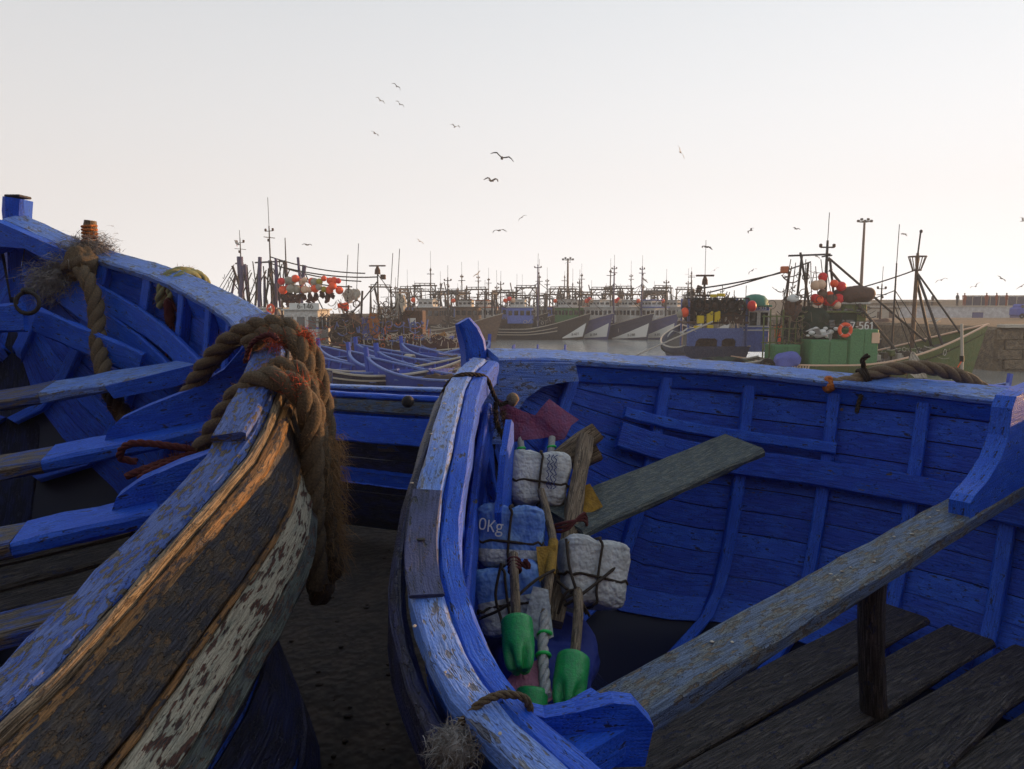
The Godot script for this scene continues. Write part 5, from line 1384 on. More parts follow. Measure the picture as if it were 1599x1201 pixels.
func house(t: Node3D, c: Vector3, sz: Vector3, wall: Material, roof: Material, nx: int, nz: int, band := 0.62) -> MeshInstance3D:
	# wheelhouse: walls, each pane on its own, overhanging roof
	var s := st(); box(s, c, sz, 0.05); var o := part(t, "wheelhouse", s, wall)
	s = st(); box(s, c + Vector3(0, sz.y / 2 + 0.06, 0), Vector3(sz.x + 0.3, 0.12, sz.z + 0.3), 0.04); sub(o, "roof", s, roof)
	var wy := c.y - sz.y / 2 + sz.y * band + 0.1
	var hh := sz.y * 0.30
	for k in nx:
		var x := c.x - sz.x / 2 + sz.x * (k + 0.5) / nx
		for g: float in [-1.0, 1.0]:
			s = st(); box(s, Vector3(x, wy, c.z + g * sz.z / 2), Vector3(sz.x / nx * 0.68, hh, 0.05), 0.015); sub(o, "window", s, M.pane)
	for k in nz:
		var z := c.z - sz.z / 2 + sz.z * (k + 0.5) / nz
		for g: float in [-1.0, 1.0]:
			s = st(); box(s, Vector3(c.x + g * sz.x / 2, wy, z), Vector3(0.05, hh, sz.z / nz * 0.68), 0.015); sub(o, "window", s, M.pane)
	return o

func mast(t: Node3D, x: float, y0: float, y1: float, r: float, m: Material, z := 0.0, aerial := 1.5, lamps := true):
	var s := st(); tube(s, [Vector3(x, y0, z), Vector3(x, lerpf(y0, y1, .6), z), Vector3(x, y1, z)], [r, r * .8, r * .55], 8); var o := part(t, "mast", s, m)
	if lamps:
		s = st(); line(s, Vector3(x, y1 - .9, z - .55), Vector3(x, y1 - .9, z + .55), r * .4); line(s, Vector3(x - .4, y1 - .4, z), Vector3(x + .4, y1 - .4, z), r * .4); sub(o, "crosstree", s, m)
		for q in [[-.4, -.3], [.4, -.3], [0.12, -1.1]]:
			s = st(); box(s, Vector3(x + q[0], y1 + q[1], z), Vector3(.16, .22, .16), 0.04); sub(o, "navigation_lamp", s, M.rust_steel)
	if aerial > 0:
		s = st(); line(s, Vector3(x, y1 - .2, z), Vector3(x + .03, y1 + aerial, z), 0.022, 5); sub(o, "aerial", s, M.stay)

func gantry(t: Node3D, x: float, w: float, y0: float, y1: float, m: Material, r := 0.07):
	# stern frame: splayed legs, double cross bar, braces
	var s := st()
	for g: float in [-1.0, 1.0]:
		line(s, Vector3(x, y0, g * w * 0.5), Vector3(x, y1, g * w * 0.42), r)
		line(s, Vector3(x + 0.9, y0, g * w * 0.5), Vector3(x, y1 - .4, g * w * 0.42), r * .7)
		line(s, Vector3(x, y1 - .9, g * w * .44), Vector3(x, y1, g * w * .22), r * .6)
	line(s, Vector3(x, y1, -w * .5), Vector3(x, y1, w * .5), r)
	line(s, Vector3(x, y1 + .35, -w * .42), Vector3(x, y1 + .35, w * .42), r * .5)
	for k in 5: line(s, Vector3(x, y1, w * (-.4 + .2 * k)), Vector3(x, y1 + .35, w * (-.4 + .2 * k)), r * .5)
	part(t, "gantry", s, m)

func stay(t: Node3D, a: Vector3, b: Vector3, r := 0.025, drop := 0.0):
	var s := st()
	if drop > 0: tube(s, sag(a, b, drop), r, 5)
	else: line(s, a, b, r)
	part(t, "stay", s, M.stay)

func floats(t: Node3D, c: Vector3, ext: Vector3, n: int, r: float, mats: Array):
	for k in n:
		var s := st(); var p := c + Vector3(rng.randf_range(-1, 1), rng.randf_range(-1, 1), rng.randf_range(-1, 1)) * ext
		ball(s, p, Vector3.ONE * r * rng.randf_range(.8, 1.15), 14, 9); part(t, "float", s, mats[k % mats.size()])

func heap(t: Node3D, called: String, c: Vector3, r: Vector3, m: Material, sd: int, amp := 0.35):
	var nz := FastNoiseLite.new(); nz.seed = sd; nz.frequency = 0.9; nz.fractal_octaves = 4
	var s := st(); ball(s, c, r, 32, 18, nz, amp, 0.8); part(t, called, s, m)

func hung_net(t: Node3D, a: Vector3, b: Vector3, drop: float, m: Material, sd: int):
	# a bunched net hung from a spar
	var nz := FastNoiseLite.new(); nz.seed = sd; nz.frequency = 1.6
	var s := st()
	for k in 9:
		var p := a.lerp(b, k / 8.0); var pts := []
		for i in 6: pts.append(p + Vector3(nz.get_noise_2d(k * 9, i) * .3, -drop * (0.7 + .5 * nz.get_noise_1d(k * 31)) * i / 5.0, nz.get_noise_2d(i, k * 7) * .3))
		tube(s, pts, [.10, .16, .2, .2, .17, .08], 7)
	part(t, "hung_net", s, m)

func tangle(t: Node3D, c: Vector3, ext: Vector3, n: int, m: Material, r := 0.03, loop := 0.5):
	# loops of rope, hoses and wire thrown over the gear
	# hanging ropes and wires, with a few coils
	var s := st()
	for k in n:
		var p := c + Vector3(rng.randf_range(-1, 1), rng.randf_range(-1, 1), rng.randf_range(-1, 1)) * ext
		var rr := r * rng.randf_range(.5, 1.2)
		if k % 6 == 0: ring(s, p, Vector3(rng.randfn() * .4, rng.randfn() * .3, 1).normalized(), loop * rng.randf_range(.25, .5), rr, 12, 5)
		elif k % 6 < 3: tube(s, [p, p + Vector3(rng.randf_range(-.3, .3) * loop, -loop * rng.randf_range(.6, 1.8), rng.randf_range(-.2, .2))], rr, 5)
		else: tube(s, sag(p, p + Vector3(rng.randf_range(-2.4, 2.4) * loop, rng.randf_range(-.6, .4) * loop, rng.randf_range(-.4, .4) * loop), loop * rng.randf_range(.1, .6), 7), rr, 5)
	var o := part(t, "tangled_gear", s, m); o.set_meta("kind", "stuff")

func trawlers():
	var s: SurfaceTool
	# --- the trawler behind the heavy rope: white wheelhouse, floats, nets on deck
	var t := ship("trawler", "trawler with white wheelhouse numbered 6-146 and rows of coloured floats", Vector3(-10.4, 0, -51), PI - 0.08, {L = 15.0, B = 4.6, fb = 1.0, bow = 2.4, hull = M.h_navy, rail = M.bone, stripes = 1, group = "vessels lying beyond the small boats"})
	var hs := house(t, Vector3(4.6, 2.35, 0), Vector3(2.5, 2.9, 2.6), M.house_white, M.house_white, 3, 3, 0.66)
	s = st(); box(s, Vector3(4.6, 2.55, 0), Vector3(2.53, .16, 2.63), 0.02); sub(hs, "blue_band", s, M.house_blue)
	s = st(); box(s, Vector3(4.3, 4.1, -1.35), Vector3(2.2, .45, .08), 0.02); sub(hs, "name_board", s, M.white)
	text_on(t, "6-146", 0.36, Vector3(4.2, 4.1, -1.41), Basis(Vector3(-1, 0, 0), Vector3.UP, Vector3(0, 0, -1)), M.black, false, 0.02).name = "registration"
	hung_net(t, Vector3(5.8, 4.9, -.8), Vector3(2.4, 5.2, -.8), 1.0, M.net_red, 2)
	var cols := [M.orange, M.buoy_grey, M.buoy_olive, M.orange, M.buoy_cream, M.red, M.buoy_grey, M.orange, M.buoy_cream]
	for k in 26:
		s = st(); ball(s, Vector3(5.9 - (k % 13) * 0.34 + rng.randf() * .1, 5.35 + 0.52 * (k / 13) + rng.randf_range(-.2, .2), -1.0 + rng.randf_range(-.25, .25)), Vector3.ONE * rng.randf_range(.2, .31), 14, 9); part(t, "float", s, cols[(k * 5 + k / 4) % cols.size()])
	heap(t, "net_heap", Vector3(1.6, 2.1, .2), Vector3(1.3, 1.5, 1.5), M.net_dark, 3, 0.5)
	heap(t, "net_heap", Vector3(-1.2, 1.9, .4), Vector3(1.4, 1.2, 1.4), M.net_dark, 4, 0.5)
	heap(t, "net_heap", Vector3(-3.6, 1.25, -.6), Vector3(3.2, .65, 1.5), M.net_red, 5, 0.5)
	heap(t, "net_heap", Vector3(1.0, 1.15, -1.7), Vector3(3.4, .35, .7), M.net_red, 6, 0.4)
	heap(t, "net_heap", Vector3(-5.6, 1.3, .3), Vector3(1.2, .6, 1.2), M.net_dark, 7, 0.4)
	mast(t, -.7, 1.0, 6.4, .09, M.mast, 0, 0.0, false)
	s = st(); box(s, Vector3(-.7, 7.0, 0), Vector3(1.2, .10, .16), 0.02); part(t, "radar", s, M.rust_steel)
	s = st(); tube(s, [Vector3(-.7, 6.4, 0), Vector3(-.7, 6.7, 0), Vector3(-.7, 6.95, 0)], [.22, .2, .08], 10); part(t, "radar_drive", s, M.rust_steel)
	s = st(); box(s, Vector3(-1.1, 6.2, 0), Vector3(.35, .35, .3), 0.03); part(t, "loudhailer", s, M.rust_steel)
	for q in [[0.9, 8.6], [1.7, 7.8], [-2.1, 8.2], [-1.6, 7.9]]:
		s = st(); line(s, Vector3(q[0], 4.8, 0), Vector3(q[0] - .25, q[1], 0), 0.025); part(t, "aerial", s, M.stay)
	for q in [[1.6, 1.0, 1.3, 5.6], [-1.7, 1.0, -.6, 5.4], [-2.6, 1.0, -2.4, 5.0], [.5, 1.0, .3, 5.2]]:
		s = st(); line(s, Vector3(q[0], q[1], -.9), Vector3(q[2], q[3], -.5), .08, 7); part(t, "derrick", s, M.mast)
	stay(t, Vector3(6.2, 6.9, 0), Vector3(-.7, 6.2, 0), .05, .25); stay(t, Vector3(6.2, 6.3, 0), Vector3(1.2, 5.5, 0), .05, .2)
	stay(t, Vector3(-.7, 6.4, 0), Vector3(-4.6, 1.2, 0), .03); stay(t, Vector3(-.7, 5.9, 0), Vector3(2.4, 2.0, -.6), .05)
	hung_net(t, Vector3(1.5, 5.3, -.5), Vector3(.7, 5.3, -.5), 1.2, M.bone, 8); hung_net(t, Vector3(-2.2, 5.0, -.4), Vector3(-2.7, 4.9, -.4), 1.6, M.bone, 9)
	hung_net(t, Vector3(-.55, 3.6, -1.3), Vector3(-.95, 3.5, -1.3), 2.4, M.net_orange, 10)
	s = st(); box(s, Vector3(-.15, 2.5, -1.2), Vector3(.7, 1.6, .12), 0.04); part(t, "blue_panel", s, M.tarp_blue)
	floats(t, Vector3(1.6, 4.0, -.9), Vector3(.3, .25, .1), 4, .24, [M.orange, M.red])
	s = st(); box(s, Vector3(-3.2, 2.6, .6), Vector3(1.5, 2.4, 1.2), 0.05); var gl := part(t, "deck_locker", s, M.rust_steel)
	s = st(); box(s, Vector3(-3.2, 3.0, -.02), Vector3(.5, .5, .06), 0.02); sub(gl, "hatch", s, M.white)
	for k in 14:
		s = st(); var bx := -2.4 - rng.randf() * 4.4
		ball(s, Vector3(bx, 1.55 + rng.randf() * .35, -1.0 + rng.randf() * .8), Vector3(.3, .16, .2) * rng.randf_range(.5, 1.0), 10, 7); part(t, "bundle", s, [M.bone, M.tarp_blue, M.rust_steel, M.net_orange][k % 4])
	tangle(t, Vector3(0.4, 2.6, -1.8), Vector3(2.8, 1.4, .4), 90, M.rope_pale, .03, .4); tangle(t, Vector3(-1.5, 2.4, -1.9), Vector3(3.6, 1.0, .4), 50, M.steel_blue, .05, .5); tangle(t, Vector3(-1.5, 2.2, -1.9), Vector3(3.6, 1.0, .3), 40, M.roof_orange, .03, .3); tangle(t, Vector3(0.2, 2.8, -1.7), Vector3(2.8, 1.6, .5), 70, M.rust_steel, .035, .5)
	tangle(t, Vector3(-3.6, 1.9, -1.8), Vector3(3.4, .4, .5), 90, M.bone, .025, .4); tangle(t, Vector3(-2.8, 1.7, -1.4), Vector3(4.4, .5, .8), 60, M.net_red, .05, .5)
	tangle(t, Vector3(1.4, 4.7, -.8), Vector3(.8, .6, .3), 26, M.bone, .025, .5); tangle(t, Vector3(-2.6, 3.4, -.8), Vector3(1.3, 1.4, .4), 40, M.cord_dark, .03, .6)
	# --- the trawler further left, all violet posts and rigging
	t = ship("trawler", "trawler with a forest of violet gantry posts and a tall thin mast", Vector3(-19.8, 0, -56), PI - 0.5, {L = 14.0, B = 4.8, fb = 1.2, bow = 2.4, hull = M.h_violet, group = "vessels lying beyond the small boats"})
	house(t, Vector3(-1.0, 2.7, 0), Vector3(2.4, 2.4, 2.6), M.house_white, M.house_white, 2, 3)
	for q in [[3.4, .14, 7.6, 1.2], [2.5, .24, 8.1, 0.0], [1.4, .14, 7.3, -.8], [.2, .14, 7.8, 1.0], [-.8, .14, 7.9, -.9], [-1.7, .14, 7.6, .8], [-2.2, .12, 7.5, -.6], [-4.6, .13, 7.2, 0.0]]:
		s = st(); line(s, Vector3(q[0] - (1.6 if q[0] < -4 else 0.0) * -1.0, 1.0, q[3] * 1.5), Vector3(q[0], q[2], q[3]), q[1], 8); part(t, "gantry_post", s, M.mast_violet)
	for k in 9:
		var px := -4.4 + k * 1.0
		s = st(); line(s, Vector3(px + rng.randf_range(-.9, .9), 1.0, rng.randf_range(-1.8, 1.8)), Vector3(px, rng.randf_range(6.2, 8.0), rng.randf_range(-.9, .9)), .10, 7); part(t, "derrick", s, [M.mast_violet, M.mast][k % 2])
	hung_net(t, Vector3(-3.6, 5.6, -.6), Vector3(-2.8, 5.6, -.6), 1.6, M.net_dark, 15); heap(t, "net_heap", Vector3(1.8, 2.2, -.4), Vector3(1.8, 1.2, 1.4), M.net_dark, 16, .4)
	for q in [[3.5, 2.4], [.4, -2.4], [1.2, -.9]]:
		s = st(); line(s, Vector3(q[0], 7.6, .4), Vector3(q[1], 7.6, .2), .07); part(t, "gantry_beam", s, M.mast)
	mast(t, -.6, 1.0, 10.4, .08, M.mast, 0.3, 2.2); mast(t, 2.4, 6.0, 9.6, .06, M.mast, 0.0, 0.6); mast(t, -2.3, 6.0, 9.4, .06, M.mast, 0.3, 0.0, false)
	for k in 26:
		var x0 := rng.randf_range(-4.5, 3.6)
		stay(t, Vector3(x0, rng.randf_range(6.4, 8.0), rng.randf_range(-1, 1)), Vector3(x0 + rng.randf_range(-3.2, 3.2), rng.randf_range(1.2, 3.5), rng.randf_range(-1.5, 1.5)), .045)
	for k in 5: stay(t, Vector3(3.2, 7.5 - k * .3, 0), Vector3(7.4 - k * .6, 3.4 - k * .2, 0), .03)
	stay(t, Vector3(-.6, 8.0, .3), Vector3(-8.6, 6.6, 2.2), .05, .3); stay(t, Vector3(-.6, 7.5, .3), Vector3(-8.2, 6.0, 2.2), .05, .3)
	s = st(); ring(s, Vector3(-2.3, 3.9, -1.4), Vector3(0, 0, 1), .33, .09, 20, 8); part(t, "lifebuoy", s, M.orange)
	heap(t, "net_heap", Vector3(-4.0, 1.7, 0), Vector3(1.6, .8, 1.5), M.net_dark, 12, .4)
	tangle(t, Vector3(0, 4.4, 0), Vector3(4.0, 2.6, 1.4), 60, M.stay, .022, .8); tangle(t, Vector3(0, 2.6, -1.0), Vector3(4.6, 1.0, 1.2), 60, M.net_dark, .05, .6)
	# --- the far quay: front row
	var F := [
		# [share of distance, distance, yaw, hull, stripes, patch, wheelhouse wall, roof, mast, number, label]
		[-0.045, 92.0, -.12, M.h_grey, 0, 0.0, M.h_brown, M.deck, 0, "", "grey-brown trawler with raised bow and a cream wheelhouse aft"],
		[-0.022, 97.0, -.25, M.h_black, 0, 0.0, M.house_white, M.roof_orange, 1, "", "dark trawler with an orange-roofed wheelhouse behind the grey one"],
		[0.030, 89.0, -.14, M.h_black, 2, 0.80, M.house_blue, M.house_white, 2, "8-421", "dark trawler with two white stripes and a white bow panel"],
		[0.092, 93.0, -1.0, M.h_violet, 0, 0.66, M.box_green, M.house_white, 1, "8-164", "violet trawler bow-on beside the striped one, green wheelhouse"],
		[0.140, 92.0, -.90, M.h_navy, 0, 0.64, M.house_white, M.house_white, 2, "8-288", "navy trawler bow-on with white wheelhouse and broad white bow panel"],
		[0.180, 93.0, -1.0, M.h_violet, 0, 0.64, M.house_white, M.house_white, 2, "8-80", "violet trawler bow-on next to the navy one, with a slim mast"],
		[0.214, 92.0, -.95, M.h_navy, 0, 0.64, M.house_white, M.house_blue, 1, "8-337", "navy trawler with blue wheelhouse roof, half hidden by the vessel with tyres"],
		[0.250, 94.0, -.90, M.h_grey, 0, 0.64, M.house_white, M.house_white, 0, "8-95", "grey trawler mostly hidden by the vessel with tyres"],
		[-0.098, 84.0, -.2, M.h_brown, 2, 0.0, M.h_brown, M.house_white, 1, "", "brown trawler with white rails beyond the net-laden trawler"]]
	for q in F:
		var o := {L = 12.5, B = 4.4, fb = 1.3, bow = 3.3, hull = q[3], stripes = q[4]}
		if q[5] > 0.0: o.patch = q[5]; o.number = q[9]
		t = ship("trawler", q[10], on_water(q[0], q[1]), q[2], o)
		house(t, Vector3(-1.6, 3.0, 0), Vector3(3.0, 2.0, 2.6), q[6], q[7], 4, 3)
		house(t, Vector3(-1.9, 4.5, 0), Vector3(1.8, .9, 2.0), M.house_white, q[7], 3, 2, 0.45)
		mast(t, 0.6, 1.2, [6.2, 7.6, 9.4][q[8]], .13, [M.mast, M.mast, M.mast_violet][q[8]], 0, 1.4)
		gantry(t, -5.0, 3.6, 1.2, 5.8, M.mast, .11)
		stay(t, Vector3(.6, 5.2 + q[8], 0), Vector3(5.8, 3.3, 0), .035); stay(t, Vector3(.6, 5.0 + q[8], 0), Vector3(-5.0, 5.0, 0), .035); stay(t, Vector3(.6, 5.2 + q[8], 0), Vector3(-3.6, 1.5, 1.4), .03); stay(t, Vector3(.6, 5.2 + q[8], 0), Vector3(-3.6, 1.5, -1.4), .03)
		s = st(); line(s, Vector3(.6, 2.2, 0), Vector3(-4.4, 4.4, 0), .07); part(t, "boom", s, M.mast)
		if q[8] != 1: heap(t, "net_heap", Vector3(-3.9, 1.7, 0), Vector3(1.1, .8, 1.4), [M.net_dark, M.net_red, M.net_green][int(absf(q[0] * 1000)) % 3], int(q[1]), .4)
		tangle(t, Vector3(-3.4, 2.6, 0), Vector3(1.8, 1.2, 1.5), 24, M.mast, .04, .6); tangle(t, Vector3(-.5, 2.2, 0), Vector3(5.0, .5, 1.8), 20, M.bone, .03, .5)
		for k in (3 if q[8] == 2 else 1): s = st(); ball(s, Vector3(-3.4 + k * .5, 4.9 + .2 * (k % 2), 1.0), Vector3.ONE * .3, 10, 7); part(t, "float", s, [M.orange, M.red, M.buoy_cream][k])
	# --- and the rows behind, of which wheelhouses, gantries and masts stand above the front row
	for k in 26:
		var px := -0.168 + 0.017 * k + rng.randf_range(-.004, .004)
		var d := 102.0 + 9.0 * (k % 3) + rng.randf() * 3.0
		var hn2: String = ["white", "brown", "white", "blue"][(k * 3) % 4]; var rn: String = ["white", "orange", "brown"][k % 3]
		t = ship("trawler", "back-row trawler, %s wheelhouse with %s roof, %s gantry above the front row" % [hn2, rn, "two dark frames of" if k % 2 == 0 else "a single dark"], on_water(px, d), rng.randf_range(-.6, .6) + (PI / 2 if k % 3 != 0 else -PI / 2), {L = 12.0, B = 4.2, fb = 1.3, bow = 3.0, hull = [M.h_grey, M.h_navy, M.h_brown, M.h_black][k % 4], group = "trawlers of the back rows"})
		house(t, Vector3(-1.4 + rng.randf(), 3.0, 0), Vector3(2.8, 2.2, 2.6), [M.house_white, M.h_brown, M.house_white, M.house_blue][(k * 3) % 4], [M.house_white, M.roof_orange, M.deck][k % 3], 4, 3)
		mast(t, 1.0, 1.0, rng.randf_range(6.4, 9.8), .13, M.mast, 0, rng.randf_range(.4, 2.5))
		gantry(t, -4.4, 3.8, 1.2, rng.randf_range(5.8, 7.4), M.mast, .12)
		if k % 3 == 1:
			for g: float in [-1.0, 1.0]:
				s = st(); line(s, Vector3(-2.6, 1.4, g * 1.6), Vector3(-2.2, rng.randf_range(6.0, 8.0), g * .15), .09); part(t, "derrick_leg", s, M.mast)
		if k % 2 == 0: gantry(t, 2.6, 3.4, 1.2, rng.randf_range(5.2, 6.6), M.mast, .11)
		tangle(t, Vector3(-1.5, 3.4, 0), Vector3(4.0, 2.0, 1.8), 26, M.mast, .04, .7)
		for j in 3: mast(t, rng.randf_range(-4, 3), 2.0, rng.randf_range(5.0, 6.6), .05, M.mast, rng.randf_range(-1.5, 1.5), rng.randf_range(0, 1.2), false)
		stay(t, Vector3(1.0, 5.6, 0), Vector3(-4.4, 5.6, 0), .035); stay(t, Vector3(1.0, 5.4, 0), Vector3(5.6, 3.0, 0), .035)
		s = st(); line(s, Vector3(1.0, 2.2, 0), Vector3(-3.4, 5.0, .6), .06); part(t, "boom", s, M.mast)
	blue_vessel(); green_trawler()

func tyre(t: Node3D, c: Vector3, ax: Vector3, R := .34):
	var s := st(); ring(s, c, ax, R, R * .36, 20, 8); part(t, "tyre_fender", s, M.tyre)

func blue_vessel():
	# stern-on vessel with an upper working deck, tyres along its rail
	var s: SurfaceTool
	var t := ship("trawler", "stern-on blue vessel with tyres and yellow crates on its upper deck", Vector3(13.5, 0, -51), 1.50, {L = 13.0, B = 6.4, fb = 1.3, bow = 2.6, hull = M.h_navy, group = "vessels lying beyond the small boats"})
	t.scale = Vector3(1, 1, 0.78)
	# stern at local -X; side to side is local Z (right is +Z)
	for z in [-2.2, 2.5]:
		for x in [-6.0, -3.4]:
			s = st(); line(s, Vector3(x, .8, z), Vector3(x, 4.6, z), .10, 8); part(t, "deck_post", s, M.steel_blue)
	s = st(); box(s, Vector3(-4.7, 3.05, .15), Vector3(3.0, .14, 5.0), 0.03); part(t, "upper_deck", s, M.rust_steel)
	s = st()
	for y in [3.5, 4.0, 4.6]: line(s, Vector3(-6.15, y, -2.4), Vector3(-6.15, y, 2.6), .04)
	for k in 9: line(s, Vector3(-6.15, 3.1, -2.4 + k * .62), Vector3(-6.15, 4.6, -2.4 + k * .62), .035)
	part(t, "guard_rail", s, M.mast)
	for k in 6: tyre(t, Vector3(-6.32, 4.15 - .1 * (k % 2), -1.5 + k * .68), Vector3(1, 0, .1), .34)
	for k in 3: heap(t, "net_heap", Vector3(-4.6, 3.8, -1.6 + k * 1.5), Vector3(1.0, .8, .8), [M.net_dark, M.h_brown, M.net_dark][k], 31 + k, .35)
	s = st(); box(s, Vector3(-6.12, 3.35, 1.35), Vector3(.06, .7, 2.0), 0.02); part(t, "brown_canvas", s, M.rust_steel)
	for q in [[-1.3, 3.25, .55, .5], [-.55, 3.4, .5, .75], [.05, 3.45, .45, .7], [-.5, 2.7, .5, .4], [-1.5, 2.7, .6, .3], [-.3, 4.75, .5, .2], [.3, 4.8, .6, .2]]:
		s = st(); box(s, Vector3(-6.25, q[1], q[0]), Vector3(.3, q[3], q[2]), 0.03); part(t, "yellow_crate", s, M.yellow)
	tangle(t, Vector3(-6.2, 3.9, 0.2), Vector3(.3, .7, 2.4), 60, M.rust_steel, .03, .4); tangle(t, Vector3(-5.6, 4.7, -.2), Vector3(.8, .35, 2.2), 50, M.mast, .035, .5); tangle(t, Vector3(-6.3, 3.3, 0.2), Vector3(.2, .4, 2.2), 30, M.bone, .018, .3)
	for k in 6: s = st(); line(s, Vector3(-6.2, 2.9, -2.2 + k * .9), Vector3(-6.1, 5.1 + .3 * (k % 2), -2.4 + k * .95), .03); part(t, "rail_post", s, M.mast)
	# stern bulwark with arched openings
	var ar := PackedVector2Array([Vector2(-2.1, 1.0), Vector2(-1.75, 1.0), Vector2(-1.55, 1.85), Vector2(-1.3, 2.05), Vector2(.0, 2.05), Vector2(.2, 1.9), Vector2(.15, 1.0), Vector2(.45, 1.0), Vector2(.55, 1.9), Vector2(.8, 2.05), Vector2(1.5, 2.05), Vector2(1.7, 1.85), Vector2(1.55, 1.0), Vector2(2.1, 1.0), Vector2(2.3, 2.7), Vector2(-2.3, 2.7)])
	s = st(); prism(s, ar, Transform3D(Basis(Vector3(0, 0, 1), Vector3.UP, Vector3(-1, 0, 0)), Vector3(-6.35, 0, -.1)), .16); part(t, "stern_frame", s, M.steel_blue)
	s = st(); box(s, Vector3(-5.0, 1.7, 0), Vector3(.1, 1.5, 4.2), 0.02); part(t, "bulkhead", s, M.h_brown)
	# wheelhouse on the right, white over blue with stripes
	var hs := house(t, Vector3(-4.6, 2.6, 3.6), Vector3(2.0, 2.9, 1.8), M.house_blue, M.roof_green, 2, 2, 0.7)
	s = st(); box(s, Vector3(-4.6, 3.35, 3.6), Vector3(2.04, .95, 1.84), 0.02); sub(hs, "white_band", s, M.house_white)
	for y in [2.55, 2.8]:
		s = st(); box(s, Vector3(-4.6, y, 3.6), Vector3(2.05, .09, 1.86), 0.02); sub(hs, "white_stripe", s, M.white)
	for z in [3.2, 4.0]:
		s = st(); box(s, Vector3(-5.63, 3.35, z), Vector3(.06, .6, .5), 0.02); sub(hs, "window", s, M.pane)
	s = st(); lathe(s, Vector3(-4.6, 4.15, 3.6), Basis.IDENTITY.scaled(Vector3(1.2, 1, 1)), [[1.05, 0], [.98, .35], [.7, .62], [.3, .72], [0, .74]], 16); sub(hs, "domed_roof", s, M.roof_green)
	text_on(t, "8-1303", 0.30, Vector3(-5.72, 3.98, 3.55), Basis(Vector3(0, 0, 1), Vector3.UP, Vector3(-1, 0, 0)), M.white, false, 0.03).name = "registration"
	mast(t, -4.6, 3.0, 6.0, .10, M.mast, -.6, 2.4, false)
	s = st(); box(s, Vector3(-4.6, 6.1, -.6), Vector3(.16, .12, 1.5), 0.02); part(t, "radar", s, M.rust_steel)
	s = st(); tube(s, [Vector3(-4.6, 5.5, -.6), Vector3(-4.6, 5.8, -.6), Vector3(-4.6, 6.05, -.6)], [.25, .22, .1], 10); part(t, "radar_drive", s, M.rust_steel)
	s = st(); box(s, Vector3(-4.7, 5.2, -1.1), Vector3(.3, .5, .4), 0.04, Basis(Vector3.RIGHT, .3)); part(t, "loudhailer", s, M.rust_steel)
	s = st(); box(s, Vector3(-4.6, 4.8, -.2), Vector3(.7, .12, 2.2), 0.03); part(t, "top_shelf", s, M.rust_steel)
	for q in [[-2.6, 3.7, .32, M.orange], [-3.0, 3.6, .26, M.buoy_grey], [2.75, 4.1, .36, M.red], [-2.6, 4.3, .25, M.h_brown]]:
		s = st(); ball(s, Vector3(-6.4, q[1], q[0]), Vector3.ONE * q[2], 16, 10); part(t, "float", s, q[3])
	stay(t, Vector3(-4.6, 5.0, -.2), Vector3(-5.6, 6.9, 7.6), .05, .1); stay(t, Vector3(-4.6, 5.6, -.6), Vector3(-6.0, 3.2, -2.4), .03)
	hung_net(t, Vector3(-6.0, 2.9, 4.9), Vector3(-5.8, 2.7, 5.6), 1.2, M.net_orange, 44)
	s = st(); ball(s, Vector3(-6.3, 2.0, 5.3), Vector3.ONE * .38, 14, 9); part(t, "float", s, M.orange)
	# low grey barge in front of it
	t = ship("barge", "low grey workboat with tyre fenders lying in front of the stern-on vessel", Vector3(10.6, 0, -40), PI - .05, {L = 7.6, B = 2.6, fb = .9, bow = 1.3, hull = M.h_grey, group = "vessels lying beyond the small boats"})
	for k in 3: tyre(t, Vector3(-.4 - k * 1.6, .8, -1.32), Vector3(0, 0, 1), .32)
	heap(t, "net_heap", Vector3(-1.6, .9, 0), Vector3(1.4, .25, .8), M.net_green, 51, .2)
	s = st(); box(s, Vector3(1.8, 1.0, 0), Vector3(2.6, .4, 1.6), 0.05); part(t, "foredeck", s, M.house_blue)
	s = st(); line(s, Vector3(3.4, 1.3, 0), Vector3(-1.0, 3.2, .6), .05); part(t, "oar", s, M.bone)
	stay(t, Vector3(3.8, 1.3, 0), Vector3(7.2, .2, 3.0), .04)

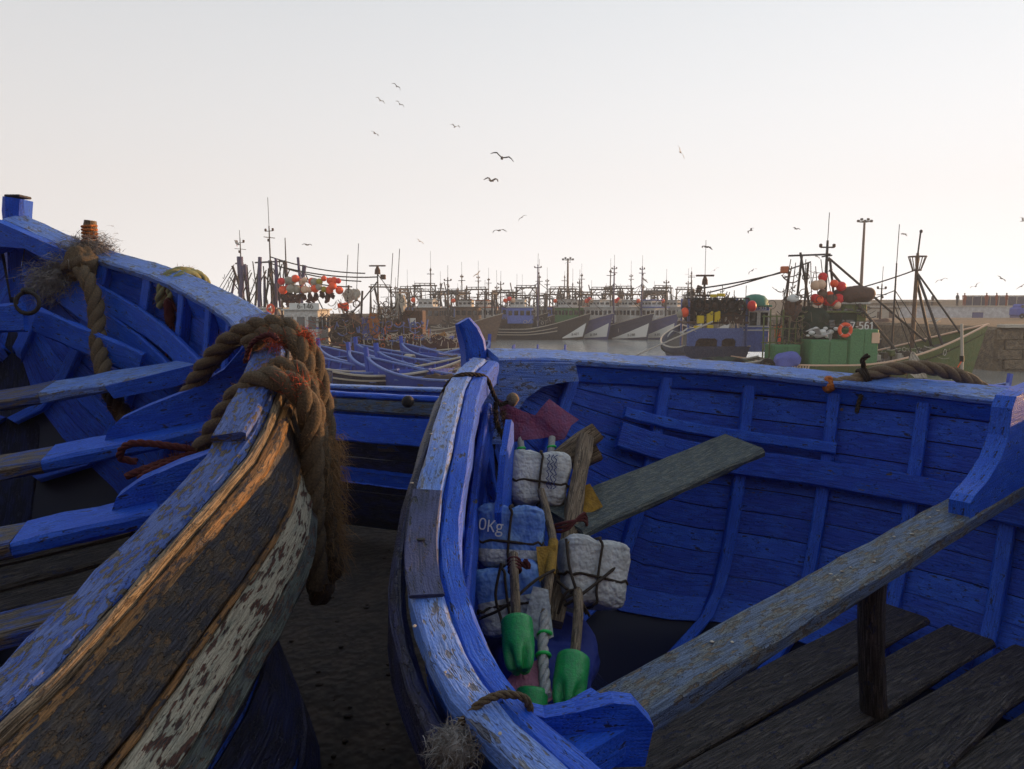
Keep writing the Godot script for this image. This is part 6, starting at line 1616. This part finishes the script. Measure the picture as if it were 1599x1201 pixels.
func green_trawler():
	var s: SurfaceTool
	var t := ship("trawler", "green trawler with square green deck boxes, lifebuoy and lattice masthead", Vector3(20.6, 0, -41.5), 0.06, {L = 14.0, B = 4.4, fb = .75, bow = 3.0, hull = M.h_green, rail = M.buoy_cream, group = "vessels lying beyond the small boats"})
	for q in [[-2.85, 1.35, 1.35, 2.2, 1.7], [-.85, 1.65, 1.35, 1.75, 2.3], [-5.0, 1.2, .8, 1.6, 1.4]]:
		s = st(); box(s, Vector3(q[0], q[1], q[2]), Vector3(q[3], q[4], 1.3), 0.06); var bx := part(t, "deck_box", s, M.box_green)
		for k in 2:
			s = st(); box(s, Vector3(q[0] + (k - .5) * q[3] * .48, q[1], q[2] + .66), Vector3(q[3] * .44, q[4] * .86, .05), 0.02); sub(bx, "door", s, M.box_green)
	s = st(); box(s, Vector3(-.2, 2.3, 2.05), Vector3(.45, .6, .06), 0.02); part(t, "notice_board", s, M.buoy_cream)
	text_on(t, "7-561", 0.42, Vector3(-1.0, 2.98, 2.02), Basis.IDENTITY, M.white, false, 0.04).name = "registration"
	house(t, Vector3(-2.2, 2.6, -.5), Vector3(3.4, 2.2, 2.2), M.net_green, M.h_green, 3, 2)
	house(t, Vector3(-.6, 3.7, -.3), Vector3(1.5, 1.0, 1.5), M.h_green, M.house_white, 2, 2, .5)
	s = st(); ring(s, Vector3(-2.0, 2.75, 2.06), Vector3(0, 0, 1), .33, .10, 24, 8); var lb := part(t, "lifebuoy", s, M.orange)
	for k in 4:
		var a := PI / 4 + k * PI / 2
		s = st(); ring(s, Vector3(-2.0 + cos(a) * .33, 2.75 + sin(a) * .33, 2.06), Vector3(-sin(a), cos(a), 0), .105, .012, 12, 5); sub(lb, "band", s, M.white)
	for k in 9:
		s = st(); ball(s, Vector3(-3.8 + k * .2, 2.35 + .2 * (k % 3) + rng.randf() * .1, 1.2 + rng.randf() * .3), Vector3(.18, .13, .16) * rng.randf_range(.6, 1.2), 10, 7); part(t, "white_bundle", s, M.white)
	heap(t, "net_heap", Vector3(-3.1, 3.0, .2), Vector3(1.0, 1.0, 1.0), M.net_green, 61, .3)
	heap(t, "net_bundle", Vector3(-.6, 4.75, .2), Vector3(1.1, .5, .7), M.rust_steel, 62, .2)
	heap(t, "blue_tarpaulin", Vector3(-5.3, 1.05, 2.0), Vector3(.75, .45, .5), M.tarp_blue, 63, .25)
	s = st()
	for k in 14: line(s, Vector3(-6.4 + k * .16, -.2, 2.25), Vector3(-6.2 + k * .16, .75, 2.3), .045)
	part(t, "stern_grating", s, M.buoy_cream)
	tangle(t, Vector3(-3.2, 3.6, .9), Vector3(2.6, 1.6, .4), 70, M.mast, .025, .6); tangle(t, Vector3(-5.0, 2.6, 1.0), Vector3(1.4, 1.2, .4), 50, M.rope_pale, .022, .4); tangle(t, Vector3(2.4, 1.3, .8), Vector3(2.4, .4, .8), 60, M.bone, .025, .4); tangle(t, Vector3(-4.0, 4.8, .4), Vector3(1.0, 1.6, .4), 40, M.rust_steel, .03, .5)
	# lattice cage of posts on the left
	for k in 7:
		s = st(); line(s, Vector3(-6.2 + k * .38, .8, .9), Vector3(-6.2 + k * .38, 3.6 + .3 * (k % 2), .9), .045); part(t, "rack_post", s, M.h_green)
	s = st()
	for y in [2.0, 2.8, 3.5]: line(s, Vector3(-6.3, y, .9), Vector3(-3.8, y, .9), .04)
	part(t, "rack_rail", s, M.h_green)
	# masts
	mast(t, -2.2, 3.0, 7.9, .12, M.mast, 0, 1.6); mast(t, 1.8, .6, 6.6, .07, M.mast, .4, 2.2, false); mast(t, 3.3, .9, 7.2, .14, M.h_brown, 0, 0.0, false)
	s = st()
	for k in 8:
		var a := TAU * k / 8; line(s, Vector3(3.3 + cos(a) * .22, 6.2, sin(a) * .22), Vector3(3.3 + cos(a) * .48, 7.0, sin(a) * .48), .03)
	ring(s, Vector3(3.3, 7.0, 0), Vector3.UP, .48, .03, 20, 6); ring(s, Vector3(3.3, 6.2, 0), Vector3.UP, .22, .05, 14, 6)
	part(t, "crows_nest", s, M.h_brown)
	s = st(); line(s, Vector3(3.3, 7.0, 0), Vector3(3.4, 8.4, 0), .05); part(t, "topmast", s, M.mast)
	s = st(); ball(s, Vector3(3.42, 8.45, 0), Vector3(.09, .11, .09), 8, 6); part(t, "masthead_lamp", s, M.mast)
	for q in [[-4.9, .8, -4.4, 6.1], [-4.3, .8, -3.7, 7.0], [-3.7, .8, -3.3, 6.6], [-1.2, .8, -2.0, 6.8], [-3.0, 3.0, -3.8, 7.2]]:
		s = st(); line(s, Vector3(q[0], q[1], .3), Vector3(q[2], q[3], 0), .07, 7); part(t, "derrick", s, M.mast)
	s = st(); line(s, Vector3(-4.5, 7.0, 0), Vector3(-2.0, 7.1, 0), .06); part(t, "gantry_beam", s, M.mast)
	s = st(); box(s, Vector3(-4.7, 6.2, 0), Vector3(.4, .4, .35), 0.04); part(t, "block", s, M.roof_orange)
	# long diagonal spars and stays
	for q in [[Vector3(-2.1, 6.9, 0), Vector3(4.0, 2.0, .2), .07], [Vector3(-2.1, 6.2, .2), Vector3(2.0, 1.2, 1.0), .08], [Vector3(3.3, 6.1, 0), Vector3(6.4, 2.3, 0), .06], [Vector3(3.3, 5.9, .1), Vector3(4.6, 1.3, 1.2), .08], [Vector3(3.4, 5.6, -.1), Vector3(5.2, 1.6, -1.0), .08]]:
		s = st(); line(s, q[0], q[1], q[2], 6); part(t, "spar", s, M.mast)
	stay(t, Vector3(-4.6, 6.1, 0), Vector3(-8.6, 5.2, -4.0), .05, .1); stay(t, Vector3(-2.0, 4.7, 0), Vector3(3.2, 6.2, 0), .04, .1); stay(t, Vector3(-1.2, 3.8, 0), Vector3(1.8, 5.0, .4), .03); stay(t, Vector3(1.8, 5.0, .4), Vector3(4.2, 1.4, 1.0), .025)
	stay(t, Vector3(1.8, 4.6, .4), Vector3(3.0, 1.1, 1.4), .025); stay(t, Vector3(1.8, 4.2, .4), Vector3(2.5, 1.1, 1.5), .025)
	for k in 8: stay(t, Vector3(-4.4 + k * .3, 6.8 - .2 * (k % 3), .1), Vector3(-5.4 + k * .55, 1.6, .8), .025)
	for k in 16:
		s = st(); ball(s, Vector3(-2.5 + rng.randf_range(-.7, .9), 5.0 + rng.randf_range(-.9, .9), .6 + rng.randf_range(-.2, .2)), Vector3.ONE * rng.randf_range(.2, .32), 12, 8); part(t, "float", s, [M.red, M.h_brown, M.orange, M.red, M.buoy_cream][k % 5])
	hung_net(t, Vector3(-4.8, 4.4, .8), Vector3(-4.2, 4.4, .8), 1.6, M.rust_steel, 66)
	s = st(); ball(s, Vector3(-4.5, 4.5, .8), Vector3(.35, .25, .3), 10, 7); part(t, "white_bundle", s, M.white)
	for k in 10:
		s = st(); box(s, Vector3(.6 + k * .42, 1.1 + .1 * (k % 3) + k * .03, .9), Vector3(.3, .35, .5), 0.03); part(t, "fish_crate", s, [M.bone, M.deck, M.h_green][k % 3])
	# dark boat moored behind it
	t = ship("trawler", "slate-blue trawler with white rail moored behind the green one", Vector3(31.0, 0, -60), 0.25, {L = 12.0, B = 4.2, fb = 1.4, bow = 3.0, hull = M.h_navy, group = "vessels lying beyond the small boats"})
	house(t, Vector3(-3.0, 3.0, 0), Vector3(2.4, 2.0, 2.4), M.h_brown, M.deck, 3, 2)
	mast(t, .6, 1.2, 6.0, .09, M.mast)
	heap(t, "net_heap", Vector3(.6, 2.0, 0), Vector3(2.0, .9, 1.2), M.rust_steel, 71, .4)

# ---------------------------------------------------------------- harbour side
func person(label: String, at: Vector3, yaw: float, m: Material, lean := 0.0):
	# small distant figure: one body surface, head and hair as parts of it
	var t := thing("person", label, "person", at, "people on the harbour wall", yaw)
	var s := st()
	for g: float in [-1.0, 1.0]:
		tube(s, spline([Vector3(g * .11, .02, .10), Vector3(g * .11, .05, 0), Vector3(g * .10, .48, .02), Vector3(g * .08, .92, 0)], 8), [.05, .06, .06, .065, .07, .075, .085, .09, .10], 8)
		tube(s, spline([Vector3(g * .17, 1.42, lean * .1), Vector3(g * .25, 1.12, .02 + lean * .1), Vector3(g * .20, .85, .12)], 8), [.06, .055, .05, .048, .045, .042, .04, .04, .035], 7)
	tube(s, [Vector3(0, .82, 0), Vector3(0, .95, 0), Vector3(0, 1.15, lean * .05), Vector3(0, 1.36, lean * .1), Vector3(0, 1.46, lean * .1), Vector3(0, 1.54, lean * .12)], [.12, .17, .16, .19, .14, .06], 12)
	part(t, "body", s, m)
	s = st(); ball(s, Vector3(0, 1.64, lean * .14), Vector3(.085, .115, .10), 12, 9); var hd := part(t, "head", s, M.skin)
	s = st(); ball(s, Vector3(0, 1.68, lean * .14 - .02), Vector3(.095, .10, .105), 12, 8); sub(hd, "hair", s, M.cloth_dark)

func floodlight(label: String, at: Vector3, h: float):
	var t := thing("floodlight_mast", label, "lamp post", at, "floodlight masts")
	var s := st(); tube(s, [Vector3(0, 0, 0), Vector3(0, h * .5, 0), Vector3(0, h, 0)], [.28, .22, .16], 10); part(t, "pole", s, M.rust_steel)
	s = st(); ring(s, Vector3(0, h, 0), Vector3.UP, .7, .06, 18, 6); line(s, Vector3(-.9, h, 0), Vector3(.9, h, 0), .06); part(t, "head_frame", s, M.mast)
	for k in 5:
		s = st(); box(s, Vector3(-1.0 + k * .5, h + .25 * (k % 2) + .1, .1), Vector3(.4, .35, .3), 0.05, Basis(Vector3.RIGHT, .5)); part(t, "lamp_housing", s, M.mast)

func far_shore():
	var s := st()
	# far quay behind the fleet, breakwater beyond, quay on the right
	box(s, Vector3(10, .9, -138), Vector3(250, 3.8, 14), 0.2); structure("far_quay", s, M.stone)
	s = st(); box(s, Vector3(118, 2.2, -206), Vector3(200, 8.2, 6), 0.3); structure("breakwater", s, M.stone)
	s = st(); box(s, Vector3(49.5, .6, -64), Vector3(38, 4.4, 40), 0.2); structure("right_quay", s, M.stone)
	# coping stones and courses along the face towards the camera
	var q := thing("quay_wall", "stone quay face with a pale coping at the right, beyond the green bow", "wall", Vector3(30, 0, -44))
	for k in 12:
		s = st(); box(s, Vector3(1.4 + k * 1.62, 2.86, .15), Vector3(1.6, .22, .7), 0.03); part(q, "coping_stone", s, M.bone)
	for r in 4:
		for k in 12:
			s = st(); box(s, Vector3(1.3 + k * 1.62 + (r % 2) * .5, 2.3 - r * .62, .06 + rng.randf() * .03), Vector3(1.57, .58, .2), 0.03); part(q, "stone", s, M.stone)
	# long white building on the right with a row of panels on its roof
	var t := thing("harbour_building", "long white harbour wall building with dark panels along its roof", "building", Vector3(62, 2.6, -100))
	s = st(); box(s, Vector3(12, .75, 0), Vector3(46, 1.6, 6), 0.05); part(t, "wall", s, M.wall_white)
	s = st(); box(s, Vector3(12, 1.6, 0), Vector3(46.3, .14, 6.3), 0.03); part(t, "cornice", s, M.bone)
	for k in 15:
		s = st(); box(s, Vector3(2.6 + k * 1.25, 2.35, 0.4), Vector3(1.12, 1.25, .12), 0.02); part(t, "roof_panel", s, M.h_navy)
		s = st(); box(s, Vector3(1.98 + k * 1.25, 2.35, 0.4), Vector3(.1, 1.4, .16), 0.02); part(t, "roof_post", s, M.bone)
	s = st(); box(s, Vector3(11.5, 3.06, .4), Vector3(19.4, .14, .3), 0.02); part(t, "roof_rail", s, M.stone)
	for x in [2.4, 7.6, 13.0, 18.0]:
		s = st(); box(s, Vector3(x, .35, 3.02), Vector3(1.5, .85, .1), 0.03); var w := part(t, "doorway", s, M.h_violet)
		s = st(); box(s, Vector3(x, .8, 3.05), Vector3(1.7, .08, .14), 0.02); sub(w, "lintel", s, M.bone)
	t = thing("harbour_building", "low white building left of the panelled one, with a flat roof", "building", Vector3(54, 2.6, -108))
	s = st(); box(s, Vector3(2, .75, 0), Vector3(9.6, 1.5, 5), 0.05); part(t, "wall", s, M.wall_white)
	s = st(); box(s, Vector3(2, 1.55, 0), Vector3(9.9, .14, 5.3), 0.03); part(t, "roof", s, M.stone)
	for x in [-1.4, 1.2, 3.8]:
		s = st(); box(s, Vector3(x, .7, 2.52), Vector3(.9, .7, .08), 0.02); part(t, "window", s, M.pane)
	t = thing("harbour_hut", "small pale hut with two doors on the quay behind the green trawler", "hut", Vector3(44, 2.6, -84))
	s = st(); box(s, Vector3(0, .6, 0), Vector3(3.4, 1.4, 2.6), 0.04); part(t, "wall", s, M.bone)
	s = st(); box(s, Vector3(0, 1.36, 0), Vector3(3.7, .12, 2.9), 0.03); part(t, "roof", s, M.stone)
	for x in [-.7, .7]:
		s = st(); box(s, Vector3(x, .5, 1.32), Vector3(.5, .9, .06), 0.02); part(t, "door", s, M.h_brown)
	# things on the quay
	for k in 6:
		t = thing("parked_van", ["blue van parked before the white harbour building", "white van parked before the white harbour building", "brown van parked before the white harbour building"][k % 3], "van", Vector3(57.0 + k * 3.4, 2.8, -78 + (k % 2) * 3.0), "vans on the right quay")
		s = st(); box(s, Vector3(0, .75, 0), Vector3(2.6, .95, 1.5), 0.15); part(t, "body", s, [M.tarp_blue, M.wall_white, M.h_brown][k % 3])
		s = st(); box(s, Vector3(-.2, 1.3, 0), Vector3(1.7, .6, 1.35), 0.18); var cb := part(t, "cab", s, [M.tarp_blue, M.wall_white, M.h_brown][k % 3])
		s = st(); box(s, Vector3(-.2, 1.33, .67), Vector3(1.4, .38, .06), 0.02); sub(cb, "window", s, M.pane)
		for x in [-.8, .8]:
			s = st(); ring(s, Vector3(x, .3, .72), Vector3(0, 0, 1), .2, .1, 14, 6); part(t, "wheel", s, M.tyre)
	person("standing person in dark clothes on the wall beside the lattice masthead", Vector3(64.6, 4.27, -108), 0.3, M.cloth_dark)
	person("person in dark clothes, one of a pair left of the roof panels", Vector3(62.7, 4.28, -99), 0.2, M.cloth_dark)
	person("person in rust jacket, one of a pair left of the roof panels", Vector3(63.7, 4.28, -99), -0.5, M.cloth_rust)
	for k in 3: person("person in rust clothes standing before the dark roof panels", Vector3(66.4 + k * 1.4, 4.28, -98.4), k * .7, M.cloth_rust)
	floodlight("tall floodlight mast rising behind the green trawler", Vector3(54.5, 2.6, -110), 14.6)
	floodlight("distant floodlight mast behind the striped trawler", Vector3(11.3, 2.6, -143), 11.0)
	for q2 in [[0.66, 96.0, 2.3], [0.60, 100.0, 2.2], [0.55, 92.0, 1.2]]:
		t = thing("storage_shed", ["tall plain shed on the right quay", "shed beside the tallest one on the right quay", "lowest shed on the right quay"][[2.3, 2.2, 1.2].find(q2[2])], "shed", Vector3(q2[0] * q2[1], 2.6, -q2[1] - 14.0), "sheds on the right quay")
		s = st(); box(s, Vector3(0, q2[2] / 2, 0), Vector3(5, q2[2], 4), 0.05); part(t, "wall", s, M.stone)
		s = st(); box(s, Vector3(0, q2[2] + .07, 0), Vector3(5.3, .14, 4.3), 0.03); part(t, "roof", s, M.bone)

# ---------------------------------------------------------------- gulls
func gull(label: String, at: Vector3, yaw: float, bank: float, up: float, bend: float, dark: bool, fold := 1.0):
	var t := thing("gull", label, "gull", at, "gulls over the harbour", yaw)
	t.rotation.z = bank; t.scale = Vector3.ONE * 1.25
	var m: Material = M.gull_dark if dark else M.gull
	var s := st(); tube(s, spline([Vector3(0, 0, .34), Vector3(0, .01, .2), Vector3(0, 0, 0), Vector3(0, .01, -.18), Vector3(0, .02, -.30), Vector3(0, .01, -.37)], 12), [.01, .035, .055, .075, .085, .085, .08, .07, .058, .05, .045, .03, .008], 9); part(t, "body", s, m)
	s = st(); prism(s, PackedVector2Array([Vector2(-.03, 0), Vector2(.03, 0), Vector2(.09, .17), Vector2(-.09, .17)]), Transform3D(Basis(Vector3.RIGHT, Vector3(0, 0, 1), Vector3(0, -1, 0)), Vector3(0, .01, .26)), .015); part(t, "tail", s, m)
	s = st(); tube(s, [Vector3(0, .01, -.36), Vector3(0, 0, -.43)], [.016, .004], 6); part(t, "beak", s, M.orange)
	for g: float in [-1.0, 1.0]:
		s = st()
		# chord sections from root to tip: [out, height, leading z, trailing z]
		var sec := [[.04, .03, -.14, .12], [.24 * fold, .03 + up * .5, -.20, .10], [.38 * fold, .03 + up, -.22, .07], [.54 * fold, .03 + up - bend * .4, -.16, .06], [.68 * fold, .03 + up - bend, -.04, .08], [.74 * fold, .02 + up - bend * 1.25, .06, .10]]
		for k in sec.size() - 1:
			var a = sec[k]; var b = sec[k + 1]
			var n := Vector3(-(b[1] - a[1]) * g, (b[0] - a[0]), 0).normalized()
			if n.y < 0: n = -n
			for f: float in [-1.0, 1.0]:
				var o := n * f * .010
				quad(s, Vector3(a[0] * g, a[1], a[2]) + o, Vector3(b[0] * g, b[1], b[2]) + o, Vector3(b[0] * g, b[1], b[3]) + o, Vector3(a[0] * g, a[1], a[3]) + o, n * f)
			for zi in [2, 3]:
				var nn := Vector3(0, 0, -1 if zi == 2 else 1)
				quad(s, Vector3(a[0] * g, a[1], a[zi]) - n * .01, Vector3(b[0] * g, b[1], b[zi]) - n * .01, Vector3(b[0] * g, b[1], b[zi]) + n * .01, Vector3(a[0] * g, a[1], a[zi]) + n * .01, nn)
		var wg := part(t, "wing", s, m)
		s = st(); var a2 = sec[4]; var b2 = sec[5]
		quad(s, Vector3(a2[0] * g, a2[1] + .013, a2[2]), Vector3(b2[0] * g, b2[1] + .013, b2[2]), Vector3(b2[0] * g, b2[1] + .013, b2[3]), Vector3(a2[0] * g, a2[1] + .013, a2[3]), Vector3.UP)
		sub(wg, "dark_tip", s, M.black)

func gulls():
	# [sideways, height over eye level] as shares of distance, distance, yaw, bank, wing lift, wing bend, dark
	var far_l := "gull wheeling high over the harbour"
	for q in GULLS:
		gull(q[8], Vector3(q[0] * q[2], 4.0 + q[1] * q[2], -q[2]), q[3], q[4], q[5], q[6], q[7])
	# one standing on the violet post
	var t := thing("gull", "gull perched upright on top of the thick violet gantry post", "gull", Vector3(-22.15, 8.9, -57.1), "gulls over the harbour")
	var s := st(); tube(s, spline([Vector3(.22, .12, 0), Vector3(.05, .22, 0), Vector3(-.08, .34, 0), Vector3(-.12, .46, 0), Vector3(-.20, .50, 0)], 12), [.01, .05, .08, .10, .11, .11, .10, .08, .065, .06, .06, .05, .01], 9); part(t, "body", s, M.gull)
	s = st()
	for g in [-.04, .04]: line(s, Vector3(0, 0, g), Vector3(0, .2, g), .012)
	part(t, "legs", s, M.orange)

const GULLS := [
	[-0.1590, 0.3030, 130.0, 3.43, 0.60, 0.10, 0.20, true, "small gull wheeling high above the left boats"],
	[-0.1820, 0.2840, 130.0, 0.41, -0.52, 0.22, 0.20, false, "small gull wheeling high above the left boats"],
	[-0.1550, 0.2790, 130.0, 0.18, -0.60, 0.22, 0.20, true, "small gull wheeling high above the left boats"],
	[-0.1900, 0.2400, 130.0, -0.46, -0.58, 0.10, 0.12, true, "small gull wheeling high above the left boats"],
	[-0.0790, 0.2490, 122.6, 3.58, 0.15, 0.22, 0.12, false, "gull banking apart from the high flock of four"],
	[-0.0140, 0.2070, 54.5, 3.19, 0.32, 0.16, 0.12, true, "gull gliding with long level wings high in the middle of the sky"],
	[-0.0290, 0.1760, 73.6, -0.58, -0.20, 0.22, 0.20, true, "gull with drooped wings just below the level gliding one"],
	[0.0140, 0.1260, 130.0, -0.11, 0.60, 0.05, 0.20, true, "dark gull turning over the fleet, wings half closed"],
	[-0.0180, 0.1080, 81.8, 0.50, 0.14, 0.05, 0.20, false, "gull gliding with raised wings low over the fleet"],
	[-0.1300, 0.0930, 130.0, 2.73, 0.57, 0.10, 0.12, false, "small gull over the radar mast of the net-laden trawler"],
	[-0.2890, 0.0880, 105.1, -0.43, -0.11, 0.10, 0.12, true, "gull flapping beside the tall thin mast"],
	[0.2340, 0.2150, 86.6, 2.69, 1.10, 0.10, 0.05, false, "pale gull banked steeply with one wing up, alone in the sky"],
	[0.2750, 0.0850, 86.6, 0.57, -0.09, 0.05, 0.20, true, "gull landing with lifted wing above the radar of the stern-on vessel"],
	[0.2530, 0.0450, 113.2, -0.35, -0.13, 0.10, 0.05, false, "dark gull flying level beside the radar of the stern-on vessel"],
	[0.3360, 0.1080, 130.0, 0.55, 0.60, 0.16, 0.20, true, "small gull flying low over the trawlers on the right"],
	[0.4000, 0.1100, 130.0, 0.45, -0.13, 0.16, 0.12, true, "small gull flying low over the trawlers on the right"],
	[0.2870, 0.0530, 130.0, 2.92, -0.60, 0.05, 0.12, false, "small gull flying low over the trawlers on the right"],
	[0.3400, 0.0520, 130.0, 0.05, 0.60, 0.05, 0.20, true, "small gull flying low over the trawlers on the right"],
	[0.3860, 0.0550, 130.0, -0.38, 0.41, 0.16, 0.05, false, "small gull flying low over the trawlers on the right"],
	[0.5520, 0.1030, 130.0, 0.56, -0.10, 0.05, 0.20, false, "small gull flying low over the trawlers on the right"],
	[0.6090, 0.0390, 113.2, 2.90, -0.33, 0.10, 0.20, true, "small gull flying low over the trawlers on the right"],
	[0.6940, 0.0410, 130.0, 3.04, 0.60, 0.05, 0.05, true, "small gull flying low over the trawlers on the right"],
	[0.6580, 0.0300, 130.0, -0.28, 0.58, 0.22, 0.05, true, "small gull flying low over the trawlers on the right"],
	[0.7230, 0.0300, 130.0, 2.90, -0.60, 0.05, 0.05, true, "small gull flying low over the trawlers on the right"],
	[0.4300, 0.0720, 130.0, 0.12, -0.46, 0.05, 0.12, false, "small gull flying low over the trawlers on the right"],
	[0.3910, 0.0200, 130.0, 2.62, -0.45, 0.16, 0.20, true, "small gull flying low over the trawlers on the right"],
	[0.4000, 0.0280, 130.0, 3.52, -0.59, 0.16, 0.12, true, "small gull flying low over the trawlers on the right"],
	[0.7180, 0.1210, 130.0, 3.38, 0.60, 0.22, 0.12, false, "small gull flying low over the trawlers on the right"],
	[0.0820, 0.0640, 130.0, -0.02, 0.57, 0.22, 0.05, true, "tiny gull flying just above the masts of the far fleet"],
	[-0.0490, 0.0470, 130.0, -0.53, 0.60, 0.16, 0.05, false, "tiny gull flying just above the masts of the far fleet"],
	[0.1880, 0.0390, 130.0, 0.54, -0.60, 0.05, 0.05, true, "tiny gull flying just above the masts of the far fleet"],
	[0.4400, -0.0400, 38.0, 3.55, 0.28, 0.22, 0.20, false, "white gull flying low before the green deck boxes"],
	[0.2420, -0.0360, 44.0, 0.06, 0.17, 0.16, 0.20, false, "white gull flapping low over the water by the grey workboat"],
]
